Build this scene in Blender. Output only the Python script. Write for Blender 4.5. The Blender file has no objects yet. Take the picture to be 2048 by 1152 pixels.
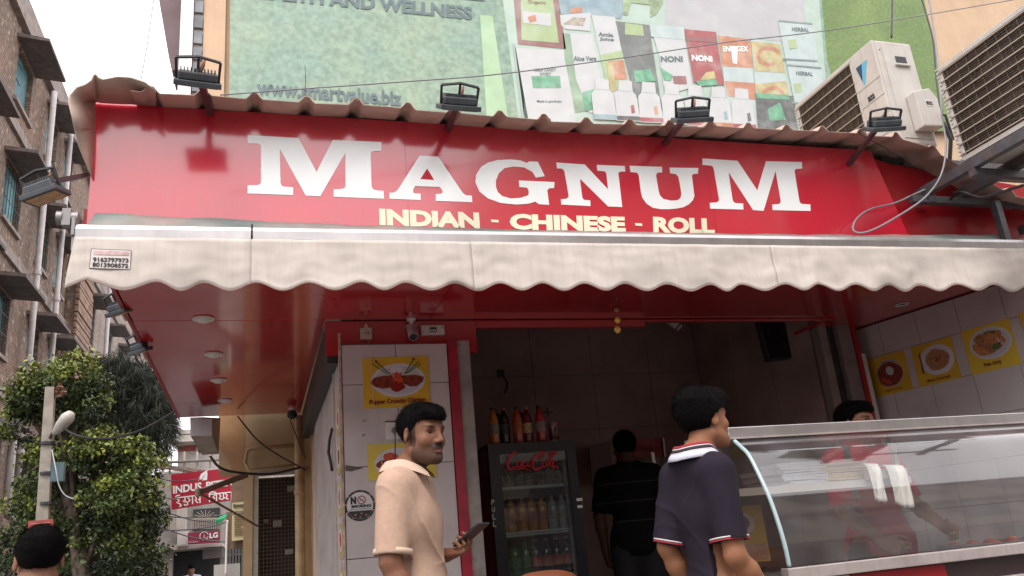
import bpy, bmesh, math, random
import numpy as np
from mathutils import Vector, Matrix, noise
from mathutils.geometry import tessellate_polygon
random.seed(7); rng = np.random.default_rng(7)
S = bpy.context.scene; COL = S.collection
# ---------------------------------------------------------------- camera
YAW, PITCH, ROLL, FPX = .31644, .31087, -.09318, 1625.157
EYE = Vector((0, 0, 1.1))
FW = Vector((math.sin(YAW)*math.cos(PITCH), math.cos(YAW)*math.cos(PITCH), math.sin(PITCH)))
_r = Vector((math.cos(YAW), -math.sin(YAW), 0)); _u = _r.cross(FW)
RT = _r*math.cos(ROLL) + _u*math.sin(ROLL); UP = _u*math.cos(ROLL) - _r*math.sin(ROLL)
cam = bpy.data.cameras.new('camera'); cam_o = bpy.data.objects.new('camera', cam); COL.objects.link(cam_o)
cam.sensor_width = 36; cam.lens = FPX/2048*36; cam.clip_start = .05; cam.clip_end = 500
cam_o.matrix_world = Matrix(((RT.x, UP.x, -FW.x, EYE.x), (RT.y, UP.y, -FW.y, EYE.y), (RT.z, UP.z, -FW.z, EYE.z), (0, 0, 0, 1)))
S.camera = cam_o
# ---------------------------------------------------------------- sky and sun (overcast day)
W = bpy.data.worlds.new('World'); S.world = W; W.use_nodes = True
nt = W.node_tree; bg = nt.nodes['Background']
sky = nt.nodes.new('ShaderNodeTexSky'); sky.sky_type = 'NISHITA'; sky.sun_disc = False
SUN_EL, SUN_AZ = math.radians(58), math.radians(205)      # azimuth from +Y clockwise
sky.sun_elevation = SUN_EL; sky.sun_rotation = SUN_AZ; sky.air_density = 1.5; sky.dust_density = 6; sky.ozone_density = 1
hs = nt.nodes.new('ShaderNodeHueSaturation'); hs.inputs['Saturation'].default_value = .22; hs.inputs['Value'].default_value = 1.0
mx = nt.nodes.new('ShaderNodeMix'); mx.data_type = 'RGBA'; mx.inputs[0].default_value = .65
mx.inputs[7].default_value = (14.0, 13.3, 13.5, 1)       # even white cloud deck over the blue
nt.links.new(sky.outputs[0], hs.inputs['Color']); nt.links.new(hs.outputs[0], mx.inputs[6])
nt.links.new(mx.outputs[2], bg.inputs[0]); bg.inputs[1].default_value = .12
sl = bpy.data.lights.new('sun', 'SUN'); sl.energy = 1.0; sl.angle = math.radians(25); sl.color = (1, .95, .9)
so = bpy.data.objects.new('sun', sl); COL.objects.link(so)
sd = Vector((math.sin(SUN_AZ)*math.cos(SUN_EL), math.cos(SUN_AZ)*math.cos(SUN_EL), math.sin(SUN_EL)))
so.rotation_euler = sd.to_track_quat('Z', 'Y').to_euler(); so.location = (0, 0, 30)
S.view_settings.view_transform = 'Standard'; S.view_settings.look = 'None'; S.view_settings.gamma = 1
S.view_settings.use_curve_mapping = False; S.view_settings.exposure = 0.8
S.render.engine = 'CYCLES'; S.cycles.use_denoising = True; S.cycles.max_bounces = 8; S.cycles.transparent_max_bounces = 16
S.cycles.sample_clamp_indirect = 6; S.cycles.caustics_reflective = False; S.cycles.caustics_refractive = False
# ---------------------------------------------------------------- helpers
def ray(x, y): return FW + RT*((x-1024)/FPX) - UP*((y-576)/FPX)
def P(x, y, X=None, Y=None, Z=None, D=None):
    d = ray(x, y)
    t = (X-EYE.x)/d.x if X is not None else (Y-EYE.y)/d.y if Y is not None else (Z-EYE.z)/d.z if Z is not None else D
    return EYE + d*t
ORG = {}
def _tag(o, label, cat, group, kind):
    if label: o['label'] = label
    if cat: o['category'] = cat
    if group: o['group'] = group
    if kind: o['kind'] = kind
def thing(name, label, cat, loc=(0, 0, 0), group=None):
    o = bpy.data.objects.new(name, None); COL.objects.link(o); o.empty_display_size = .1
    o.location = loc; ORG[o.name] = Vector(loc); _tag(o, label, cat, group, None); return o
class MB:
    def __init__(s): s.v = []; s.f = []
    def add(s, vs, fs):
        n = len(s.v); s.v += [tuple(v) for v in vs]; s.f += [tuple(i+n for i in f) for f in fs]; return s
    def box(s, a, b):
        x0, y0, z0 = [min(p, q) for p, q in zip(a, b)]; x1, y1, z1 = [max(p, q) for p, q in zip(a, b)]
        return s.add([(x0,y0,z0),(x1,y0,z0),(x1,y1,z0),(x0,y1,z0),(x0,y0,z1),(x1,y0,z1),(x1,y1,z1),(x0,y1,z1)],
                     [(0,3,2,1),(4,5,6,7),(0,1,5,4),(1,2,6,5),(2,3,7,6),(3,0,4,7)])
    def obox(s, c, ex, ey, ez):   # centre, three half vectors
        c, ex, ey, ez = map(Vector, (c, ex, ey, ez)); vs = []
        for k in (-1, 1):
            for i, j in ((-1,-1),(1,-1),(1,1),(-1,1)): vs.append(c+ex*i+ey*j+ez*k)
        return s.add(vs, [(0,3,2,1),(4,5,6,7),(0,1,5,4),(1,2,6,5),(2,3,7,6),(3,0,4,7)])
    def bar(s, a, b, w, h, up=(0, 0, 1)):
        a, b = Vector(a), Vector(b); d = (b-a)/2; n = d.normalized(); upv = Vector(up)
        if abs(n.dot(upv)) > .98: upv = Vector((1, 0, 0))
        x = n.cross(upv).normalized(); z = x.cross(n)
        return s.obox((a+b)/2, d, x*w/2, z*h/2)
    def tube(s, pts, r, n=8, cap=True):
        pts = [Vector(p) for p in pts]; rs = r if isinstance(r, (list, tuple)) else [r]*len(pts); vs = []; ref = None
        for i, p in enumerate(pts):
            t = (pts[min(i+1, len(pts)-1)]-pts[max(i-1, 0)]).normalized()
            if ref is None: ref = t.orthogonal().normalized()
            ref = (ref - t*ref.dot(t)).normalized(); q = t.cross(ref)
            for k in range(n):
                a = 2*math.pi*k/n; vs.append(p+(ref*math.cos(a)+q*math.sin(a))*rs[i])
        fs = [(i*n+k, i*n+(k+1) % n, (i+1)*n+(k+1) % n, (i+1)*n+k) for i in range(len(pts)-1) for k in range(n)]
        if cap: fs += [tuple(range(n))[::-1], tuple(range((len(pts)-1)*n, len(pts)*n))]
        return s.add(vs, fs)
    def lathe(s, c, prof, n=16, ax=(0, 0, 1)):   # prof: (radius, height along ax)
        ax = Vector(ax).normalized(); u = ax.orthogonal().normalized(); w = ax.cross(u); c = Vector(c); vs = []
        for r, h in prof:
            for k in range(n):
                a = 2*math.pi*k/n; vs.append(c+ax*h+(u*math.cos(a)+w*math.sin(a))*r)
        fs = [(i*n+k, i*n+(k+1) % n, (i+1)*n+(k+1) % n, (i+1)*n+k) for i in range(len(prof)-1) for k in range(n)]
        fs += [tuple(range(n))[::-1], tuple(range((len(prof)-1)*n, len(prof)*n))]
        return s.add(vs, fs)
    def plate(s, loops, th):      # planar loops (first outer, rest holes), th: thickness vector towards the back
        loops = [[Vector(p) for p in l] for l in loops]; flat = [p for l in loops for p in l]; th = Vector(th); n = len(flat)
        tris = tessellate_polygon(loops)
        fs = [tuple(t) for t in tris] + [tuple(i+n for i in t[::-1]) for t in tris]; k = 0
        for l in loops:
            m = len(l); fs += [(k+i, k+(i+1) % m, k+(i+1) % m+n, k+i+n) for i in range(m)]; k += m
        return s.add(flat+[p+th for p in flat], fs)
    def grid(s, rows):
        m = len(rows[0]); vs = [p for r in rows for p in r]
        return s.add(vs, [(i*m+j, i*m+j+1, (i+1)*m+j+1, (i+1)*m+j) for i in range(len(rows)-1) for j in range(m-1)])
    def build(s, name, mat, parent=None, smooth=False, label=None, cat=None, group=None, kind=None, fix=True, bevel=0):
        off = ORG.get(parent.name, Vector((0, 0, 0))) if parent else Vector((0, 0, 0))
        me = bpy.data.meshes.new(name); me.from_pydata([(v[0]-off.x, v[1]-off.y, v[2]-off.z) for v in s.v], [], s.f)
        if fix and len(s.f) < 60000:
            bm = bmesh.new(); bm.from_mesh(me); bmesh.ops.recalc_face_normals(bm, faces=bm.faces); bm.to_mesh(me); bm.free()
        me.materials.append(mat)
        if smooth: me.polygons.foreach_set('use_smooth', [True]*len(me.polygons))
        o = bpy.data.objects.new(name, me); COL.objects.link(o)
        if smooth == 2: o.modifiers.new('es', 'EDGE_SPLIT').split_angle = math.radians(40)
        if bevel:
            b = o.modifiers.new('bv', 'BEVEL'); b.width = bevel; b.segments = 2; b.limit_method = 'ANGLE'
        if parent: o.parent = parent; ORG[o.name] = off
        else: ORG[o.name] = Vector((0, 0, 0))
        _tag(o, label, cat, group, kind); return o
def copy_tree(o, parent=None):
    c = o.copy(); COL.objects.link(c); c.parent = parent; ORG[c.name] = ORG.get(o.name, Vector((0, 0, 0))).copy()
    for ch in list(o.children): copy_tree(ch, c)
    return c
def lerp(a, b, t): return a+(b-a)*t
def text(s, bl, br, tl, name, mat, parent, th=(0, .002, 0), bold=0.0, kind=None):
    cu = bpy.data.curves.new('t', 'FONT'); cu.body = s; cu.offset = bold; cu.resolution_u = 3
    ob = bpy.data.objects.new('t', cu); COL.objects.link(ob); dg = bpy.context.evaluated_depsgraph_get(); dg.update()
    me = bpy.data.meshes.new_from_object(ob.evaluated_get(dg)); bpy.data.objects.remove(ob)
    xs = [v.co.x for v in me.vertices]; ys = [v.co.y for v in me.vertices]
    if any(c in 'gpqyj,' for c in s): pass
    x0, x1 = min(xs), max(xs); y0, y1 = min(ys), max(ys); bl, br, tl, th = map(Vector, (bl, br, tl, th))
    n = len(me.vertices); V = [bl+(br-bl)*((v.co.x-x0)/(x1-x0))+(tl-bl)*((v.co.y-y0)/(y1-y0)) for v in me.vertices]
    F = [tuple(p.vertices) for p in me.polygons]; edge = {}
    for f in F:
        for i in range(len(f)):
            a, b = f[i], f[(i+1) % len(f)]; edge[(a, b)] = 1
    sides = [(a, b, b+n, a+n) for (a, b) in edge if (b, a) not in edge]
    m = MB(); m.add(V+[v+th for v in V], F+[tuple(i+n for i in f[::-1]) for f in F]+sides)
    return m.build(name, mat, parent, fix=False, kind=kind)
# ---------------------------------------------------------------- materials
MT = {}
def mat(name, c, rough=.6, metal=0, nz=None, bump=None, c2=None, spec=.5, stain=None, emit=0, coat=0, streak=None, crough=.06, cior=1.5):
    """nz=(scale, amount) fine tone variation; c2 blended by a broad noise; stain=(scale, amount, colour); streak=(amount, colour) vertical dirt"""
    if name in MT: return MT[name]
    m = bpy.data.materials.new(name); m.use_nodes = True; t = m.node_tree; N = t.nodes; L = t.links; b = N['Principled BSDF']
    b.inputs['Roughness'].default_value = rough; b.inputs['Metallic'].default_value = metal; b.inputs['Specular IOR Level'].default_value = spec
    b.inputs['Coat Weight'].default_value = coat; b.inputs['Coat Roughness'].default_value = crough; b.inputs['Coat IOR'].default_value = cior
    geo = N.new('ShaderNodeNewGeometry'); col = None
    def rgb(c):
        n = N.new('ShaderNodeRGB'); n.outputs[0].default_value = (*c, 1); return n.outputs[0]
    def noise_(scale, det=4, vec=None):
        n = N.new('ShaderNodeTexNoise'); n.inputs['Scale'].default_value = scale; n.inputs['Detail'].default_value = det
        L.new(vec or geo.outputs['Position'], n.inputs['Vector']); return n.outputs['Fac']
    def ramp(f, a, b_):
        r = N.new('ShaderNodeMapRange'); r.inputs[1].default_value = a; r.inputs[2].default_value = b_; L.new(f, r.inputs[0]); return r.outputs[0]
    def mixc(f, A, B, mode='MIX'):
        x = N.new('ShaderNodeMix'); x.data_type = 'RGBA'; x.blend_type = mode
        if isinstance(f, float): x.inputs[0].default_value = f
        else: L.new(f, x.inputs[0])
        L.new(A, x.inputs[6]); L.new(B, x.inputs[7]); return x.outputs[2]
    col = rgb(c)
    if c2: col = mixc(ramp(noise_(2.3), .4, .65), col, rgb(c2))
    if nz:
        f = ramp(noise_(nz[0], 6), .3, .7); x = N.new('ShaderNodeMapRange'); L.new(f, x.inputs[0])
        x.inputs[3].default_value = 1-nz[1]; x.inputs[4].default_value = 1+nz[1]
        v = N.new('ShaderNodeVectorMath'); v.operation = 'SCALE'; L.new(col, v.inputs[0]); L.new(x.outputs[0], v.inputs['Scale']); col = v.outputs[0]
    if stain:
        f = ramp(noise_(stain[0], 8), .5, .72); q = N.new('ShaderNodeMath'); q.operation = 'MULTIPLY'; L.new(f, q.inputs[0]); q.inputs[1].default_value = stain[1]
        col = mixc(q.outputs[0], col, rgb(stain[2]))
    if streak:
        mp = N.new('ShaderNodeVectorMath'); mp.operation = 'MULTIPLY'; mp.inputs[1].default_value = (46, 46, 2.4); L.new(geo.outputs['Position'], mp.inputs[0])
        f = ramp(noise_(1, 5, mp.outputs[0]), .48, .8); q = N.new('ShaderNodeMath'); q.operation = 'MULTIPLY'; L.new(f, q.inputs[0]); q.inputs[1].default_value = streak[0]
        col = mixc(q.outputs[0], col, rgb(streak[1]))
    L.new(col, b.inputs['Base Color'])
    if emit: L.new(col, b.inputs['Emission Color']); b.inputs['Emission Strength'].default_value = emit
    if bump:
        bn = N.new('ShaderNodeBump'); bn.inputs['Strength'].default_value = bump[1]; bn.inputs['Distance'].default_value = .01
        L.new(noise_(bump[0], 5), bn.inputs['Height']); L.new(bn.outputs[0], b.inputs['Normal'])
    MT[name] = m; return m
def glass(name, tint=(1, 1, 1), refl=1.0, rough=.01, haze=0.0):
    m = bpy.data.materials.new(name); m.use_nodes = True; t = m.node_tree; N = t.nodes; L = t.links; N.remove(N['Principled BSDF'])
    tr = N.new('ShaderNodeBsdfTransparent'); tr.inputs[0].default_value = (*tint, 1); gl = N.new('ShaderNodeBsdfGlossy'); gl.inputs['Roughness'].default_value = rough
    gq = N.new('ShaderNodeNewGeometry'); dt = N.new('ShaderNodeVectorMath'); dt.operation = 'DOT_PRODUCT'; L.new(gq.outputs['Normal'], dt.inputs[0]); L.new(gq.outputs['Incoming'], dt.inputs[1])
    ab = N.new('ShaderNodeMath'); ab.operation = 'ABSOLUTE'; L.new(dt.outputs['Value'], ab.inputs[0]); om = N.new('ShaderNodeMath'); om.operation = 'SUBTRACT'; om.inputs[0].default_value = 1; L.new(ab.outputs[0], om.inputs[1])
    pw = N.new('ShaderNodeMath'); pw.operation = 'POWER'; L.new(om.outputs[0], pw.inputs[0]); pw.inputs[1].default_value = 4.5; fr = N.new('ShaderNodeMath'); fr.operation = 'MULTIPLY_ADD'; L.new(pw.outputs[0], fr.inputs[0]); fr.inputs[1].default_value = .94; fr.inputs[2].default_value = .045; mu = N.new('ShaderNodeMath'); mu.operation = 'MULTIPLY'; mu.inputs[1].default_value = refl; mu.use_clamp = True
    L.new(fr.outputs[0], mu.inputs[0]); x = N.new('ShaderNodeMixShader'); L.new(mu.outputs[0], x.inputs[0]); L.new(tr.outputs[0], x.inputs[1]); L.new(gl.outputs[0], x.inputs[2])
    out = x.outputs[0]
    if haze:
        df = N.new('ShaderNodeBsdfDiffuse'); df.inputs[0].default_value = (.7, .7, .72, 1); geo = N.new('ShaderNodeNewGeometry')
        n = N.new('ShaderNodeTexNoise'); n.inputs['Scale'].default_value = 5; L.new(geo.outputs['Position'], n.inputs['Vector'])
        r = N.new('ShaderNodeMapRange'); r.inputs[1].default_value = .3; r.inputs[2].default_value = .7; r.inputs[3].default_value = haze*.3; r.inputs[4].default_value = haze; L.new(n.outputs[0], r.inputs[0])
        y = N.new('ShaderNodeMixShader'); L.new(r.outputs[0], y.inputs[0]); L.new(out, y.inputs[1]); L.new(df.outputs[0], y.inputs[2]); out = y.outputs[0]
    L.new(out, N['Material Output'].inputs[0]); return m
def brickmat(name, c1, c2, mortar, axes='YZ', rough=.9, plaster=None, bw=.24, bh=.075):
    m = bpy.data.materials.new(name); m.use_nodes = True; t = m.node_tree; N = t.nodes; L = t.links; b = N['Principled BSDF']; b.inputs['Roughness'].default_value = rough
    geo = N.new('ShaderNodeNewGeometry'); sp = N.new('ShaderNodeSeparateXYZ'); L.new(geo.outputs['Position'], sp.inputs[0]); cb = N.new('ShaderNodeCombineXYZ')
    L.new(sp.outputs['XYZ'.index(axes[0])], cb.inputs[0]); L.new(sp.outputs['XYZ'.index(axes[1])], cb.inputs[1])
    br = N.new('ShaderNodeTexBrick'); br.inputs['Color1'].default_value = (*c1, 1); br.inputs['Color2'].default_value = (*c2, 1); br.inputs['Mortar'].default_value = (*mortar, 1)
    br.inputs['Scale'].default_value = 1; br.inputs['Brick Width'].default_value = bw; br.inputs['Row Height'].default_value = bh; br.inputs['Mortar Size'].default_value = .012
    L.new(cb.outputs[0], br.inputs[0]); n = N.new('ShaderNodeTexNoise'); n.inputs['Scale'].default_value = 1.3; n.inputs['Detail'].default_value = 10; n.inputs['Roughness'].default_value = .7; L.new(geo.outputs['Position'], n.inputs[0])
    r = N.new('ShaderNodeMapRange'); r.inputs[1].default_value = .42; r.inputs[2].default_value = .58; L.new(n.outputs[0], r.inputs[0])
    x = N.new('ShaderNodeMix'); x.data_type = 'RGBA'; L.new(r.outputs[0], x.inputs[0]); L.new(br.outputs[0], x.inputs[6]); x.inputs[7].default_value = (*(plaster or mortar), 1)
    n3 = N.new('ShaderNodeTexNoise'); n3.inputs['Scale'].default_value = 7; n3.inputs['Detail'].default_value = 3; L.new(geo.outputs['Position'], n3.inputs[0])
    r3 = N.new('ShaderNodeMapRange'); r3.inputs[1].default_value = .60; r3.inputs[2].default_value = .66; L.new(n3.outputs[0], r3.inputs[0]); x3 = N.new('ShaderNodeMix'); x3.data_type = 'RGBA'; L.new(r3.outputs[0], x3.inputs[0]); L.new(x.outputs[2], x3.inputs[6]); x3.inputs[7].default_value = (.38, .32, .27, 1); x = x3
    n2 = N.new('ShaderNodeTexNoise'); n2.inputs['Scale'].default_value = 9; n2.inputs['Detail'].default_value = 8; L.new(geo.outputs['Position'], n2.inputs[0])
    r2 = N.new('ShaderNodeMapRange'); r2.inputs[1].default_value = .3; r2.inputs[2].default_value = .7; r2.inputs[3].default_value = .6; r2.inputs[4].default_value = 1.4; L.new(n2.outputs[0], r2.inputs[0])
    v = N.new('ShaderNodeVectorMath'); v.operation = 'SCALE'; L.new(x.outputs[2], v.inputs[0]); L.new(r2.outputs[0], v.inputs['Scale']); L.new(v.outputs[0], b.inputs['Base Color'])
    bn = N.new('ShaderNodeBump'); bn.inputs['Strength'].default_value = .8; bn.inputs['Distance'].default_value = .02; L.new(br.outputs['Fac'], bn.inputs['Height']); bn.invert = True; L.new(bn.outputs[0], b.inputs['Normal'])
    return m
# ================================================================ SDF bodies
class Field:
    def __init__(s, lo, hi, hxy, zsteps):    # zsteps: list of (z_to, step)
        s.xs = np.arange(lo[0], hi[0]+hxy, hxy); s.ys = np.arange(lo[1], hi[1]+hxy, hxy); z = [lo[2]]
        for zt, h in zsteps:
            while z[-1] < zt: z.append(z[-1]+h)
        s.zs = np.array(z); s.F = np.full((len(s.xs), len(s.ys), len(s.zs)), .2, np.float32)
    def box(s, lo, hi):
        sl = []
        for a, l, h in ((s.xs, lo[0], hi[0]), (s.ys, lo[1], hi[1]), (s.zs, lo[2], hi[2])):
            i, j = np.searchsorted(a, l), np.searchsorted(a, h); sl.append(slice(max(0, i-1), min(len(a), j+1)))
        return tuple(sl), s.xs[sl[0]][:, None, None], s.ys[sl[1]][None, :, None], s.zs[sl[2]][None, None, :]
    def comb(s, sl, d, k, op):
        F = s.F[sl]; d = d.astype(np.float32)
        if op == 'sub':
            d = -d; h = np.maximum(k-np.abs(F-d), 0)/k if k else 0; s.F[sl] = np.maximum(F, d)+h*h*k*.25
        else:
            h = np.maximum(k-np.abs(F-d), 0)/k if k else 0; s.F[sl] = np.minimum(F, d)-h*h*k*.25
    def cone(s, a, b, ra, rb, k=.02, op='add', sq=1.0, ax=None):
        a, b = np.array(a, float), np.array(b, float); R = max(ra, rb)*max(1, 1/sq)+k+.03
        sl, X, Y, Z = s.box(np.minimum(a, b)-R, np.maximum(a, b)+R); d = b-a; L2 = (d@d)+1e-9
        t = np.clip(((X-a[0])*d[0]+(Y-a[1])*d[1]+(Z-a[2])*d[2])/L2, 0, 1)
        px, py, pz = X-(a[0]+d[0]*t), Y-(a[1]+d[1]*t), Z-(a[2]+d[2]*t)
        if ax is not None:       # squash along ax (thinner by sq)
            ax = np.array(ax, float); ax /= np.linalg.norm(ax); c = px*ax[0]+py*ax[1]+pz*ax[2]; q = 1/sq-1
            px, py, pz = px+ax[0]*c*q, py+ax[1]*c*q, pz+ax[2]*c*q
        s.comb(sl, np.sqrt(px*px+py*py+pz*pz)-(ra+(rb-ra)*t), k, op)
    def ell(s, c, r, k=.02, op='add', R=None):
        c, r = np.array(c, float), np.array(r, float); m = max(r)+k+.03; sl, X, Y, Z = s.box(c-m, c+m)
        x, y, z = X-c[0], Y-c[1], Z-c[2]
        if R is not None: x, y, z = (R[0][0]*x+R[1][0]*y+R[2][0]*z, R[0][1]*x+R[1][1]*y+R[2][1]*z, R[0][2]*x+R[1][2]*y+R[2][2]*z)
        q = np.sqrt((x/r[0])**2+(y/r[1])**2+(z/r[2])**2); g = np.sqrt((x/r[0]**2)**2+(y/r[1]**2)**2+(z/r[2]**2)**2)+1e-6
        s.comb(sl, q*(q-1)/g, k, op)
    def half(s, p, n, k=0):       # keep the side opposite to n
        n = np.array(n, float); n /= np.linalg.norm(n); d = (s.xs[:, None, None]-p[0])*n[0]+(s.ys[None, :, None]-p[1])*n[1]+(s.zs[None, None, :]-p[2])*n[2]
        s.F = np.maximum(s.F, d.astype(np.float32))
    def mesh(s):
        F = s.F; X, Y, Z = s.xs, s.ys, s.zs; G = F < 0; nx, ny, nz = F.shape; n = (nx-1, ny-1, nz-1)
        acc = np.zeros(n+(3,), np.float32); cnt = np.zeros(n, np.float32)
        for ax in range(3):
            sh = [nx, ny, nz]; A = [slice(None)]*3; B = [slice(None)]*3; A[ax] = slice(0, -1); B[ax] = slice(1, None)
            A, B = tuple(A), tuple(B); cr = G[A] != G[B]; idx = np.argwhere(cr); fa = F[A][cr]; fb = F[B][cr]; t = fa/(fa-fb)
            p = np.stack([X[idx[:, 0]], Y[idx[:, 1]], Z[idx[:, 2]]], 1); g = (X, Y, Z)[ax]; p[:, ax] += t*(g[idx[:, ax]+1]-g[idx[:, ax]])
            o = [0, 1, 2]; o.remove(ax)
            for da in (0, 1):
                for db in (0, 1):
                    c = idx.copy(); c[:, o[0]] -= da; c[:, o[1]] -= db
                    ok = np.all(c >= 0, 1) & np.all(c < np.array(n), 1); cc = c[ok]
                    np.add.at(acc, (cc[:, 0], cc[:, 1], cc[:, 2]), p[ok].astype(np.float32)); np.add.at(cnt, (cc[:, 0], cc[:, 1], cc[:, 2]), 1)
        m = cnt > 0; ids = np.full(n, -1, np.int64); ids[m] = np.arange(m.sum()); V = acc[m]/cnt[m][:, None]; Q = []
        for ax in range(3):
            A = [slice(None)]*3; B = [slice(None)]*3; A[ax] = slice(0, -1); B[ax] = slice(1, None); ga, gb = G[tuple(A)], G[tuple(B)]
            idx = np.argwhere(ga != gb); o = [(1, 2), (2, 0), (0, 1)][ax]; fl = ga[ga != gb]
            ok = (idx[:, o[0]] >= 1) & (idx[:, o[1]] >= 1) & (idx[:, o[0]] < n[o[0]]) & (idx[:, o[1]] < n[o[1]]); idx = idx[ok]; fl = fl[ok]; q = []
            for a, b in ((1, 1), (0, 1), (0, 0), (1, 0)):
                c = idx.copy(); c[:, o[0]] -= a; c[:, o[1]] -= b; q.append(ids[c[:, 0], c[:, 1], c[:, 2]])
            q = np.stack(q, 1); q[~fl] = q[~fl][:, ::-1]; Q.append(q)
        return V, np.concatenate(Q)
def npmesh(name, V, Q, m, parent, cols=None, smooth=True, **kw):
    me = bpy.data.meshes.new(name); me.vertices.add(len(V)); me.vertices.foreach_set('co', V.astype(np.float32).ravel())
    k = Q.shape[1]; me.loops.add(Q.size); me.loops.foreach_set('vertex_index', Q.astype(np.int32).ravel()); me.polygons.add(len(Q))
    me.polygons.foreach_set('loop_start', np.arange(0, Q.size, k, dtype=np.int32)); me.update(calc_edges=True)
    if smooth: me.polygons.foreach_set('use_smooth', np.ones(len(Q), bool))
    if cols is not None:
        a = me.color_attributes.new('Col', 'FLOAT_COLOR', 'POINT'); a.data.foreach_set('color', np.concatenate([cols, np.ones((len(V), 1))], 1).astype(np.float32).ravel())
    me.materials.append(m); o = bpy.data.objects.new(name, me); COL.objects.link(o); o.parent = parent
    _tag(o, kw.get('label'), kw.get('cat'), kw.get('group'), kw.get('kind')); ORG[o.name] = Vector((0, 0, 0)); return o
def attrmat(name, rough=.5, sss=0, bump=None, spec=.4):
    if name in MT: return MT[name]
    m = bpy.data.materials.new(name); m.use_nodes = True; N = m.node_tree.nodes; L = m.node_tree.links; b = N['Principled BSDF']
    a = N.new('ShaderNodeAttribute'); a.attribute_name = 'Col'; tc = N.new('ShaderNodeTexCoord')
    n = N.new('ShaderNodeTexNoise'); n.inputs['Scale'].default_value = 60; n.inputs['Detail'].default_value = 6; L.new(tc.outputs['Object'], n.inputs[0])
    r = N.new('ShaderNodeMapRange'); r.inputs[1].default_value = .3; r.inputs[2].default_value = .7; r.inputs[3].default_value = .93; r.inputs[4].default_value = 1.06; L.new(n.outputs[0], r.inputs[0])
    v = N.new('ShaderNodeVectorMath'); v.operation = 'SCALE'; L.new(a.outputs['Color'], v.inputs[0]); L.new(r.outputs[0], v.inputs['Scale']); L.new(v.outputs[0], b.inputs['Base Color'])
    b.inputs['Roughness'].default_value = rough; b.inputs['Specular IOR Level'].default_value = spec
    if sss: b.inputs['Subsurface Weight'].default_value = sss; b.inputs['Subsurface Radius'].default_value = (.012, .005, .003); b.inputs['Subsurface Scale'].default_value = .5
    if bump:
        n2 = N.new('ShaderNodeTexNoise'); n2.inputs['Scale'].default_value = bump[0]; n2.inputs['Detail'].default_value = 4; L.new(tc.outputs['Object'], n2.inputs[0])
        bn = N.new('ShaderNodeBump'); bn.inputs['Strength'].default_value = bump[1]; bn.inputs['Distance'].default_value = .004; L.new(n2.outputs[0], bn.inputs['Height']); L.new(bn.outputs[0], b.inputs['Normal'])
    MT[name] = m; return m
def rotz(a):
    c, s = math.cos(a), math.sin(a); return np.array([[c, -s, 0], [s, c, 0], [0, 0, 1]])
def rotx(a):
    c, s = math.cos(a), math.sin(a); return np.array([[1, 0, 0], [0, c, -s], [0, s, c]])
def vnoise(V, sc, oct=3):
    return np.array([noise.fractal(Vector(v*sc), 1.0, 2.0, oct) for v in V])
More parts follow.
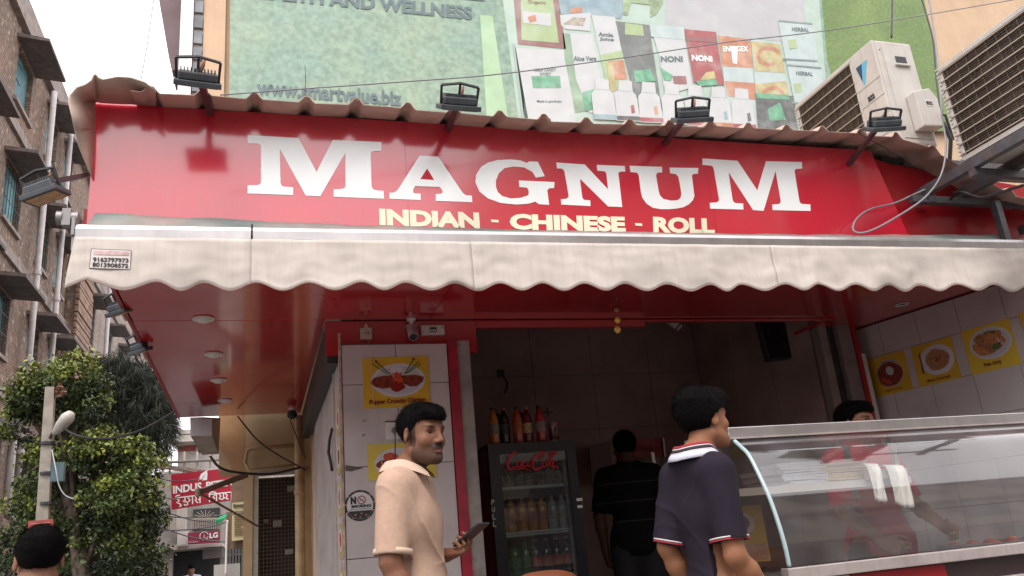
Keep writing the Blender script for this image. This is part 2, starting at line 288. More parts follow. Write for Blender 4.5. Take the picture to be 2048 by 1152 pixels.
def person(name_label, loc, face, skin=(.30, .15, .09), head_yaw=0, head_pitch=0, arms=None, shirt=None, trousers=(.03, .03, .04), legs=True, hair='short', bw=1.0, hf=0, hz=0,
           hair_col=(.0035, .003, .003), beard=False, H=1.70, fine=.005, zlow=None, phone=False, lean=0, belly=0, group=None):
    """local frame: facing +Y, right hand +X, feet at z=0; face = world direction (x, y)"""
    root = thing('person', name_label, 'person', loc, group); ang = math.atan2(face[1], face[0])-math.pi/2; root.rotation_euler = (0, 0, ang); root.scale = (H/1.70,)*3
    A = {k_: ([(p_[0]*(1-(1-bw)*(1 if i_ == 0 else .8)),)+tuple(p_[1:]) for i_, p_ in enumerate(v_)] if k_ in 'RL' else v_) for k_, v_ in arms.items()}; zl = -.02 if zlow is None else zlow
    pts = [np.array(p) for a in (A['R'], A['L']) for p in a]
    lo = np.minimum(np.min(pts, 0)-.14, [-.3, -.22, 0]); hi = np.maximum(np.max(pts, 0)+.14, [.3, .24, 0])
    lo[2] = zl; hi[2] = 1.84
    zs = [(1.0, .012), (1.84, fine)] if zl < 1 else [(1.84, fine)]
    f = Field(lo, hi, fine, zs); HC = np.array([0, .02+lean+hf, 1.575+hz]); R = rotz(-head_yaw) @ rotx(-head_pitch)
    def h(p): return HC + R @ np.array(p, float)
    # trunk, neck, limbs
    if legs:
        for sx in (-1, 1):
            f.cone((.10*sx, 0, .90), (.105*sx, .01, .48), .085, .055, .05); f.cone((.105*sx, .01, .48), (.11*sx, -.01, .09), .055, .035, .03)
            f.cone((.11*sx, -.03, .04), (.125*sx, .13, .03), .035, .03, .02)
    f.cone((-.05, 0, .93), (.05, 0, .93), .105*bw, .105*bw, .05, sq=.85, ax=(0, 1, 0)); f.cone((0, .005, .95), (0, lean*.5, 1.18), .112*bw, .112*bw, .06, sq=.8, ax=(0, 1, 0))
    f.cone((-.07*bw, lean*.7, 1.27), (.07*bw, lean*.7, 1.27), .100*bw, .100*bw, .06, sq=.85, ax=(0, 1, 0)); f.cone((-.13*bw, -.01+lean, 1.385), (.13*bw, -.01+lean, 1.385), .05, .05, .05)
    f.cone((-.10*bw, -.015+lean, 1.39), (0, -.01+lean, 1.46), .04, .05, .03); f.cone((.10*bw, -.015+lean, 1.39), (0, -.01+lean, 1.46), .04, .05, .03)
    f.cone((0, -.015+lean, 1.38), h((0, -.022, -.06)), .052, .054, .03)
    # head
    f.ell(h((0, -.012, .033)), (.074, .095, .082), .01, R=R); f.ell(h((0, .028, -.028)), (.060, .062, .080), .03, R=R); f.ell(h((0, .042, -.076)), (.046, .045, .032), .03, R=R)
    f.cone(h((.047, .0, -.062)), h((.02, .07, -.095)), .018, .017, .03); f.cone(h((-.047, .0, -.062)), h((-.02, .07, -.095)), .018, .017, .03)
    f.cone(h((-.01, .080, -.094)), h((.01, .080, -.094)), .016, .016, .015)
    f.cone(h((-.036, .073, .026)), h((.036, .073, .026)), .012, .012, .018)
    for sx in (-1, 1):
        f.ell(h((.031*sx, .094, .006)), (.0185, .026, .0125), .006, 'sub', R=R); f.ell(h((.043*sx, .060, -.026)), (.022, .02, .022), .02, R=R)
        f.cone(h((.017*sx, .074, .017)), h((.045*sx, .068, .014)), .0065, .0055, .006); f.cone(h((.018*sx, .077, -.003)), h((.044*sx, .068, -.003)), .005, .005, .006)
        e = R @ rotz(-.35*sx); f.ell(h((.078*sx, -.008, -.006)), (.0085, .019, .031), .006, R=e); f.ell(h((.087*sx, -.002, .0)), (.006, .009, .017), .005, 'sub', R=e)
    f.cone(h((0, .086, .016)), h((0, .107, -.024)), .0085, .0105, .014)
    for sx in (-1, 1): f.ell(h((.0125*sx, .097, -.030)), (.0085, .011, .008), .008, R=R); f.ell(h((.007*sx, .104, -.038)), (.0035, .005, .004), .003, 'sub', R=R)
    f.ell(h((0, .090, -.052)), (.026, .012, .010), .012, R=R); f.ell(h((0, .095, -.056)), (.024, .009, .0055), .004, R=R); f.ell(h((0, .0935, -.068)), (.020, .009, .0065), .005, R=R)
    f.cone(h((-.022, .101, -.0618)), h((.022, .101, -.0618)), .002, .002, .004, 'sub')
    # arms with hands
    for sd, (sh, el, wr, hand) in (('R', A['R']), ('L', A['L'])):
        sh, el, wr, hand = map(lambda q: np.array(q, float), (sh, el, wr, hand))
        f.cone(sh, el, .052, .040, .03); m = el+(wr-el)*.3; f.cone(el, m, .039, .041, .02); f.cone(m, wr, .041, .027, .02)
        d = hand-wr; d /= np.linalg.norm(d); side = 1 if sd == 'R' else -1; curl = A.get('curl'+sd, (.25, (0, 1, 0)))
        pn = np.array(curl[1], float); pn -= d*(pn@d); pn /= np.linalg.norm(pn); w = np.cross(d, pn)*(1 if sd == 'R' else -1)     # pn: palm normal, w: towards the thumb
        f.cone(wr, wr+d*.03, .027, .027, .015, sq=.75, ax=pn); f.cone(wr+d*.03-w*.012, wr+d*.082-w*.018, .026, .024, .02, sq=.6, ax=pn); f.cone(wr+d*.03+w*.012, wr+d*.085+w*.018, .026, .022, .02, sq=.6, ax=pn)
        for i, (o, ln) in enumerate(((.030, .072), (.010, .082), (-.011, .076), (-.030, .060))):
            p = wr+d*(.088-abs(i-1.3)*.004)+w*o; cr = curl[0]*(1+.15*i); dd = d.copy(); a = 0
            for j, q in enumerate((.45, .32, .23)):
                a += cr*(1, 1.3, .9)[j]; dd = d*math.cos(a)+pn*math.sin(a)+w*o*.8; p2 = p+dd*ln*q; f.cone(p, p2, .0088-.0009*j, .0082-.0009*j, .003); p = p2
        t0 = wr+d*.03+w*.026; t1 = t0+(w*.55+d*.6+pn*.35)*.042; t2 = t1+(d*.85+w*.15+pn*curl[0]*.9)*.032; t3 = t2+(d*.9+pn*curl[0])*.026
        f.cone(t0, t1, .015, .011, .012); f.cone(t1, t2, .0105, .0095, .004); f.cone(t2, t3, .0095, .008, .004)
    V, Q = f.mesh(); Lc = (V-HC) @ R; x, y, z = Lc.T; C = np.tile(np.array(skin), (len(V), 1)); near = np.linalg.norm(V-HC, axis=1) < .16
    def blend(mask, c): C[:] = C*(1-mask[:, None])+np.array(c)*mask[:, None]
    def bump_(cx, cy, rx, ry, cond): return np.clip(1.6-1.6*np.sqrt(((x-cx)/rx)**2+((z-cy)/ry)**2), 0, 1)*cond
    fr = near & (y > .05)
    blend(bump_(0, -.062, .027, .014, fr)*.75, (.22, .07, .06))
    for sx in (-1, 1):
        blend(bump_(.034*sx, .0275, .027, .0085, fr & (y > .03))*.97, (.005, .004, .004)); blend(bump_(.031*sx, .004, .022, .014, fr)*.35, np.array(skin)*.45)
    if beard:
        blend(bump_(0, -.046, .052, .018, fr & (z > -.057))*.97, (.004, .003, .003)); bd = near & (z < -.03) & (y > -.01) & (y > .02+(-.03-z)*-.2)
        mk = np.clip((-.040-z)/.025, 0, 1)*bd*(1-np.clip(1.6-1.6*np.sqrt((x/.03)**2+((z+.062)/.014)**2), 0, 1)); blend(mk*.72, (.035, .022, .018))
        sb = near & (np.abs(x) > .05) & (y > -.0) & (y < .03) & (z > -.05) & (z < .04); blend(sb*.75, (.008, .006, .006))
    body = npmesh('body', V, Q, attrmat('skin', .55, .08, (260, .25), .25), root, C)
    for sx in (-1, 1):
        c = h((.031*sx, .0645, .0055)); fwd = R @ np.array([.0, 1, .0]); e = MB(); e.lathe(c, [(.0005, -.0125), (.007, -.0105), (.011, -.006), (.0125, 0), (.011, .006), (.0085, .0092)], 14, fwd)
        eo = e.build('eye', mat('eye white', (.55, .5, .47), .2), root, True); i = MB(); i.lathe(c, [(.0086, .0088), (.0062, .0112), (.003, .0122), (.0005, .0126)], 14, fwd)
        i.build('iris', mat('iris', (.012, .007, .005), .1), eo, True)
        for q in (eo, eo.children[0]):
            q.data.transform(Matrix.Translation(ORG[root.name]))
    # hair
    g = Field(HC-.17, HC+.17, .004, [(HC[2]+.17, .004)]); big = {'short': 0, 'thick': .010}.get(hair, 0)
    g.ell(h((0, -.016, .042)), (.083+big, .103+big, .088+big*1.2), .01, R=R)
    if hair == 'short': g.ell(h((0, .050, .086)), (.058, .046, .030), .03, R=R); g.ell(h((.0, .082, .068)), (.042, .018, .014), .02, R=R)
    else: g.ell(h((0, .055, .085)), (.065, .05, .04), .03, R=R); g.ell(h((.012, .10, .07)), (.04, .018, .016), .015, R=R); g.ell(h((0, -.06, .08)), (.06, .05, .05), .03, R=R)
    p = h((0, .062, .03)); X = (np.stack(np.meshgrid(g.xs, g.ys, g.zs, indexing='ij'), -1)-HC) @ R
    xx, yy, zz = X[..., 0], X[..., 1], X[..., 2]
    line = np.interp(yy, [-.12, -.06, -.03, -.005, .012, .03, .05, .075, .12], [-.085, -.075, -.045, .016, .012, .045, .055, .058, .05]) if hair == 'short' else np.interp(yy, [-.12, -.06, -.03, -.01, .012, .03, .05, .075, .12], [-.095, -.085, -.055, .014, .018, .04, .05, .052, .04])
    g.F = np.maximum(g.F, (line-zz)*.8).astype(np.float32)
    nx_ = np.sin(xx*190+yy*60)*np.sin(yy*170+zz*90)*np.sin(zz*210-xx*50); nx2 = np.sin(xx*420+9*zz)*np.sin(yy*390+zz*200); g.F += (nx_*.0012+nx2*.0009).astype(np.float32)
    V, Q = g.mesh(); ho = npmesh('hair', V, Q, mat('hair', hair_col, .7, 0, (90, .4), (160, .5), spec=.06), root)
    st = MB(); r2 = random.Random(3); sel = [i for i in range(len(V)) if r2.random() < 6500/len(V)]
    for i in sel:
        l = (V[i]-HC) @ R; n_ = l-np.array([0, -.016, .02]); n_ /= np.linalg.norm(n_)
        fl = np.array([r2.uniform(-.5, .5), .9 if l[1] > 0 else -.2, -.3 if l[2] < .09 else .1]); dr = n_*.3+fl*.8; dr /= np.linalg.norm(dr); ln = r2.uniform(.008, .017)*(1.5 if hair == 'thick' else 1)
        if l[2] < .03 and abs(l[0]) > .04: ln *= .45; dr = n_*.25+np.array([0, -.3, -.9])
        a = V[i]; b = a+(R @ dr)*ln; sd_ = R @ np.cross(dr, n_)*.0011; st.add([a-sd_, a+sd_, b], [(0, 1, 2)])
    st.build('hair_strands', MT['hair'], None, fix=False).parent = root
    # clothes
    if shirt:
        g = Field(lo, hi, fine if shirt.get('fine', True) else .008, zs if zl > .7 else [(1.0, .008), (1.8, fine)]); e = .014; b = belly
        g.cone((-.055, b*.4, .93), (.055, b*.4, .93), (.125+e)*bw, (.125+e)*bw, .05, sq=.88, ax=(0, 1, 0)); g.cone((0, .008+b*.6, .98), (0, lean*.5+b*.3, 1.18), .132*bw+e+b*.3, .132*bw+e, .07, sq=.84, ax=(0, 1, 0))
        g.cone((-.075*bw, lean*.7, 1.27), (.075*bw, lean*.7, 1.27), .118*bw+e, .118*bw+e, .08, sq=.88, ax=(0, 1, 0)); g.cone((-.135*bw, -.01+lean, 1.385), (.135*bw, -.01+lean, 1.385), .058+e, .058+e, .07)
        g.cone((-.10*bw, -.015+lean, 1.395), (0, -.01+lean, 1.45), .044+e*.7, .055+e*.7, .04); g.cone((.10*bw, -.015+lean, 1.395), (0, -.01+lean, 1.45), .044+e*.7, .055+e*.7, .04)
        X, Y, Z = g.xs[:, None, None], g.ys[None, :, None], g.zs[None, None, :]
        sl = shirt.get('sl', .245)
        cuts = []
        for sd in 'RL':
            sh, el = np.array(A[sd][0], float), np.array(A[sd][1], float); d = el-sh; ll = np.linalg.norm(d); d /= ll
            g.cone(sh, sh+d*(sl+.05), .050+e, .047+e, .035); cuts.append((sh+d*sl, d, sh))
        # neck opening, hem
        nb = np.array([0, -.012+lean, 1.475]); g.cone(nb-[0, 0, .03], nb+[0, .012, .1], .062, .075, .012, 'sub')
        if shirt.get('open'): g.cone((0, .07+lean, 1.47), (0, .125+lean*.8, 1.375), .022, .006, .01, 'sub'); g.cone((0, .12+lean, 1.45), (0, .15+lean, 1.36), .016, .006, .01, 'sub')
        g.F = np.maximum(g.F, (.84-Z+0*X+0*Y).astype(np.float32))
        for p, d, sh in cuts:
            dist = (X-p[0])*d[0]+(Y-p[1])*d[1]+(Z-p[2])*d[2]; rad = np.sqrt((X-p[0]-dist*d[0])**2+(Y-p[1]-dist*d[1])**2+(Z-p[2]-dist*d[2])**2)
            g.F = np.where(rad < .095, np.maximum(g.F, dist), g.F).astype(np.float32)
        def rdg(ph, p_=5): return (1-np.abs(np.sin(ph)))**p_
        lowm = np.clip((1.38-Z)/.14, .2, 1)
        w = -shirt.get('wrinkle', 1.0)*(.010*rdg(11*Z+7*X+1.2*np.sin(7*X+9*Y)+.6, 6)*np.clip(np.sin(5*X+4*Y+3*Z)+.5, 0, 1)*lowm + .009*rdg(13*Z-9*X+1.5*np.sin(6*Y-5*Z), 7)*np.clip(np.sin(7*Y-6*X+2)+.3, 0, 1)*lowm + .004*rdg(26*Z+20*Y-9*X+2*np.sin(11*X), 4)*np.clip(np.sin(9*X+8*Z), 0, 1))-shirt.get('wrinkle', 1.0)*(.006*rdg(34*Z-14*X+12*Y+2.2*np.sin(13*X+5*Z), 3)*np.clip(np.sin(8*Z+5*X-6*Y+1)+.1, 0, 1)*np.clip((1.16-Z)/.1, 0, 1))+.0012*np.sin(31*X+17*Z)*np.sin(23*Y-19*Z)
        g.F = (g.F+w).astype(np.float32)
        V, Q = g.mesh(); C = np.tile(np.array(shirt['c']), (len(V), 1)).astype(float)
        if shirt.get('cuff'):
            for p, d, sh in cuts:
                dist = (V-p) @ d; rad = np.linalg.norm((V-p)-dist[:, None]*d, axis=1); n_ = (rad < .095) & (np.abs(dist) < .03)
                cen = (V[n_]-dist[n_][:, None]*d).mean(0); rr = np.percentile(np.linalg.norm(V[n_]-dist[n_][:, None]*d-cen, axis=1), 74)
                for (a_, b_, cc) in shirt['cuff']:
                    m = MB(); m.lathe(cen-d*b_, [(rr-.004, 0), (rr+.001, 0), (rr+.001, (b_-a_)), (rr-.004, (b_-a_))], 28, d); m.f = m.f[:-2]; m.build('cuff', mat('cuff %.2f %.2f' % (cc[0], cc[1]), cc, .85, 0, (220, .1)), None, True, fix=True).parent = root

        for (z0, z1, cc) in shirt.get('stripes', ()): C[(V[:, 2] > z0) & (V[:, 2] < z1)] = cc
        if shirt.get('placket'): C[(np.abs(np.abs(V[:, 0])-.015) < .0035) & (V[:, 1] > .05) & (V[:, 2] > 1.22) & (V[:, 2] < 1.42)] *= .66
        npmesh('shirt', V, Q, attrmat('cloth', .9, 0, (520, .12), .15), root, C)
        if shirt.get('collar'):
            cc = shirt['collar']
            for j, (r0, r1, z0, z1, cm) in enumerate(cc):
                m = MB(); rows = []; n = 40; op = shirt.get('gap', .35)
                for layer in range(2):
                    for (rr, zz) in ((r0, z0), ((r0+r1)/2+.004, (z0+z1)/2), (r1, z1)):
                        row = []
                        for i in range(n+1):
                            a = math.pi/2+op+(2*math.pi-2*op)*i/n; fr_ = max(0, math.sin(a)); ox = -.004*layer
                            row.append((math.cos(a)*(rr+ox)*1.02, -.012+lean+math.sin(a)*(rr+ox)*(1.02+.22*fr_), zz-.045*fr_*fr_-.012*layer*0))
                        rows.append(row)
                m.grid(rows[:3]); m.grid(rows[3:]);
                cl = m.build('collar', mat('collar %s %d' % (name_label[:14], j), cm, .85, 0, (200, .12)), None, True, fix=False); cl.parent = root
    tr = Field((-.28, -.2, .0), (.28, .24, 0), .014, [(.97, .014)])
    if legs:
        for sx in (-1, 1): tr.cone((.095*sx, 0, .88), (.105*sx, .01, .48), .10, .075, .04); tr.cone((.105*sx, .01, .48), (.11*sx, -.01, .10), .075, .062, .03)
        tr.cone((-.055, 0, .93), (.055, 0, .93), .122, .122, .05, sq=.88, ax=(0, 1, 0)); tr.F = np.maximum(tr.F, (tr.zs[None, None, :]-.96).astype(np.float32))
        V, Q = tr.mesh(); npmesh('trousers', V, Q, mat('trousers'+str(trousers), trousers, .85, 0, (60, .15)), root)
        for sx in (-1, 1):
            s_ = Field((.12*sx-.09, -.12, -.01), (.12*sx+.09, .22, 0), .008, [(.13, .008)]); s_.cone((.11*sx, -.04, .045), (.127*sx, .13, .035), .046, .038, .03, sq=.85, ax=(1, 0, 0)); s_.F = np.maximum(s_.F, -(s_.zs[None, None, :]-.002).astype(np.float32))
            V, Q = s_.mesh(); npmesh('shoe', V, Q, mat('shoe', (.02, .015, .012), .5), root)
    return root, HC, R
# ================================================================ materials used all over
RED = mat('glossy red sheet', (.56, .012, .035), .2, 0, (3, .06), (35, .03), spec=.6, coat=1, crough=.13, cior=1.75, streak=(.18, (.42, .07, .085)))
SOF = mat('red ceiling panel', (.48, .018, .026), .2, 0, (2, .08), (3, .05), spec=.5, coat=.9, crough=.09, cior=1.55)
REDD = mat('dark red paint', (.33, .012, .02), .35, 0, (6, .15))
CREAM = mat('cream letter', (.84, .80, .60), .4); WHL = mat('white letter', (.86, .89, .89), .3, nz=(5, .03), coat=.4)
FAB = mat('awning canvas', (.57, .51, .465), .85, 0, (14, .08), (260, .06), c2=(.50, .45, .405), stain=(7, .55, (.38, .34, .30)), streak=(.45, (.38, .34, .30)))
GFAB = mat('green canvas', (.13, .20, .18), .8, 0, (8, .2)); ALU = mat('brushed aluminium', (.50, .48, .48), .30, .8, (9, .12), streak=(.25, (.35, .33, .32)))
ROOFM = mat('corrugated sheet', (.50, .37, .31), .6, 0, (8, .15), (30, .1), stain=(5, .6, (.20, .14, .11)))
BLK = mat('black metal', (.03, .03, .035), .5, .2, (15, .3)); DK = mat('dark plastic', (.025, .025, .03), .45); STEEL = mat('painted grey steel', (.09, .09, .10), .5, .3, (20, .25), stain=(12, .5, (.16, .07, .03)))
YEL = mat('yellow plaster', (.57, .41, .275), .85, 0, (4, .08), (25, .3), stain=(1.5, .35, (.42, .28, .16)), streak=(.2, (.36, .25, .15)))
TILE = mat('marble wall tile', (.57, .53, .53), .22, 0, (2.2, .05), stain=(2.6, .45, (.32, .28, .275)), spec=.5)
GROUT = mat('grout', (.16, .14, .13), .9); CONC = mat('concrete', (.30, .27, .25), .9, 0, (7, .25), (30, .5), stain=(2, .6, (.14, .12, .10)))
WHT = mat('white plastic', (.66, .64, .60), .4, 0, (10, .05)); PIPE = mat('grey pvc pipe', (.50, .47, .47), .5, 0, (6, .15), streak=(.4, (.25, .22, .2)))
CABLE = mat('black cable', (.02, .02, .02), .5); GCABLE = mat('grey cable', (.22, .22, .24), .5); WOOD = mat('dark wood', (.08, .04, .025), .6, 0, (20, .3))
CLEAR = glass('clear glass', (.96, .98, .97), 1.0)

# ================================================================ ground
m = MB(); m.add([(-90, -60, -.17), (90, -60, -.17), (90, 150, -.17), (-90, 150, -.17)], [(0, 1, 2, 3)])
m.build('road', mat('asphalt', (.16, .15, .145), .9, 0, (3, .3), (60, .6), c2=(.11, .105, .10)), kind='structure')
m = MB(); m.box((-.95, 1.2, -.19), (7, 9.5, 0)); m.build('pavement', mat('pavement concrete', (.26, .25, .24), .9, 0, (5, .25), (40, .5)), kind='structure')
m = MB(); m.box((.5, 3.9, -.1), (4.9, 7.0, .12)); m.build('shop_floor', mat('floor tile', (.30, .24, .20), .35, 0, (3, .2)), kind='structure')

# ================================================================ building that holds the shop (yellow)
B = thing('yellow_building', 'tall yellow plastered building rising behind the red shop sign, carrying the big green banner', 'building', (-.42, 4.8, 0))
m = MB(); m.box((-.36, 4.80, 3.12), (9.5, 12, 10.5)); m.build('wall', YEL, B); m = MB(); m.box((-.36, 4.862, 2.62), (9.5, 5.05, 3.118)); m.build('wall', YEL, B)
m = MB(); m.box((.47, 7.02, -.1), (.6, 12, 2.62)); m.build('lower_wall', YEL, B); m = MB(); m.box((4.75, 5.2, -.1), (9.5, 12, 2.62)); m.build('lower_wall', YEL, B)
# left corner strip of glass blocks with white edging and roof slab
g = MB(); g.box((-.42, 4.82, 2.62), (-.363, 4.95, 10.5)); g.build('strip_backing', mat('block joint', (.55, .52, .5), .7), B)
blk = MB(); blk.box((-.418, 4.80, 0), (-.366, 4.82, .085)); GB = mat('glass block', (.16, .18, .20), .15, 0, (6, .5), spec=.7)
first = None
for i in range(46):
    z = 3.9+i*.118
    if first is None:
        first = blk.build('glass_block', GB, B); first.location = (0, 0, z)
    else:
        o = first.copy(); COL.objects.link(o); o.location = (0, 0, z)
m = MB(); m.box((-.50, 4.79, 3.6), (-.423, 4.95, 10.5)); m.build('edge_trim', mat('white trim', (.74, .70, .70), .7, 0, (5, .08)), B)
m = MB(); m.plate([[P(318, -60, Y=5.0), P(318, 0, Y=5.0), P(330, 70, Y=5.0), P(345, 140, Y=5.0), P(362, 141, Y=5.0), P(362, -60, Y=5.0)]], (0, .25, 0)); m.build('side_fin', mat('brown soffit paint', (.17, .12, .13), .8, 0, (5, .15)), B)
m = MB(); m.box((-.345, 4.77, 2.62), (-.225, 4.797, 10.5)); m.build('corner_pilaster', YEL, B)

# ================================================================ green banner on the yellow wall
_m0 = mat
def fade(name, c, *a_, **k):
    if name.startswith('banner') and name not in ('banner green', 'banner lettering', 'banner olive grass'): f_ = .16; c = tuple((x_*(1-f_)+g_*f_)*.80 for x_, g_ in zip(c, (.50, .58, .54))); k.setdefault('stain', (7, .3, (.52, .60, .56))); k.setdefault('bump', (1.6, 1.0))
    return _m0(name, c, *a_, **k)
mat = fade
Y0 = 4.755; TH = Vector((0, .0004, 0))
BB = thing('banner', 'huge faded green advertising banner with juice cartons and tubs, stretched over the yellow wall', 'banner', (2.7, Y0, 3.5))
GRN = mat('banner green', (.215, .33, .265), .5, 0, (26, .18), (120, .2), c2=(.27, .37, .27), stain=(13, .3, (.36, .45, .37)))
def q(pts, name, mt, lv, par=BB, **kw):
    m = MB(); y = Y0-.0011*lv; m.plate([[P(*p, Y=y) for p in pts]], TH); return m.build(name, mt, par, **kw)
tl, bl_, br_, tr = P(463, -160, Y=Y0), P(457, 262, Y=Y0), P(1905, 262, Y=Y0), P(1815, -160, Y=Y0)
m = MB(); m.plate([[bl_, br_, tr, tl]], (0, .012, 0)); m.build('sheet', GRN, BB)
PGR = mat('banner olive grass', (.135, .215, .065), .55, 0, (40, .22), (120, .2), c2=(.18, .27, .085)); q([(1628, -160), (1815, -160), (1903, 262), (1690, 262), (1655, 120)], 'grass_print', PGR, 1)
PMINT = mat('banner pale mint', (.50, .66, .56), .5, 0, (7, .08)); PWH = mat('banner white', (.66, .68, .70), .5, 0, (8, .06)); PPINK = mat('banner grey pink', (.54, .53, .56), .5, 0, (4, .06))
q([(985, -160), (1625, -160), (1660, 262), (1040, 262)], 'mint_print', PMINT, 1)
q([(960, 30), (985, 32), (1020, 262), (975, 262)], 'light_strip', mat('banner light green', (.44, .68, .40), .5, 0, (10, .08)), 2)
q([(1330, -160), (1600, -160), (1612, 60), (1590, 85), (1330, 62)], 'pale_print', PPINK, 2)
LTG = mat('banner lettering', (.12, .17, .18), .6, 0, (30, .2))
def bt(s, a, b, t, name='lettering', mt=LTG, lv=4, bold=.01, par=BB):
    y = Y0-.0011*lv; text(s, P(*a, Y=y), P(*b, Y=y), P(*t, Y=y), name, mt, par, TH, bold)
bt('HEALTH AND WELLNESS', (490, -6), (945, 40), (492, -34), bold=.04)
bt('www.smartvalue.biz', (513, 189), (803, 212), (514, 158), bold=.03)
q([(915, -6), (970, -1), (970, 2), (915, -3)], 'rule_line', LTG, 4)
MAR = mat('banner maroon', (.30, .09, .09), .5, 0, (10, .1)); LIM = mat('banner lime', (.42, .56, .26), .5, 0, (10, .1)); GR2 = mat('banner mid green', (.12, .42, .24), .5, 0, (18, .3)); DKG = mat('banner dark bottle', (.16, .17, .17), .5, 0, (10, .15))
NR = mat('banner red', (.42, .045, .06), .5, 0, (12, .12)); OR = mat('banner orange', (.62, .24, .12), .5, 0, (14, .2)); GOLD = mat('banner gold', (.58, .48, .20), .5, 0, (14, .2)); BLU = mat('banner blue', (.28, .42, .50), .5, 0, (9, .2)); PALEB = mat('banner pale tub', (.56, .68, .68), .5, 0, (8, .1)); DRK = mat('banner dark', (.10, .10, .10), .5, 0, (15, .3)); SHD = mat('banner shadow print', (.36, .50, .44), .5)
q([(1020, -80), (1105, -80), (1132, 98), (1036, 88)], 'carton_print', MAR, 3); q([(1040, -80), (1095, -80), (1118, 86), (1043, 80)], 'carton_print', LIM, 4); q([(1044, 22), (1101, 27), (1103, 52), (1047, 46)], 'carton_window', PWH, 5)
q([(1055, 34), (1071, 29), (1073, 41), (1060, 45)], 'carton_fruit', OR, 6); bt('Organic', (1056, 8), (1092, 10), (1055, 0), mt=MAR, lv=6)
q([(1024, 88), (1030, 88), (1060, 258), (1046, 258)], 'carton_side', SHD, 3); q([(1030, 96), (1128, 100), (1156, 262), (1052, 262)], 'carton_print', PWH, 3); q([(1063, 152), (1120, 152), (1122, 176), (1066, 176)], 'carton_label', GR2, 4)
bt('AMLA CANDY', (1068, 143), (1112, 143), (1068, 136), mt=LTG, lv=5); bt('SWEET', (1080, 151), (1102, 151), (1080, 145), mt=LTG, lv=5); bt('Made in goodness', (1074, 206), (1123, 206), (1074, 200), mt=LTG, lv=5)
q([(1125, 66), (1142, 68), (1152, 150), (1175, 222), (1150, 225), (1130, 120)], 'leaf_print', mat('banner leaf', (.30, .46, .30), .5, 0, (10, .2)), 3)
q([(1115, -60), (1240, -60), (1248, 20), (1242, 38), (1120, 28)], 'bowl_print', BLU, 3); q([(1120, 30), (1182, 25), (1180, 62), (1130, 58), (1122, 50)], 'box_print', PWH, 4); q([(1126, 48), (1148, 34), (1172, 36), (1166, 52)], 'box_picture', mat('banner beige', (.46, .40, .33), .5, 0, (20, .3)), 5); q([(1140, 18), (1165, 14), (1164, 25), (1142, 27)], 'red_band', OR, 4)
q([(1245, -60), (1330, -60), (1326, 6), (1312, 28), (1300, 35), (1302, 10), (1262, 5), (1255, 30), (1247, 30)], 'apple_print', mat('banner apple', (.34, .46, .24), .5, 0, (14, .3)), 4)
q([(1140, 66), (1185, 68), (1215, 225), (1178, 225), (1152, 158)], 'carton_print', PWH, 4); bt('Aloe Vera', (1147, 122), (1193, 122), (1147, 112), bold=.03, lv=6); q([(1165, 185), (1188, 178), (1200, 215), (1172, 222)], 'carton_leaf', GR2, 6)
q([(1183, 30), (1230, 34), (1268, 225), (1225, 225)], 'carton_print', PWH, 5); bt('Amla', (1197, 72), (1227, 74), (1196, 64), bold=.03, lv=7); bt('Juice', (1199, 82), (1228, 84), (1199, 74), bold=.03, lv=7); q([(1201, 110), (1244, 100), (1250, 180), (1215, 180)], 'carton_leaf', LIM, 6)
q([(1216, 122), (1247, 120), (1254, 158), (1224, 160)], 'carton_label', OR, 7); q([(1213, 126), (1226, 124), (1232, 180), (1222, 185)], 'carton_edge', GOLD, 8)
q([(1230, 42), (1298, 50), (1325, 222), (1268, 190)], 'bottle_print', DKG, 5); q([(1250, 46), (1285, 50), (1288, 72), (1250, 69)], 'bottle_neck', LIM, 6); q([(1266, 142), (1300, 138), (1312, 162), (1272, 165)], 'bottle_label', GR2, 7)
q([(1300, 50), (1366, 56), (1385, 175), (1330, 190), (1318, 110)], 'carton_print', PWH, 6); q([(1300, 48), (1368, 54), (1370, 80), (1302, 73)], 'carton_top', PALEB, 7); bt('NONI', (1322, 124), (1366, 124), (1321, 112), bold=.04, lv=8); q([(1322, 136), (1345, 150), (1342, 162), (1328, 160)], 'carton_leaf', GR2, 8); q([(1345, 152), (1372, 152), (1374, 168), (1348, 168)], 'carton_fruit', MAR, 8)
q([(1368, 58), (1432, 64), (1448, 170), (1388, 165)], 'carton_print', NR, 6); q([(1371, 72), (1434, 77), (1435, 86), (1373, 81)], 'carton_band', MAR, 7); bt('NONI', (1384, 121), (1425, 124), (1383, 109), mt=WHL, bold=.04, lv=8); q([(1400, 160), (1412, 145), (1428, 142), (1432, 158)], 'carton_fruit', GOLD, 8); q([(1392, 162), (1432, 157), (1436, 170), (1398, 172)], 'carton_leaf', GR2, 8)
q([(1437, 68), (1500, 76), (1518, 262), (1460, 262)], 'tub_print', PALEB, 6); q([(1437, 70), (1500, 78), (1506, 136), (1445, 132)], 'tub_label', OR, 7); q([(1462, 96), (1475, 92), (1474, 128), (1466, 126)], 'tub_figure', WHL, 8); bt('ENERGEX', (1446, 103), (1496, 103), (1446, 92), mt=WHL, lv=9, bold=.03); q([(1450, 162), (1510, 166), (1514, 200), (1455, 192)], 'tub_label', OR, 7)
q([(1502, 78), (1560, 84), (1586, 262), (1518, 262)], 'tub_print', PALEB, 6); q([(1503, 82), (1560, 88), (1570, 146), (1510, 142)], 'tub_label', GOLD, 7); q([(1510, 168), (1572, 162), (1582, 210), (1520, 205)], 'tub_label', GOLD, 7)
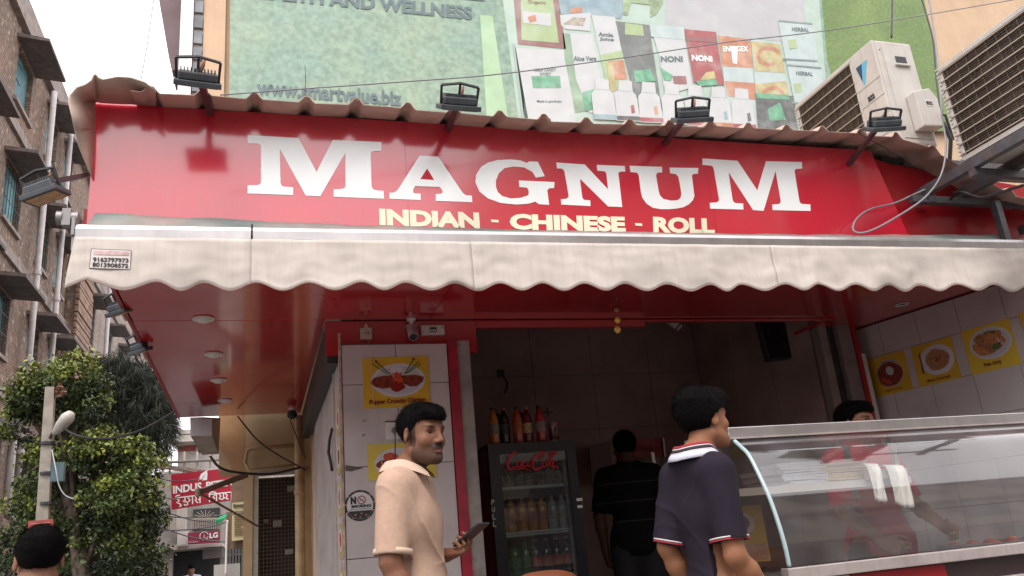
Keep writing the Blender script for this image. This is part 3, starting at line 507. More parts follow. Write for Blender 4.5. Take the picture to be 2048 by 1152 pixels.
for cx, cy in ((1537, 112), (1546, 192)):
    n = 26; q([(cx+24*math.cos(i/n*5.2+1), cy+20*math.sin(i/n*5.2+1)) for i in range(n)]+[(cx+17*math.cos(i/n*5.2+1), cy+13*math.sin(i/n*5.2+1)) for i in range(n-1, -1, -1)], 'tub_swirl', OR, 8)
for k, (yy) in enumerate((20, 108)):
    q([(1556+k*18, yy+22), (1625+k*18, yy+28), (1640+k*18, yy+125), (1576+k*18, yy+120)], 'tub_print', PALEB, 6+k); q([(1557+k*18, yy+20), (1624+k*18, yy+26), (1625+k*18, yy+29), (1557+k*18, yy+23)], 'tub_lid', mat('banner slate', (.22, .32, .32), .5), 8+2*k); bt('HERBAL', (1584+k*8, yy+42), (1618+k*8, yy+44), (1584+k*8, yy+34), lv=8+k, bold=.02); q([(1565+k*18, yy+96), (1634+k*18, yy+100), (1635+k*18, yy+103), (1566+k*18, yy+99)], 'tub_lid', mat('banner slate', (.22, .32, .32), .5), 9+2*k)
    q([(1576+k*10, yy+60), (1592+k*10, yy+58), (1594+k*10, yy+76), (1580+k*10, yy+78)], 'tub_leaf', LIM, 8)
q([(1510, 186), (1586, 192), (1597, 262), (1516, 258)], 'dark_box_print', DRK, 9); q([(1512, 186), (1576, 190), (1580, 200), (1514, 196)], 'box_top', GR2, 10); q([(1535, 218), (1560, 205), (1572, 240), (1540, 242)], 'box_logo', GR2, 10)
bands = [BLU, DRK, NR, PWH, NR, OR, NR, BLU]
for i in range(7):
    x0 = 1183+i*46.5; yb = 232+i*3.2
    w = 44; pts = [(x0+8, yb-75), (x0+34, yb-73), (x0+36, yb-52), (x0+43, yb-44), (x0+52, yb+8), (x0+5, yb+6), (x0, yb-46), (x0+7, yb-54)]
    q(pts, 'jar_print', PWH, 11); q([(x0+4, yb-4), (x0+50, yb-2), (x0+51, yb+6), (x0+5, yb+4)], 'jar_band', bands[i], 12); q([(x0+9, yb-55), (x0+35, yb-53), (x0+35, yb-52), (x0+9, yb-54)], 'jar_lid_line', PALEB, 12)
    q([(x0+32, yb-24), (x0+38, yb-26), (x0+41, yb-10), (x0+34, yb-8)], 'jar_figure', bands[(i+3) % 8], 12)

mat = _m0
# ================================================================ red sign board
YS = 3.40
SB = thing('sign_board', 'long glossy red shop sign with big white serif capitals above the awning', 'shop sign', (1.5, YS, 2.5))
a, b_, c, d = P(192, 205, Y=YS), Vector((-.675, YS, 2.46)), Vector((P(1822, 462, Y=YS).x, YS, 2.46)), Vector((P(1738, 290, Y=YS).x, YS, 3.10))
m = MB(); m.plate([[(a.x, YS, a.z), b_, c, d]], (0, .03, 0)); m.build('panel', RED, SB)
m = MB(); m.plate([[(c.x-.06, YS+.033, 2.46), (4.9, YS+.033, 2.46), (4.9, YS+.033, 2.9), (3.5, YS+.033, 3.04), (d.x-.06, YS+.033, 3.095)]], (0, .03, 0)); m.build('side_panel', mat('red sheet dark reflection', (.30, .010, .016), .2, 0, (3, .1), spec=.5), SB)  # slanted edge and darker red stand in for a dark reflection on the sign
m = MB(); m.box((-.67, YS+.031, 2.52), (-.64, 4.7, 3.05)); m.box((-.64, YS+.07, 3.0), (4.8, YS+.10, 3.04)); m.build('frame', STEEL, SB)
def a8(l): return [(650+x/2.56, 200+y/2.56) for x, y in l]
def ar(l): return [(1300+x/2.738, 220+y/2.738) for x, y in l]
for xx_ in (P(810, 300, Y=YS).x, 2.25):
    m = MB(); m.box((xx_, YS-.0006, 2.5), (xx_+.0012, YS-.0002, 3.09)); m.build('panel_seam', REDD, SB)
M1 = [(495, 270), (597, 276), (633, 344), (665.6, 280), (763.3, 284), (762.5, 301.6), (747.7, 302.3), (743, 304), (741.5, 308), (743, 371.9), (745, 377), (749, 380), (767.2, 382), (768, 397.3), (667.6, 393.4), (667.6, 378.9), (684, 378), (689, 376), (691, 371.9), (691, 305), (640.6, 392.3), (611.5, 391), (559.4, 297.6), (561, 366), (563, 371), (567, 373), (586.3, 374.5), (586.3, 390.1), (495, 386.7), (495, 370.6), (515, 370.2), (520, 368.5), (522, 364), (522, 293.3), (520, 289), (516, 287.2), (496, 286.8)]
AA = a8([(485, 284), (580, 290), (700, 468), (712, 482), (725, 488), (752, 490), (754, 523), (567, 516), (567, 482), (594, 480), (602, 474), (602, 465), (588, 445), (462, 440), (450, 462), (452, 474), (460, 478), (490, 480), (490, 512), (330, 505), (330, 475), (352, 474), (364, 468), (375, 456)]); AH = a8([(523, 350), (560, 410), (488, 405)])
GG = a8([(950, 304), (1000, 309), (1033, 322), (1047, 314), (1090, 316), (1125, 390), (1080, 397), (1062, 368), (1020, 345), (965, 340), (920, 348), (890, 375), (875, 412), (875, 445), (885, 472), (908, 492), (950, 504), (1000, 501), (1036, 490), (1043, 482), (1043, 462), (1035, 449), (995, 445), (993, 412), (1175, 420), (1173, 450), (1148, 452), (1138, 462), (1148, 537), (1095, 533), (1078, 520), (1040, 531), (980, 535), (900, 527), (835, 504), (790, 468), (770, 420), (775, 380), (800, 342), (835, 320), (885, 307)])
NN = a8([(1185, 320), (1330, 330), (1450, 458), (1441, 378), (1436, 367), (1425, 364), (1395, 362), (1392, 332), (1535, 338), (1537, 365), (1510, 367), (1502, 376), (1522, 548), (1450, 545), (1305, 402), (1317, 497), (1322, 508), (1332, 512), (1358, 514), (1360, 543), (1210, 535), (1208, 508), (1235, 506), (1247, 497), (1247, 485), (1227, 368), (1219, 354), (1208, 350), (1188, 350)])
UU = [(1339.4, 335), (1396.8, 336.1), (1395.7, 347.1), (1387, 347.8), (1383.8, 351), (1388.8, 391.7), (1386, 400), (1378.5, 408.1), (1368, 414), (1354.8, 416.8), (1338, 418.3), (1321.9, 418.3), (1306, 415.5), (1293, 407), (1285, 396), (1282, 384), (1277.7, 350.4), (1274.2, 345.3), (1261.3, 343.8), (1259.4, 331.6), (1323.8, 333.6), (1324.6, 344.5), (1314.5, 345.3), (1312.1, 350.4), (1317, 381), (1320, 391), (1327, 398), (1341.4, 401.2), (1354.8, 400.5), (1361, 396), (1363, 388), (1361, 375), (1357, 353.5), (1352, 348), (1340.2, 346.4)]
M2 = ar([(287, 265), (480, 278), (588, 440), (635, 280), (832, 285), (833, 320), (803, 322), (792, 330), (793, 345), (818, 497), (824, 510), (836, 515), (878, 517), (880, 553), (672, 548), (670, 518), (705, 515), (715, 508), (716, 495), (688, 332), (622, 552), (565, 548), (430, 340), (452, 490), (458, 504), (470, 510), (510, 512), (512, 545), (330, 540), (328, 508), (365, 506), (377, 498), (378, 485), (350, 325), (345, 310), (335, 304), (288, 300)])
for nm, loops in (('M', [M1]), ('A', [AA, AH]), ('G', [GG]), ('N', [NN]), ('U', [UU]), ('M', [M2])):
    m = MB(); m.plate([[P(*p, Y=YS-.0022) for p in l] for l in loops], (0, .0015, 0)); m.build('letter', WHL, SB)
for s, x0, x1, yb0, yb1, yt in (('INDIAN', 759, 960, 450, 457, 417), ('-', 983, 998, 444, 445, 439), ('CHINESE', 1020, 1252, 459, 464, 427), ('-', 1271, 1285, 451, 452, 446), ('ROLL', 1307, 1430, 465, 468, 433)):
    text(s, P(x0, yb0, Y=YS-.0022), P(x1, yb1, Y=YS-.0022), P(x0-1, yt, Y=YS-.0022), 'lettering', CREAM, SB, (0, .0015, 0), .055 if len(s) > 1 else .02)

# ================================================================ corrugated roof over the sign
CR = thing('corrugated_roof', 'brown corrugated roof sheets sticking out over the top of the red sign', 'roof', (1.5, 3.3, 3.05))
YE = 3.235
val_px = [(192, 172), (300, 182), (440, 189), (549, 197), (659, 204), (754, 209), (836, 219), (960, 228), (1056, 236), (1145, 240), (1227, 244), (1387, 249), (1520, 256), (1592, 259), (1665, 262), (1793, 271), (1855, 289), (1890, 312), (1960, 350), (2048, 400)]
_v = [P(x_, y_, Y=YE) for x_, y_ in val_px]
def eave(x): return float(np.interp(x, [v.x for v in _v], [v.z for v in _v]))
rid = [P(x_, 200, Y=YE).x for x_ in (300, 405, 508, 613, 713, 815, 905, 996, 1083, 1168, 1254, 1333, 1411, 1485, 1560, 1630, 1705, 1775, 1842, 1905, 1965, 2025, 2080)]
RP = [(-.036, .000), (-.024, .012), (-.013, .027), (-.006, .032), (.010, .032), (.017, .026), (.028, .010), (.038, .000)]
for k_ in range(0, len(rid)-1, 4):
    grp = rid[k_:k_+5]; prof = []
    for r_ in grp: prof += [(r_+px_, h_) for px_, h_ in RP]
    if k_ == 0: prof = [(P(262, 170, Y=YE).x, .002)]+prof
    rows = []; jit = random.uniform(-.008, .008)
    for t in (0, .12, .5, 1): rows.append([(px_, lerp(YE+jit, 4.79, t), eave(px_)-.010+h_+.004*((k_//4) % 2)+lerp(0, .34, t)+.002*math.sin(px_*23+t*3)) for px_, h_ in prof])
    m = MB(); m.grid(rows); o = m.build('roof_sheet', ROOFM, CR, fix=False); so_ = o.modifiers.new('s', 'SOLIDIFY'); so_.thickness = .003
# curled end sheet at the left: front lip and the underside behind it
lip = [(150, 262), (141, 226), (136, 205), (138, 190), (152, 174), (170, 168), (181, 160), (186, 149), (192, 147), (198, 154), (206, 158), (235, 152), (262, 154), (290, 163), (312, 180)]
und = [(188, 262), (186, 232), (185, 212), (186, 204), (188, 203), (190, 203), (192, 203), (193, 203), (194, 203), (196, 203), (202, 204), (235, 206), (262, 207), (290, 209), (312, 210)]
m = MB(); rows = [[P(x_, y_, Y=3.20) for x_, y_ in lip], [lerp(P(a_[0], a_[1], Y=3.20), P(b_[0], b_[1], Y=3.39), .5)+Vector((0, 0, .012)) for a_, b_ in zip(lip, und)], [P(x_, y_, Y=3.39) for x_, y_ in und]]
m.grid(rows); o = m.build('curled_end_sheet', ROOFM, CR, True, fix=False); so_ = o.modifiers.new('s', 'SOLIDIFY'); so_.thickness = .006
m = MB(); rows = [[P(141, 206, Y=3.25), P(165, 204, Y=3.3), P(190, 203, Y=3.385)], [P(144, 240, Y=3.26), P(165, 245, Y=3.3), P(189, 250, Y=3.385)], [P(156, 290, Y=3.3), P(170, 296, Y=3.33), P(187, 305, Y=3.385)], [P(176, 340, Y=3.36), P(180, 348, Y=3.37), P(184.5, 356, Y=3.385)]]
m.grid(rows); o = m.build('side_flashing', ROOFM, CR, True, fix=False); o.modifiers.new('s', 'SOLIDIFY').thickness = .004
m = MB(); m.plate([[Vector((-.68, 3.42, 2.5)), Vector((-.68, 4.78, 2.5)), Vector((-.68, 4.78, 3.3)), Vector((-.68, 3.42, 3.08))]], (.004, 0, 0)); m.build('side_sheet', ROOFM, CR)

# ================================================================ awning
AW = thing('awning', 'retracted off-white canvas awning with scalloped hanging valance under the red sign', 'awning', (1.6, 3.15, 2.3))
xl, xr = -.665, 4.02
ZB = lambda x: lerp(2.405, 2.462, (x-xl)/(xr-xl))
cpx = [(180, 427), (400, 437), (640, 449), (1000, 460), (1430, 468), (1700, 471), (1985, 470)]; cw = [P(x_, y_, Y=3.392) for x_, y_ in cpx]; m = MB(); rows = []
xsr = [lerp(xl+.02, cw[-1].x, i/40) for i in range(41)]; zb_ = [float(np.interp(x_, [v.x for v in cw], [v.z for v in cw])) for x_ in xsr]
for t in (0, .35, .7, 1): rows.append([(x_+.06*t*(i/40)**6, lerp(3.392, 3.195, t), lerp(z_, ZB(x_)+.002, t)-.010*math.sin(math.pi*t)+.003*math.sin(i*1.9)*(1-t)) for i, (x_, z_) in enumerate(zip(xsr, zb_))])
m.grid(rows); o = m.build('canopy', mat('awning top canvas', (.17, .23, .215), .8, 0, (7, .2), c2=(.30, .24, .22)), AW, True, fix=False); o.modifiers.new('s', 'SOLIDIFY').thickness = .003
def barseg(x0, x1, nm):
    m = MB(); pr = [(-.022, -.030), (-.024, .004), (-.016, .022), (0, .030), (.018, .026), (.022, .0), (.020, -.030)]
    m.grid([[(x_, 3.18+py, ZB(x_)-.016+pz) for py, pz in pr+pr[:1]] for x_ in (x0, x1)]); m.add([(x0, 3.18+a_, ZB(x0)-.016+b_) for a_, b_ in pr], [tuple(range(7))]); m.add([(x1, 3.18+a_, ZB(x1)-.004+b_) for a_, b_ in pr], [tuple(range(7))]); m.build(nm, ALU, AW, bevel=.003)
xs_ = P(504, 465, Y=3.18).x; barseg(xl, xs_-.004, 'front_bar'); barseg(xs_+.004, xr, 'front_bar')
m = MB(); m.box((xs_-.004, 3.162, ZB(xs_)-.028), (xs_+.004, 3.2, ZB(xs_)+.02)); m.build('bar_joint', BLK, AW)
m = MB(); m.box((xl-.012, 3.15, ZB(xl)-.04), (xl-.001, 3.205, ZB(xl)+.03)); m.box((xl-.01, 3.16, ZB(xl)-.10), (xl-.002, 3.18, ZB(xl)-.04)); m.build('end_cap', mat('grey cast metal', (.25, .24, .24), .5, .5), AW)
m = MB(); c = P(143, 437, Y=3.25); m.lathe(c-Vector((.05, 0, 0)), [(.028, 0), (.028, .02), (.018, .022), (.018, .05), (.026, .052), (.026, .075)], 14, (1, 0, 0)); m.box(c+Vector((-.03, -.02, -.035)), c+Vector((.0, .02, .035))); m.build('arm_bracket', MT['grey cast metal'], AW, 2)
# valance with scallops
seams = [(xl, P(503, 480, Y=3.155).x), (0, P(943, 500, Y=3.155).x), (0, P(1542, 500, Y=3.155).x), (0, xr)]
vx = [xl]+[s[1] for s in seams]
def zbot(x): return lerp(2.162, 2.183, (x-xl)/(xr-xl)) + .0
peaks = [P(px_, 575, Y=3.155).x for px_ in (186, 315, 407, 512, 617, 723, 811, 911, 1000, 1085, 1168, 1250, 1335, 1424, 1483, 1570, 1636, 1710, 1778, 1840, 1911, 1985, 2060)]
def scal(x):
    i = np.searchsorted(peaks, x)
    if i == 0: return .030 - .075*min(1, (peaks[0]-x)/.14)
    if i >= len(peaks): return 0
    t = (x-peaks[i-1])/(peaks[i]-peaks[i-1]); return .017*math.cos(2*math.pi*t)*1.0
for k in range(4):
    x0, x1 = vx[k]+.0003*(k > 0), vx[k+1]-.0003; n = max(24, int((x1-x0)*60)); rows = []
    for j in range(15):
        t = j/14; row = []
        for i in range(n+1):
            x_ = lerp(x0, x1, i/n); zt = ZB(x_)-.047; zb = zbot(x_)+scal(x_); z = lerp(zt, zb, t)
            dy = .005*math.sin(x_*6.1+t*2)*t+.002*math.sin(x_*17+t*5)*t+.0012*math.sin(x_*31-t*9)*t + (.008*math.sin(x_*9+4*t)*t if x_ > 2.6 else 0)+.010*noise.noise(Vector((x_*3.2, t*1.5, 5)))*t+.004*noise.noise(Vector((x_*9, t*5, 9)))
            row.append((x_-.06*t*(x_ < xl+.25)*(xl+.25-x_)*4*.3, 3.158-.01*t+dy, z))
        rows.append(row)
    m = MB(); m.grid(rows); o = m.build('valance', FAB, AW, True, fix=False); o.modifiers.new('s', 'SOLIDIFY').thickness = .0025
    e_ = MB(); bot = rows[-1]; e_.grid([[(p[0], p[1]-.0028, p[2]+.0035) for p in bot], [(p[0], p[1]-.0032, p[2]-.001) for p in bot], [(p[0], p[1]+.0035, p[2]-.001) for p in bot]]); e_.build('hem', mat('hem tape', (.50, .36, .32), .8), AW, True, fix=False)
# phone number sticker on the valance
yv = 3.150
ST = MB(); ST.plate([[P(*p, Y=yv-.004) for p in ((182, 497), (263, 500), (261, 540), (178, 537))]], (0, .002, 0))
st = ST.build('phone_sticker', mat('sticker grey', (.16, .15, .15), .6), None, label='small white phone number sticker near the left end of the awning valance', cat='sticker')
m = MB(); m.plate([[P(*p, Y=yv-.006) for p in ((183.5, 498.5), (261.5, 501.5), (259.5, 538.5), (179.5, 535.5))]], (0, .0015, 0)); m.build('face', mat('sticker white', (.66, .60, .58), .6, nz=(30, .08)), st)
m = MB(); m.plate([[P(*p, Y=yv-.0075) for p in ((187, 501), (258, 503.5), (258, 511), (187, 509))]], (0, .001, 0)); m.build('faded_line', mat('faded print', (.55, .38, .38), .6, nz=(60, .3)), st)
INK = mat('black ink', (.03, .03, .035), .6)
text('9163797973', P(186, 523, Y=yv-.008), P(257, 525.5, Y=yv-.008), P(186, 514, Y=yv-.008), 'lettering', INK, st, (0, .001, 0), .03)
text('8013908572', P(184.5, 533, Y=yv-.008), P(256.5, 536, Y=yv-.008), P(185, 524.5, Y=yv-.008), 'lettering', INK, st, (0, .001, 0), .03)

# ================================================================ red canopy soffit with downlights
ZS = 2.50
SO = thing('soffit_canopy', 'glossy dark red panelled ceiling running under the sign and back along the side lane', 'canopy', (0, 4.2, ZS))
m = MB(); m.box((-.68, YS+.04, ZS), (1.0, 4.755, ZS+.02)); m.build('panel', SOF, SO)
m = MB(); m.box((1.004, YS+.04, ZS), (2.9, 4.755, ZS+.02)); m.build('panel', SOF, SO)
m = MB(); m.box((2.904, YS+.04, ZS), (4.9, 4.755, ZS+.02)); m.build('panel', SOF, SO); m = MB(); m.box((4.0, 4.763, ZS), (4.9, 5.25, ZS+.02)); m.build('panel', SOF, SO)
m = MB(); m.box((-.68, 4.763, ZS), (.37, 7.2, ZS+.02)); m.build('panel', SOF, SO); m = MB(); m.box((-.68, 7.208, ZS), (.37, 7.85, ZS+.02)); m.build('panel', SOF, SO)
m = MB(); m.box((-.68, YS+.05, ZS+.022), (4.9, 4.80, ZS+.05)); m.build('backing', BLK, SO); m = MB(); m.box((-.68, 4.802, ZS+.022), (.37, 7.85, ZS+.05)); m.build('backing', BLK, SO)
m = MB(); m.box((-.70, YS+.05, ZS-.008), (-.682, 7.86, ZS+.10)); m.build('edge_trim', REDD, SO)
# black seam lines drawn in the photo by the wall head
LW = mat('lamp white', (.72, .70, .66), .35); LD = mat('lamp diffuser', (.62, .58, .52), .3)
dl = []
for (px_, py_, lab) in ((407, 636, 'recessed round ceiling light nearest the awning in the red ceiling'), (427, 707, 'second recessed round light back from the awning, in the red ceiling'), (437, 759, 'third recessed round light back in the red ceiling'), (450, 800, 'farthest and smallest recessed light at the rear of the red ceiling')):
    c = P(px_, py_, Z=ZS)
    if not dl:
        t_ = thing('ceiling_light', lab, 'ceiling light', c, 'round lights set in the red ceiling'); m = MB(); m.lathe(c, [(.056, .0), (.060, -.006), (.058, -.010), (.046, -.007), (.046, 0)], 24); m.build('ring', LW, t_, True)
        m = MB(); m.lathe(c, [(.045, -.003), (.044, -.012), (.034, -.022), (.018, -.028), (.002, -.030)], 20); m.build('diffuser', LD, t_, True); dl.append(t_)
    else: o = copy_tree(dl[0]); o.location = c; o['label'] = lab
c = P(1803, 607, Z=ZS); t_ = thing('ceiling_light', 'open black-centred round ceiling light on the right side above the tiled wall', 'ceiling light', c, 'round lights set in the red ceiling')
m = MB(); m.lathe(c, [(.035, .0), (.048, -.006), (.047, -.011), (.038, -.010), (.036, .0)], 24); m.build('ring', LW, t_, True); m = MB(); m.lathe(c, [(.036, -.002), (.034, -.006), (.01, -.003)], 20); m.build('socket', DK, t_, True)
# ================================================================ shop front: pillar, header, posts
SHOP = thing('shop_front', 'white tiled shop front pillar with red edges and the dark shop room beside it', 'shop building', (2.6, 4.7, 0))
YP = 4.70; TT = .006
m = MB(); m.box((.455, YP+.01, 0), (1.09, 5.1, 2.335)); m.build('pillar_core', GROUT, SHOP)
zt = [2.33, 2.09, 1.62, 1.13, .66, .2, .01]
tile_n = 0
def tile(x0, x1, z0, z1, y=YP, par=SHOP, j=.002):
    m = MB(); d = random.uniform(0, .0015); m.box((x0+j, y-d, z0+j), (x1-j, y+.009, z1-j)); return m.build('tile', TILE, par, bevel=.0015)
for r in range(6):
    for (x0, x1) in (((.457, .775), (.775, 1.088)) if r else ((.457, .775), (.775, 1.088))): tile(x0, x1, zt[r+1], zt[r])
# pillar flank facing the lane with small stickers
m = MB(); m.box((.449, YP+.012, .0), (.4545, 5.1, 2.335)); m.build('flank_tile', TILE, SHOP)
m = MB(); m.box((.440, YP-.004, .0), (.4535, YP+.010, 2.40)); m.build('corner_bead', mat('worn cream edge', (.48, .38, .30), .7, 0, (30, .3), stain=(12, .7, (.25, .10, .05))), SHOP)
m = MB(); m.box((1.092, YP-.012, 0), (1.15, YP+.2, 2.345)); m.build('red_edge_strip', mat('red paint strip', (.36, .02, .045), .4, 0, (5, .2), stain=(14, .4, (.12, .02, .03))), SHOP)
m = MB(); m.box((1.152, YP-.004, 0), (1.228, YP+.2, 2.345)); m.build('grey_jamb', mat('weathered grey strip', (.33, .30, .28), .7, 0, (9, .3), stain=(18, .6, (.13, .11, .10))), SHOP)
m = MB(); m.box((.375, YP+.078, 2.29), (1.30, YP+.12, 2.498)); m.build('header', SOF, SHOP)
xh = P(1290, 650, Y=YP+.078).x; m = MB(); m.box((1.302, YP+.078, P(1000, 655, Y=YP+.078).z), (xh, YP+.12, 2.498)); m.build('header', SOF, SHOP); m = MB(); m.box((xh+.002, YP+.078, 2.484), (4.02, YP+.12, 2.498)); m.build('header', SOF, SHOP)
m = MB(); m.box((.385, YP+.123, 2.25), (.448, 7.8, 2.497)); m.build('side_beam', BLK, SHOP)
# long grey panel on the lane side
m = MB(); m.box((.452, 5.13, 0), (.50, 7.15, 2.30)); m.build('side_shutter', mat('grey shutter paint', (.40, .36, .35), .6, 0, (3, .15), stain=(7, .5, (.22, .19, .18)), streak=(.3, (.2, .17, .15))), SHOP)
m = MB(); m.box((.438, 5.102, 0), (.451, 5.128, 2.35)); m.build('shutter_post', mat('pale rusty post', (.48, .42, .38), .6, 0, (20, .25), stain=(20, .6, (.2, .1, .06))), SHOP)
# room
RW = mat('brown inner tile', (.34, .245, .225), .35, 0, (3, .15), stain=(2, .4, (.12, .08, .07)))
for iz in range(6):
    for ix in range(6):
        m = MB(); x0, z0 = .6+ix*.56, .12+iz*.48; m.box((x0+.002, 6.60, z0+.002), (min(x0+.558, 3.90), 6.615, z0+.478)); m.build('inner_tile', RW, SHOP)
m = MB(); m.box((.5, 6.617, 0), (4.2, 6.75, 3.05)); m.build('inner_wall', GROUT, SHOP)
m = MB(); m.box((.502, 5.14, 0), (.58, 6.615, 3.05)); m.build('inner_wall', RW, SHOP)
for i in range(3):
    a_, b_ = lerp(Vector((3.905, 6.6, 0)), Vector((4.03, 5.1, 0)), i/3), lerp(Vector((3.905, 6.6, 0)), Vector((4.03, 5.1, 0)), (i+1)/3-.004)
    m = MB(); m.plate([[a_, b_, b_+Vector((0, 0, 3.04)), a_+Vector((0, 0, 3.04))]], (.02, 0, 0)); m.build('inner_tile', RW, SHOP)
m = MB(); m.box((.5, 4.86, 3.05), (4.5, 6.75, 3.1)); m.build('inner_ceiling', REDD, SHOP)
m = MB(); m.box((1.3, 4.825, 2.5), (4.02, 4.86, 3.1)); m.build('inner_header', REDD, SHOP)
# posts at the right of the opening
for x0, x1, y0, mt_, nm in ((4.03, 4.10, 5.0, mat('grey brown post', (.22, .18, .16), .6, 0, (8, .2)), 'post'), (4.105, 4.18, 5.03, BLK, 'post'), (4.185, 4.30, 4.98, mat('grey post', (.20, .17, .17), .6, 0, (8, .2)), 'post'), (4.305, 4.345, 4.97, REDD, 'post')):
    m = MB(); m.box((x0, y0, 0), (x1, y0+.08, 2.62)); m.build(nm, mt_, SHOP)
m = MB(); m.box((4.355, 4.99, 0), (4.40, 5.02, 2.28)); m.build('white_strip', WHT, SHOP)
# ---- tiled right wall (slightly splayed)
A0 = Vector((4.43, 5.19, 0)); DR = (Vector((4.65, 4.21, 0))-A0).normalized(); NR_ = Vector((DR.y, -DR.x, 0)); NR_ = NR_ if NR_.x < 0 else -NR_
def W(s, z, out=0): return A0+DR*s+Vector((0, 0, z))+NR_*out
def PW(x, y, out=0):
    d_ = ray(x, y); t_ = ((A0-EYE).dot(NR_)+out)/d_.dot(NR_); return EYE+d_*t_
RWALL = thing('tiled_side_wall', 'pale marble tiled wall on the right with yellow dish posters, below the red ceiling', 'wall', W(1, 0))
m = MB(); m.plate([[W(-.12, 0, -.01), W(2.6, 0, -.01), W(2.6, 2.495, -.01), W(-.12, 2.495, -.01)]], -NR_*.12); m.build('core', GROUT, RWALL)
sv = [-.115, 0.0, .30, .605, .915, 1.235, 1.545, 1.855, 2.165, 2.475]; zv = [.0, .27, .55, .83, 1.11, 1.39, 1.67, 1.955, 2.25, 2.492]
for i in range(9):
    for j in range(9):
        m = MB(); o_ = random.uniform(0, .0015); a_ = .0018
        m.plate([[W(sv[i]+a_, zv[j]+a_, o_), W(sv[i+1]-a_, zv[j]+a_, o_), W(sv[i+1]-a_, zv[j+1]-a_, o_), W(sv[i]+a_, zv[j+1]-a_, o_)]], -NR_*.0095); m.build('tile', TILE, RWALL)
# ================================================================ posters
PY = mat('poster yellow', (.66, .42, .035), .35, 0, (4, .08)); PYL = mat('poster light yellow', (.62, .50, .06), .35, 0, (4, .08)); PLATE = mat('printed plate', (.62, .62, .66), .4, 0, (6, .06)); PLI = mat('printed plate inner', (.52, .52, .56), .4, 0, (6, .08))
FD = mat('food print dark red', (.20, .03, .012), .4, 0, (60, .5), (80, .5)); FB = mat('food print brown', (.34, .15, .06), .4, 0, (70, .5), (90, .5)); FR = mat('food print red', (.55, .07, .02), .4, 0, (60, .35)); FN = mat('food print noodle', (.42, .20, .09), .4, 0, (150, .6), (200, .5)); FG = mat('food print green', (.06, .12, .03), .4, 0, (40, .3)); FO = mat('food print orange', (.50, .20, .07), .4, 0, (60, .35)); PTX = mat('poster maroon text', (.22, .015, .02), .4)
def ellpts(cx, cy, rx, ry, n=30, rot=0, wob=0, seed=0):
    r_ = random.Random(seed); ph = [r_.uniform(0, 6) for _ in range(3)]
    out = []
    for i in range(n):
        a_ = 2*math.pi*i/n; w_ = 1+wob*(math.sin(3*a_+ph[0])+.7*math.sin(5*a_+ph[1])+.5*math.sin(8*a_+ph[2]))/2; u_, v_ = rx*w_*math.cos(a_), ry*w_*math.sin(a_)
        out.append((cx+u_*math.cos(rot)-v_*math.sin(rot), cy+u_*math.sin(rot)+v_*math.cos(rot)))
    return out
class Poster:
    def __init__(s, label, base, ux, uz, n, group, name='poster', cat='poster', mt=PY, quad=(0, 0, 1, 1)):
        s.b, s.ux, s.uz, s.n = base, ux, uz, n; s.l = 0; s.root = None; s.root = s.put([(quad[0], quad[1]), (quad[2], quad[1]), (quad[2], quad[3]), (quad[0], quad[3])], name, mt, th=.002)
        _tag(s.root, label, cat, group, None)
    def pt(s, u, v, l): return s.b+s.ux*u+s.uz*v+s.n*(.0045+.0009*l)
    def put(s, pts, name, mt, lv=0, th=.0006):
        m = MB(); m.plate([[s.pt(u, v, lv) for u, v in pts]], -s.n*th); return m.build(name, mt, s.root)
    def txt(s, t, u0, u1, v0, v1, mt, lv=6, bold=.02, name='lettering'): text(t, s.pt(u0, v0, lv), s.pt(u1, v0, lv), s.pt(u0, v1, lv), name, mt, s.root, -s.n*.0005, bold)
GP = 'yellow dish posters'
def fromquad(tlp, trp, blp, f): a_, b_, c_ = f(*tlp), f(*trp), f(*blp); return c_, (b_-a_), (a_-c_)
fy = lambda x, y: P(x, y, Y=YP)
b0, ux, uz = fromquad((724.9, 716.7), (855.7, 712), (727.3, 818), fy)
p = Poster('yellow poster of a chicken dish at the top of the white tiled pillar', b0, ux, uz, Vector((0, -1, 0)), GP)
p.put(ellpts(.53, .53, .41, .335), 'plate_print', PLATE, 1); p.put(ellpts(.53, .53, .36, .29), 'plate_print', PLI, 2)
p.put(ellpts(.50, .74, .09, .085), 'bowl_print', PLATE, 3); p.put([(.10, .50), (.17, .60), (.30, .63), (.44, .63), (.46, .50), (.42, .39), (.30, .37), (.18, .41)], 'chicken_print', FD, 4); p.put([(.54, .62), (.66, .62), (.80, .62), (.92, .57), (.90, .48), (.80, .39), (.70, .39), (.58, .48)], 'chicken_print', FD, 4)
p.put(ellpts(.51, .40, .11, .10, 18, 0, .12, 3), 'chicken_print', mat('food print deep red', (.28, .012, .010), .4), 5); p.put([(.42, .68), (.46, .62), (.45, .50), (.52, .46), (.60, .48), (.60, .56), (.56, .60), (.58, .68), (.53, .66), (.50, .71), (.47, .66)], 'garnish_print', FR, 5)
for (a_, b_, c_, d_) in ((.20, .91, .42, .63), (.13, .88, .36, .66), (.77, .93, .62, .64), (.86, .90, .64, .65), (.88, .83, .66, .66)):
    p.put([(a_-.012, b_), (a_+.012, b_), (c_+.008, d_), (c_-.008, d_)], 'stem_print', FG, 6)
p.put(ellpts(.20, .92, .022, .02, 10), 'stem_print', INK, 7); p.put(ellpts(.77, .94, .025, .02, 10), 'stem_print', INK, 7)
p.txt('Pepper Crunchy Chicken', .085, .925, .05, .165, PTX, 6, .035)
b0, ux, uz = fromquad((734, 889), (869, 883), (737, 962), fy)
p = Poster('yellow dish poster behind the man in the cream shirt', b0, ux, uz, Vector((0, -1, 0)), GP, mt=PYL)
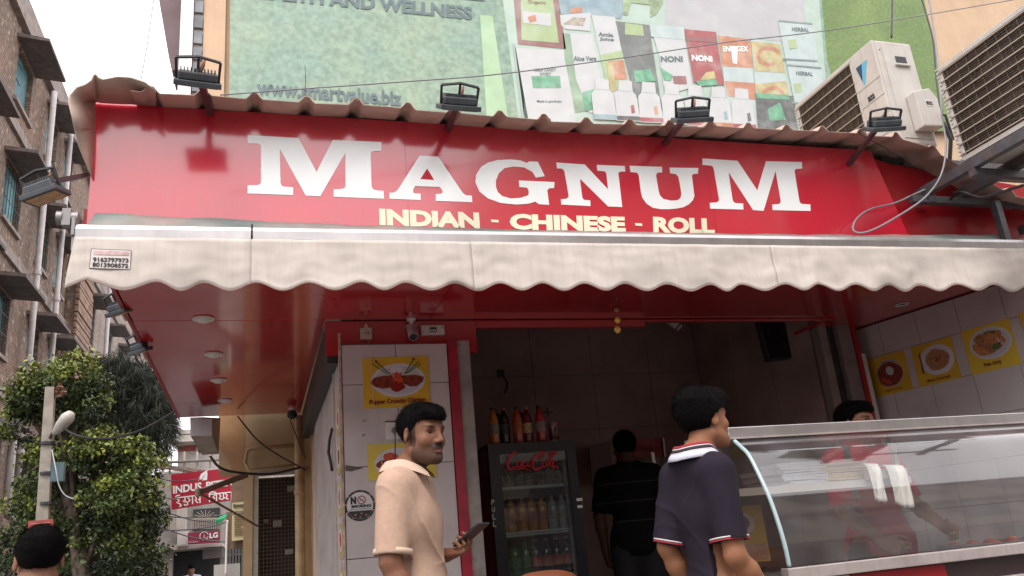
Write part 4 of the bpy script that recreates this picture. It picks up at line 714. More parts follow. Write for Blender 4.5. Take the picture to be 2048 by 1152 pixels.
p.put(ellpts(.46, .45, .36, .42), 'plate_print', PLATE, 1); p.put(ellpts(.33, .62, .11, .12, 16, 0, .1, 4), 'chicken_print', FR, 3); p.put(ellpts(.22, .42, .10, .12, 16, 0, .1, 5), 'chicken_print', FD, 3); p.put(ellpts(.50, .45, .13, .16, 16, 0, .1, 6), 'chicken_print', FO, 3)
# right wall posters
def rp(s0, s1, z0, z1, label, mt=PY): return Poster(label, W(s0, z0), DR*(s1-s0), Vector((0, 0, z1-z0)), NR_, GP, mt=mt)
p = rp(.15, .46, 1.95, 2.242, 'yellow poster with a dark red saucy dish, innermost on the tiled right wall', PY)
p.put(ellpts(.50, .52, .36, .36), 'plate_print', mat('printed plate dim', (.40, .36, .34), .4), 1); p.put(ellpts(.50, .50, .34, .31, 24, 0, .06, 7), 'sauce_print', FD, 2); p.put(ellpts(.52, .58, .10, .12, 16, .4), 'cream_print', PLI, 3); p.put([(.22, .40), (.28, .45), (.50, .30), (.46, .25)], 'garnish_print', FR, 3)
for i in range(3): p.put([(.36+.05*i, .84), (.385+.05*i, .84), (.40+.04*i, .76), (.375+.04*i, .76)], 'prawn_tail_print', FB, 4)
p.txt('Pepper Prawn', .28, .76, .07, .13, PTX, 5, .01)
p = rp(.515, .835, 1.95, 2.245, 'yellow noodle dish poster in the middle of the tiled right wall', PY)
p.put(ellpts(.56, .55, .41, .36), 'plate_print', PLATE, 1); p.put(ellpts(.57, .55, .29, .26), 'plate_print', PLI, 2); p.put(ellpts(.57, .55, .28, .25, 30, 0, .07, 8), 'noodle_print', FN, 3); p.put([(.17, .80), (.20, .80), (.20, .30), (.15, .30)], 'chopstick_print', FD, 3)
for i in range(26):
    a_ = random.uniform(0, 6.28); r_ = random.uniform(.02, .22); u_, v_ = .57+r_*math.cos(a_), .55+r_*.85*math.sin(a_); t_ = random.uniform(0, 3.1); l_ = .07
    p.put([(u_-l_*math.cos(t_), v_-l_*math.sin(t_)), (u_+.01*math.sin(t_), v_-.01*math.cos(t_)), (u_+l_*math.cos(t_+.3), v_+l_*math.sin(t_+.3)), (u_-.01*math.sin(t_), v_+.014)], 'noodle_strand_print', (FO, FB, FD)[i % 3], 4+i % 3)
p.txt('Mixed Chowmein', .22, .78, .07, .14, PTX, 5, .02)
p = rp(.912, 1.248, 1.95, 2.256, 'bright yellow fish dish poster, nearest whole poster on the tiled right wall', mat('poster bright yellow', (.72, .52, .04), .35, 0, (4, .06)))
p.put(ellpts(.53, .59, .43, .35), 'plate_print', PLATE, 1); p.put(ellpts(.53, .59, .38, .30), 'plate_print', PLI, 2)
for i, (u_, v_, rx_, ry_, mt_) in enumerate(((.36, .72, .13, .11, FB), (.28, .55, .13, .11, FO), (.42, .56, .15, .13, FB), (.34, .44, .13, .09, FO), (.55, .70, .14, .11, FO), (.68, .76, .12, .07, FO), (.50, .42, .12, .07, FB), (.63, .49, .11, .06, FG), (.56, .80, .12, .045, FG), (.77, .62, .05, .12, FO), (.60, .58, .08, .07, FO), (.68, .45, .09, .03, FR))):
    p.put(ellpts(u_, v_, rx_, ry_, 16, random.uniform(-.5, .5), .12, i), 'fish_print', mt_, 3+i % 5)
p.txt('Fish Orly', .30, .66, .085, .19, PTX, 9, .03)
p = rp(1.318, 1.66, 1.97, 2.27, 'yellow poster cut off by the right edge of the photo', PY); p.put(ellpts(.53, .59, .40, .35), 'plate_print', PLATE, 1); p.put(ellpts(.53, .55, .28, .25, 20, 0, .1, 3), 'fish_print', FB, 3)
# small stickers on the flank of the pillar
for i, (y0_, y1_) in enumerate(((800, 862), (880, 945), (965, 1030), (1050, 1118), (1140, 1200))):
    pb, pt_ = P(682, y1_, X=.449), P(682, y0_, X=.449)
    p = Poster('narrow yellow sticker number %s from the top on the lane side of the white pillar' % ('one', 'two', 'three', 'four', 'five')[i], Vector((.449, 4.98, pb.z)), Vector((0, -.2, 0)), Vector((0, 0, pt_.z-pb.z)), Vector((-1, 0, 0)), 'yellow stickers on the pillar flank', mt=mat('faded sticker', (.40, .33, .14), .5, 0, (20, .15)))
    p.put(ellpts(.5, .55, .42, .35), 'plate_print', PLATE, 1); p.put(ellpts(.5, .55, .26, .24, 16, 0, .1, i), 'food_print', (FR, FD, FB, FR, FO)[i], 2)
# no smoking sign
cx, cz = P(720, 1011, Y=YP), 0
ns = thing('no_smoking_sign', 'round no smoking sticker with orange and black rim on the white pillar', 'sign', cx); R0 = .084; KS = 1.45
def disc(r_, y, nm, mt_, a0=0, a1=2*math.pi):
    n_ = 36; m = MB(); pts = [cx+Vector((r_*math.cos(lerp(a0, a1, i/n_)), y, r_*math.sin(lerp(a0, a1, i/n_)))) for i in range(n_ if a1-a0 > 6.2 else n_+1)]; m.plate([pts], (0, .0008, 0)); m.build(nm, mt_, ns)
disc(R0, -.002, 'rim', INK); disc(R0*.86, -.004, 'face', mat('sticker clean white', (.66, .66, .66), .4)); disc(R0*.85, -.005, 'lower_panel', INK, math.pi*1.13, math.pi*1.87)
for i in range(11):
    a_ = i*.57+.2; 
    m = MB(); c_ = cx+Vector((math.cos(a_)*R0*.93, -.0045, math.sin(a_)*R0*.93)); m.plate([[c_+Vector((.008*math.cos(k*1.05+a_), 0, .006*math.sin(k*1.05))) for k in range(6)]], (0, .0005, 0)); m.build('flame_mark', OR, ns)
for i, (u_, v_) in enumerate(((-.018, -.034), (.004, -.030), (.022, -.036), (.0, -.043))):
    m = MB(); c_ = cx+Vector((u_*KS, -.0065, v_*KS)); m.plate([[c_+Vector((.006*math.cos(k*1.05), 0, .005*math.sin(k*1.05))) for k in range(6)]], (0, .0005, 0)); m.build('flame_mark', OR, ns)
def T(s, u0, u1, v0, v1, b_=.03): text(s, cx+Vector((u0*KS, -.006, v0*KS)), cx+Vector((u1*KS, -.006, v0*KS)), cx+Vector((u0*KS, -.006, v1*KS)), 'lettering', INK, ns, (0, .0005, 0), b_)
T('N', -.036, -.014, .006, .034, .08); T('SMOKING', -.034, .042, -.008, .003, .06); T('SMOKING IS INJURIOUS', -.040, .040, -.016, -.012, .02)
m = MB(); c_ = cx+Vector((.009, -.006, .029)); m.plate([[c_+Vector((.024*math.cos(i/24*6.2832), 0, .024*math.sin(i/24*6.2832))) for i in range(24)], [c_+Vector((.018*math.cos(i/24*6.2832), 0, .018*math.sin(i/24*6.2832))) for i in range(24)][::-1]], (0, .0005, 0)); m.bar(c_+Vector((-.015, 0, .015)), c_+Vector((.015, 0, -.015)), .0008, .0045); m.build('ban_ring', NR, ns)
m = MB(); m.bar(c_+Vector((-.010, .0005, -.001)), c_+Vector((.010, .0005, -.001)), .0008, .004); m.build('cigarette_mark', INK, ns)
# ================================================================ electrics on the pillar
def wp(x, y, yy=YP): return P(x, y, Y=yy)
c = wp(731.5, 669.5, YP+.078); e = thing('switch_box', 'small cream switch box under the red ceiling, left of the camera', 'switch box', c, 'electrical boxes on the header')
m = MB(); m.box(c+Vector((-.034, -.03, -.036)), c+Vector((.034, .0, .036))); m.build('body', mat('cream plastic', (.55, .48, .38), .4, 0, (20, .1)), e, bevel=.003)
m = MB(); m.box(c+Vector((-.008, -.034, .0)), c+Vector((.002, -.0305, .006))); m.box(c+Vector((.008, -.034, -.003)), c+Vector((.016, -.0305, .008))); m.build('socket_holes', DK, e)
m = MB(); m.lathe(c+Vector((.002, -.012, .037)), [(.013, 0), (.013, .01), (.008, .02), (.005, .028)], 12); m.build('cable_gland', WHT, e, 2)
m = MB(); pts = [c+Vector((.018, -.01, -.036)), wp(741, 720)+Vector((0, -.012, 0)), wp(742, 760)+Vector((0, -.014, 0)), wp(750, 830)+Vector((0, -.014, 0)), wp(756, 880)+Vector((0, -.014, 0)), wp(764, 935)+Vector((0, -.014, 0))]; m.tube(pts, .0016, 5); m.build('cord', mat('white cord', (.55, .5, .48), .5), e)
c = wp(864, 662.5, YP+.078); e = thing('breaker_box', 'wide white breaker box on the red header above the pillar tiles', 'breaker box', c, 'electrical boxes on the header')
m = MB(); m.box(c+Vector((-.073, -.03, -.031)), c+Vector((.073, .0, .031))); m.build('body', WHT, e, bevel=.003); m = MB(); m.box(c+Vector((-.019, -.033, -.014)), c+Vector((.023, -.0305, .016))); m.build('window', DK, e)
for i in range(3): m = MB(); m.box(c+Vector((-.015+.012*i, -.038, -.010)), c+Vector((-.006+.012*i, -.0335, .002))); m.build('breaker', WHT, e)
for u_ in (-.062, .060): m = MB(); m.lathe(c+Vector((u_, -.0305, -.012 if u_ < 0 else .018)), [(.004, 0), (.003, .002)], 10, (0, -1, 0)); m.build('screw', DK, e)
# bullet cctv
c = wp(822, 640, 4.74); e = thing('security_camera', 'small white bullet security camera hanging from the red ceiling above the pillar', 'camera', (c.x, c.y, ZS-.002))
c = Vector((c.x, 4.735, ZS-.002)); m = MB(); m.lathe(c, [(.028, -.0), (.028, -.012), (.012, -.016), (.010, -.05), (.013, -.055)], 16); m.build('mount', WHT, e, 2)
dcam = Vector((.02, -.55, -.75)).normalized(); a_ = c+Vector((0, .01, -.06)); m = MB(); m.lathe(a_-dcam*.02, [(.024, 0), (.030, .012), (.031, .085), (.030, .1)], 18, dcam); m.build('housing', mat('dim white shell', (.45, .40, .38), .35), e, 2)
m = MB(); m.lathe(a_+dcam*.081, [(.026, 0), (.022, .004), (.010, .003), (.004, .006)], 16, dcam); m.build('lens', DK, e, 2); m = MB(); m.box(a_+Vector((-.03, -.02, .012)), a_+Vector((.03, .05, .018))); m.build('visor', MT['dim white shell'], e)
# socket with plug
c = wp(786, 862); e = thing('wall_socket', 'white wall socket with a black plug in it on the pillar beside the man\'s head', 'socket', c)
m = MB(); m.box(c+Vector((-.042, -.012, -.05)), c+Vector((.042, 0, .05))); m.build('plate', WHT, e, bevel=.003); m = MB(); m.lathe(c+Vector((.005, -.012, .0)), [(.016, 0), (.018, .012), (.014, .035), (.006, .04)], 12, (0, -1, 0)); m.build('plug', mat('grey plug', (.10, .09, .09), .4), e, 2)
m = MB(); m.tube([c+Vector((.005, -.035, -.01)), c+Vector((.006, -.03, -.05)), c+Vector((.004, -.02, -.12)), c+Vector((.0, -.015, -.25))], .003, 6); m.build('cord', CABLE, e)
m = MB(); m.box(c+Vector((-.044, -.013, .051)), c+Vector((.05, -.0, .056))); m.build('shadow_gap', DK, e)
for (px_, py_) in ((728, 842), (727, 871)):
    c = wp(px_, py_); m = MB(); m.tube([c+Vector((.010*math.cos(a)*(1-.1*a), -.002, .008*math.sin(a)*(1-.1*a))) for a in np.linspace(0, 5.5, 12)], .002, 5)
    m.build('mortar_patch', mat('grey filler', (.30, .28, .27), .9), None, label='round grey filler mark on the pillar tile, %s one' % ('upper' if py_ < 850 else 'lower'), cat='mark', group='filler marks on the pillar')
m = MB(); m.plate([[wp(691, 930)-Vector((0, .002, 0)), wp(710, 933)-Vector((0, .002, 0)), wp(728, 936)-Vector((0, .002, 0)), wp(712, 940)-Vector((0, .002, 0)), wp(704, 943)-Vector((0, .002, 0)), wp(691, 942)-Vector((0, .002, 0))]], (0, .001, 0)); m.build('tile_chip', mat('chipped tile', (.13, .11, .10), .9), SHOP)
# small pipe bracket on the shutter
m = MB(); m.tube([P(664, 858, X=.44), P(659, 880, X=.43), P(657, 905, X=.43), P(662, 928, X=.435), P(664, 942, X=.44)], .010, 8); m.build('black_hose', DK, None, True, label='black curved hose handle on the grey side shutter', cat='hose')
# garland of lemons
c = P(1233, 585, Y=3.45); c.z = ZS; c.x -= 0; e = thing('lemon_charm', 'hanging string charm of chillies and two yellow lemons under the red ceiling', 'charm', c)
q_ = P(1236, 660, Y=3.5); top = Vector((q_.x-.002, 3.5, ZS)); m = MB(); m.tube([top, Vector((q_.x, 3.5, q_.z))], .0015, 5); m.build('string', CABLE, e)
for (py_, r_) in ((640, .0155), (659, .0165)):
    c = P(1235, py_, Y=3.5); m = MB(); m.lathe(c, [(.002, -r_*1.15), (r_*.7, -r_*.8), (r_, 0), (r_*.7, r_*.8), (.002, r_*1.15)], 14); m.build('lemon', mat('lemon', (.62, .34, .05), .45, 0, (60, .15)), e, True)
c = P(1233, 620, Y=3.5); m = MB(); m.lathe(c, [(.002, -.012), (.012, -.004), (.010, .008), (.002, .012)], 10); m.build('dried_lemon', mat('dried lemon', (.22, .12, .04), .6, 0, (60, .3)), e, True)
for i in range(7):
    a_ = i*.9; c2_ = P(1232, 590+i*4, Y=3.5); m = MB(); m.tube([c2_, c2_+Vector((.012*math.cos(a_), .012*math.sin(a_), -.008)), c2_+Vector((.018*math.cos(a_), .018*math.sin(a_), -.020))], [.003, .0028, .0008], 6); m.build('chilli', mat('dried chilli', (.14, .03, .015), .5), e, True)
# ================================================================ inside the room
for (px_, py_, ang_, lab) in ((1347, 645, .8, 'white tubular spotlight poking below the header in the dark shop'), (1583, 642, -.5, 'second spotlight, at the right end of the dark shop')):
    c = P(px_, py_, Y=5.6); e = thing('spotlight', lab, 'spotlight', c, 'spotlights in the shop'); d_ = Vector((ang_*.6, -.2, -.6)).normalized(); m = MB(); m.lathe(c-d_*.09, [(.028, 0), (.036, .01), (.036, .15)], 14, d_); m.build('housing', WHT, e, 2); m = MB(); m.lathe(c+d_*.045, [(.037, 0), (.037, .012)], 14, d_); m.build('band', DK, e, 2); m = MB(); m.lathe(c+d_*.061, [(.034, 0), (.02, .01), (.004, .012)], 14, d_); m.build('lamp_face', LD, e, 2)
m = MB(); a_, b_, c_, d_ = [P(x_, y_, Y=5.35) for x_, y_ in ((1514, 632), (1580, 636), (1598, 715), (1538, 722))]; m.plate([[a_, b_, c_, d_]], (0, .06, 0))
tv = m.build('wall_screen', DK, None, label='black switched-off screen hanging at the back right of the shop', cat='screen', bevel=.004); m = MB(); m.plate([[lerp(a_, c_, .04)-Vector((0, .003, 0)), lerp(b_, d_, .04)-Vector((0, .003, 0)), lerp(c_, a_, .04)-Vector((0, .003, 0)), lerp(d_, b_, .04)-Vector((0, .003, 0))]], (0, .002, 0)); m.build('glass_face', mat('screen glass', (.012, .012, .014), .1), tv)
m = MB(); m.box((lerp(a_.x, b_.x, .45), 5.36, a_.z), (lerp(a_.x, b_.x, .55), 5.40, 3.05)); m.build('hanger', BLK, tv)
c = P(1001, 747, Y=6.6); m = MB(); m.box(c+Vector((-.03, -.02, -.03)), c+Vector((.03, 0, .03))); bx = m.build('wall_outlet', DK, None, label='tiny black outlet on the back wall above the bottles', cat='outlet'); m = MB(); m.tube([c+Vector((.02, -.01, -.03)), c+Vector((.05, -.01, -.08)), c+Vector((.045, -.01, -.14)), c+Vector((.02, -.01, -.17))], .006, 6); m.build('cord', CABLE, bx)
c = P(1095, 825, Y=6.6); m = MB(); m.tube([c+Vector((-.04, -.01, 0)), c+Vector((.04, -.01, 0))], .006, 6); m.tube([c+Vector((0, -.01, -.04)), c+Vector((0, -.01, .04))], .006, 6); m.build('wall_hook', DK, None, label='small cross shaped hook on the back wall right of the bottles', cat='hook')
# white board and menu frame behind the dark man
m = MB(); m.plate([[P(x_, y_, Y=6.4) for x_, y_ in ((1178, 893), (1222, 880), (1226, 960), (1185, 972))]], (0, .02, 0)); m.build('notice_board', mat('dim board', (.18, .15, .145), .6), None, label='pale board on the back wall left of the man in black', cat='board', bevel=.003)
m = MB(); fp = [P(x_, y_, Y=6.45) for x_, y_ in ((1258, 878), (1326, 876), (1330, 912), (1262, 914))]; m.plate([fp], (0, .03, 0)); fo = m.build('menu_board', REDD, None, label='dark red framed board on the back wall right of the man in black', cat='menu board')
text('Canteen', P(1268, 902, Y=6.44), P(1318, 901, Y=6.44), P(1268, 888, Y=6.44), 'lettering', mat('dim red letter', (.30, .05, .05), .5), fo, (0, .004, 0), .02)
m = MB(); m.bar(P(1326, 876, Y=6.43), P(1330, 914, Y=6.43), .015, .015); m.build('frame_edge', ALU, fo)
m = MB(); m.bar(P(1304, 905, Y=6.2), P(1312, 955, Y=6.2), .02, .03); m.bar(P(1304, 955, Y=6.2), P(1304, 1152, Y=6.25), .02, .03); m.build('steel_stand', ALU, None, label='thin steel stand post between the man in black and the boy in navy', cat='stand')
# ================================================================ drinks fridge
FY = 5.2; x0, x1 = 1.435, 2.045; zt_, zb_ = 1.775, .12
FRG = thing('drinks_fridge', 'tall red and black glass-door drinks fridge just inside the shop', 'fridge', (1.74, 5.5, .12))
FRED = mat('fridge red', (.28, .012, .02), .3, 0, (4, .1), spec=.5); FBK = mat('fridge black', (.018, .02, .028), .3)
m = MB(); m.box((x0, FY+.045, zb_), (x0+.03, 5.8, zt_-.02)); m.build('side_panel', FRED, FRG); m = MB(); m.box((x1-.03, FY+.045, zb_), (x1, 5.8, zt_-.02)); m.build('side_panel', FRED, FRG)
m = MB(); m.box((x0, FY+.045, zt_-.018), (x1, 5.8, zt_)); m.build('top', FBK, FRG); m = MB(); m.box((x0+.031, 5.76, zb_), (x1-.031, 5.8, zt_-.02)); m.build('back', mat('fridge liner', (.10, .11, .12), .5), FRG); m = MB(); m.box((x0+.031, FY+.05, zb_), (x1-.031, 5.76, zb_+.12)); m.build('base', FBK, FRG)
gx0, gx1 = P(990, 1000, Y=FY).x, P(1150, 1000, Y=FY).x; gzt = P(1060, 904, Y=FY).z; gx0, gx1 = x0+.075, x1-.065
dr = MB(); dr.box((x0, FY, zb_+.02), (gx0, FY+.04, zt_)); dr.box((gx1, FY, zb_+.02), (x1, FY+.04, zt_)); dr.box((gx0, FY, gzt), (gx1, FY+.04, zt_)); dr.box((gx0, FY, zb_+.02), (gx1, FY+.04, zb_+.1)); door = dr.build('door', FBK, FRG)
m = MB(); m.box((gx0, FY+.012, zb_+.1), (gx1, FY+.018, gzt)); m.build('door_glass', glass('fridge glass', (.80, .86, .86), 1.2, .02, .05), door)
zh0, zh1 = P(1060, 922, Y=FY).z, gzt-.004; m = MB(); m.box((gx0+.004, FY+.022, zh0), (gx1-.004, FY+.028, zh1)); m.build('header_band', mat('header band', (.28, .29, .27), .5, nz=(4, .1)), door)
m = MB(); m.box((gx1-.03, FY+.02, zb_+.1), (gx1-.012, FY+.03, zh0)); m.build('gasket', mat('grey gasket', (.12, .13, .13), .6), door)
for i, ch in enumerate('PULL'):
    yy = 1010+i*14.5; a_ = P(983+i*1.2, yy, Y=FY-.003); text(ch, a_, a_+Vector((.020, 0, 0)), a_+Vector((0, 0, .033)), 'lettering', WHL, door, (0, .002, 0), .0)
for (px_, py_, w_) in ((1163, 999, .04), (1164, 1013, .035)): a_ = P(px_-4, py_, Y=FY-.003); m = MB(); m.box(a_-Vector((w_/2, 0, .009)), a_+Vector((w_/2, .002, .009))); m.build('white_tag', WHL, door)
# script logo made of flowing strokes
LY = FY-.004; LRED = mat('logo red', (.62, .015, .03), .35)
def stroke(pts, w0, w1=None, nm='script_logo'):
    w1 = w1 or w0; pts = [Vector((930+x_/3.097, 780+y_/3.097)) for x_, y_ in pts]; n_ = len(pts); fine_ = []
    for i in range(n_-1):
        p0, p1, p2, p3 = pts[max(i-1, 0)], pts[i], pts[i+1], pts[min(i+2, n_-1)]
        for k in range(6):
            t = k/6; fine_.append(.5*((2*p1)+(p2-p0)*t+(2*p0-5*p1+4*p2-p3)*t*t+(3*p1-p0-3*p2+p3)*t**3))
    fine_.append(pts[-1]); L_, R_ = [], []
    for i, p_ in enumerate(fine_):
        d_ = (fine_[min(i+1, len(fine_)-1)]-fine_[max(i-1, 0)]).normalized(); n2 = Vector((-d_.y, d_.x)); s_ = math.sin(math.pi*(i+.5)/len(fine_)); w_ = (lerp(w0, w1, s_))/3.097/2
        L_.append(p_+n2*w_); R_.append(p_-n2*w_)
    m = MB(); rows = [[P(l.x, l.y, Y=LY), P(r.x, r.y, Y=LY)] for l, r in zip(L_, R_)]; m.grid(rows); m.grid([[p+Vector((0, .002, 0)) for p in r] for r in rows]); m.build(nm, LRED, door, fix=False)
stroke([(325, 398), (315, 385), (295, 395), (272, 430), (264, 470), (280, 492), (310, 470)], 5, 16); stroke([(290, 488), (320, 492), (360, 488), (405, 500), (350, 482), (300, 480)], 4, 9)
stroke([(345, 440), (325, 445), (322, 470), (338, 476), (350, 455), (340, 438)], 6, 10); stroke([(378, 440), (362, 442), (356, 468), (370, 476), (388, 462)], 6, 10); stroke([(408, 440), (392, 446), (388, 466), (398, 474), (410, 455), (412, 440), (410, 472), (424, 466)], 6, 9)
stroke([(495, 392), (478, 385), (450, 400), (425, 435), (420, 472), (438, 492), (470, 480), (480, 465)], 5, 17); stroke([(470, 430), (478, 400), (488, 390), (486, 415), (470, 432)], 5, 8); stroke([(500, 445), (485, 448), (480, 470), (494, 478), (506, 462), (500, 445)], 6, 10)
stroke([(520, 470), (516, 440), (535, 400), (550, 380), (552, 392), (535, 425), (527, 465), (538, 476)], 5, 9); stroke([(563, 442), (548, 446), (543, 470), (553, 478), (566, 458), (568, 442), (566, 474), (578, 486)], 6, 10); stroke([(505, 398), (530, 385), (560, 400), (578, 380)], 3, 8)
# shelves
for k, (ya, yb_) in enumerate(((976, 976), (1069, 1069), (1160, 1160))):
    z_ = P(1065, ya, Y=FY+.05).z; sh = MB(); sh.box((x0+.04, FY+.06, z_), (x1-.04, FY+.066, z_+.022 if k else z_+.018))
    if k == 1:
        sh = MB(); sh.box((x0+.04, FY+.06, z_+.018), (x1-.04, FY+.066, z_+.024)); sh.box((x0+.04, FY+.06, z_), (x1-.04, FY+.066, z_+.004))
        for i in range(40): sh.box((x0+.045+i*.0131, FY+.061, z_+.004), (x0+.050+i*.0131, FY+.065, z_+.018))
    sh.box((x0+.04, FY+.067, z_+.001), (x1-.04, 5.74, z_+.005)); sh.build('shelf', mat('shelf white', (.60, .62, .60), .4), FRG)
# ---------------- bottles
def bottle_proto(kind, liquid, cap, labelc, h_=.255, r_=.036):
    e = thing('bottle', 'x', 'bottle', (0, 0, 0)); m = MB(); m.lathe((0, 0, 0), [(r_*.6, .0), (r_*.95, .006), (r_, .03), (r_*.93, .05), (r_, .07), (r_, .145), (r_*.96, .165), (r_*.80, .195), (r_*.42, .222), (r_*.36, .238)], 16)
    m.build('body', liquid, e, True); m = MB(); m.lathe((0, 0, 0), [(r_*.42, .238), (r_*.44, .241), (r_*.44, .254), (r_*.38, h_)], 12); m.build('cap', cap, e, 2)
    m = MB(); m.lathe((0, 0, 0), [(r_*1.012, .075), (r_*1.012, .142)], 16); m.build('label', labelc, e, 2); return e
LQ = lambda n, c: mat('drink '+n, c, .12, 0, spec=.7, coat=.6)
CB = mat('cap black', (.02, .02, .02), .4); CP = mat('cap pink', (.50, .16, .18), .4); LB1 = mat('label pale print', (.30, .26, .24), .4, 0, (60, .6)); LB2 = mat('label beige', (.52, .42, .24), .4, 0, (70, .5)); LBR = mat('label red print', (.40, .03, .03), .4, 0, (60, .4)); LBO = mat('label orange print', (.40, .12, .04), .4, 0, (60, .4)); LBG = mat('label green print', (.05, .22, .08), .4, 0, (60, .4))
tops = [((989, 885), LQ('orange', (.55, .20, .012)), CB, LB1, 'orange juice bottle with black cap, leftmost on top of the fridge'), ((1014, 884), LQ('cola', (.02, .008, .008)), CP, mat('label dark', (.05, .07, .06), .4, 0, (60, .8)), 'dark cola bottle with pink cap, second on top of the fridge'), ((1037, 883), LQ('red orange', (.45, .07, .012)), CB, LBO, 'red-orange juice bottle, third on top of the fridge'), ((1060, 882), LQ('dark red', (.16, .006, .012)), CP, LB2, 'dark red bottle with round beige label, fourth on the fridge'), ((1083, 881), LQ('bright red', (.42, .012, .02)), CB, LB1, 'bright red bottle with black cap, rightmost of the bottles on the fridge')]
for i, ((px_, py_), lq, cp, lb, lab) in enumerate(tops):
    e = bottle_proto('b', lq, cp, lb); c = P(px_, py_, Z=zt_+.0); c = Vector((P(px_, py_, Y=5.3).x, 5.29+.04*(i % 2), zt_)); e.location = c; e['label'] = lab; e['group'] = 'bottles standing on the fridge'
# two more caps behind
for i, px_ in enumerate((1003, 1051)):
    e = bottle_proto('b', LQ('cola', (.02, .008, .008)), CP, LB1); e.location = (P(px_, 884, Y=5.42).x, 5.45, zt_); e['group'] = 'bottles standing on the fridge'
    e['label'] = 'bottle with pink cap in the back row on the fridge, ' + ('behind the orange juice' if i == 0 else 'behind the red-orange juice')
c = Vector((P(1109, 882, Y=5.3).x, 5.3, zt_)); e = thing('metal_can', 'ribbed metal can at the right end of the bottles on the fridge', 'can', c); m = MB(); pr_ = [(.030, 0), (.036, .003)]
for i in range(9): pr_ += [(.0365, .012+i*.011), (.034, .0175+i*.011)]
m.lathe(c, pr_+[(.0365, .125), (.034, .13)], 20); m.build('body', mat('tin', (.42, .33, .26), .25, .85), e, 2); m = MB(); m.lathe(c, [(.033, .1305), (.033, .133)], 20); m.build('lid', ALU, e)
# inside the fridge
rows_ = [(976, [(LQ('orange', (.5, .2, .01)), LBO, 'orange')]*0+[(LQ('cola', (.02, .008, .008)), mat('label dark', (.05,.07,.06)), 'dark')]*7, .17, 0),
         (1069, [(LQ('orange', 0), LBO, 'orange')]*5+[(mat('drink water', (.30, .33, .34), .1, 0, spec=.8), LB1, 'clear water')]*2, .255, 1), (1160, [(LQ('green', (.02, .16, .05)), LBG, 'green')]*3+[(LQ('cola', 0), LBR, 'cola')]*4, .255, 2)]
protos = {}
nth = ['first', 'second', 'third', 'fourth', 'fifth', 'sixth', 'seventh']; lev = ['top', 'middle', 'bottom']
for ya, items, hh, k in rows_:
    z_ = P(1065, ya, Y=FY+.05).z+.006
    for i, (lq, lb, nm_) in enumerate(items):
        xx_ = x0+.085+i*.072; lab = '%s drink bottle, %s from the left on the %s fridge shelf' % (nm_, nth[i], lev[k])
        if nm_ not in protos: e = bottle_proto('b', lq, CB if nm_ != 'cola' else CP, lb); protos[nm_] = e
        else: e = copy_tree(protos[nm_])
        e.location = (xx_, FY+.12, z_); e['label'] = lab; e['group'] = 'bottles inside the fridge'; e.scale = (.95, .95, .62 if k == 0 else .95)
# ================================================================ glass display counter
SX, SXR = 1.95, 4.35
SC = thing('display_counter', 'curved glass food display counter with steel frame at the right', 'display counter', (3.0, 3.2, 0))
GL = glass('counter glass', (.84, .84, .83), 2.7, .05, .085); EDGE = mat('glass edge', (.38, .50, .52), .15, 0, spec=.8); STL = mat('steel rail', (.50, .44, .43), .35, .45, (9, .15), streak=(.3, (.25, .21, .2)))
prof = [(3.11, 1.467), (3.06, 1.43), (3.01, 1.385), (2.958, 1.29), (2.918, 1.2), (2.890, 1.1), (2.876, 1.02), (2.872, .945)]
def cr(pts, n_=5):
    out = []
    for i in range(len(pts)-1):
        p0, p1, p2, p3 = [np.array(pts[j]) for j in (max(i-1, 0), i, i+1, min(i+2, len(pts)-1))]
        for k in range(n_): t = k/n_; out.append(.5*((2*p1)+(p2-p0)*t+(2*p0-5*p1+4*p2-p3)*t*t+(3*p1-p0-3*p2+p3)*t**3))
    return out+[np.array(pts[-1])]
cp_ = cr(prof); m = MB(); m.grid([[(x_, p_[0], p_[1]) for p_ in cp_] for x_ in (SX+.012, SXR)]); m.build('curved_glass', GL, SC, True, fix=False)
m = MB(); m.tube([(SX+.004, p_[0], p_[1]) for p_ in cp_], .009, 8); m.build('glass_rim', EDGE, SC, True)
m = MB(); m.plate([[Vector((SX, p_[0]+.012, p_[1])) for p_ in cp_]+[Vector((SX, 3.45, .945)), Vector((SX, 3.45, 1.467))]], (-.004, 0, 0)); m.build('end_glass', glass('end glass', (.74, .70, .66), 1.0, .03, .03), SC)
m = MB(); m.box((SX-.02, 3.10, 1.478), (SXR, 3.50, 1.520)); m.build('top_rail', ALU, SC, bevel=.004); m = MB(); m.box((SX-.02, 3.094, 1.468), (SXR, 3.115, 1.477)); m.build('top_lip', STL, SC)
m = MB(); m.box((SX-.015, 2.855, .895), (SXR, 2.905, .940)); m.build('base_rail', STL, SC, bevel=.004); m = MB(); m.box((SX-.015, 2.86, .775), (SXR, 2.90, .815)); m.build('lower_rail', STL, SC, bevel=.003)
m = MB(); m.box((SX, 2.905, .10), (SXR, 3.5, .892)); m.build('cabinet', mat('cabinet dark', (.05, .03, .03), .4, 0, (4, .2)), SC)
m = MB(); m.box((SX, 2.94, .893), (SXR, 3.49, .899)); m.build('deck', mat('steel deck', (.30, .28, .28), .3, .7), SC)
m = MB(); m.box((SX+.02, 2.886, .818), (SX+.28, 2.903, .889)); m.build('white_panel', WHT, SC); m = MB(); m.box((SX+.29, 2.886, .818), (SX+.75, 2.903, .889)); m.build('red_panel', FRED, SC)
PST = mat('cream post', (.50, .47, .40), .5, 0, (15, .12))
for i, (xa, y_, z1_, z0_) in enumerate(((SX+.03, 3.30, 1.47, 1.265), (SX+.62+.15, 3.36, 1.44, 1.19), (SX+.92, 3.22, 1.47, 1.24))):
    m = MB(); m.box((xa, y_, z0_), (xa+.024, y_+.02, z1_)); m.build('upright', PST, SC)
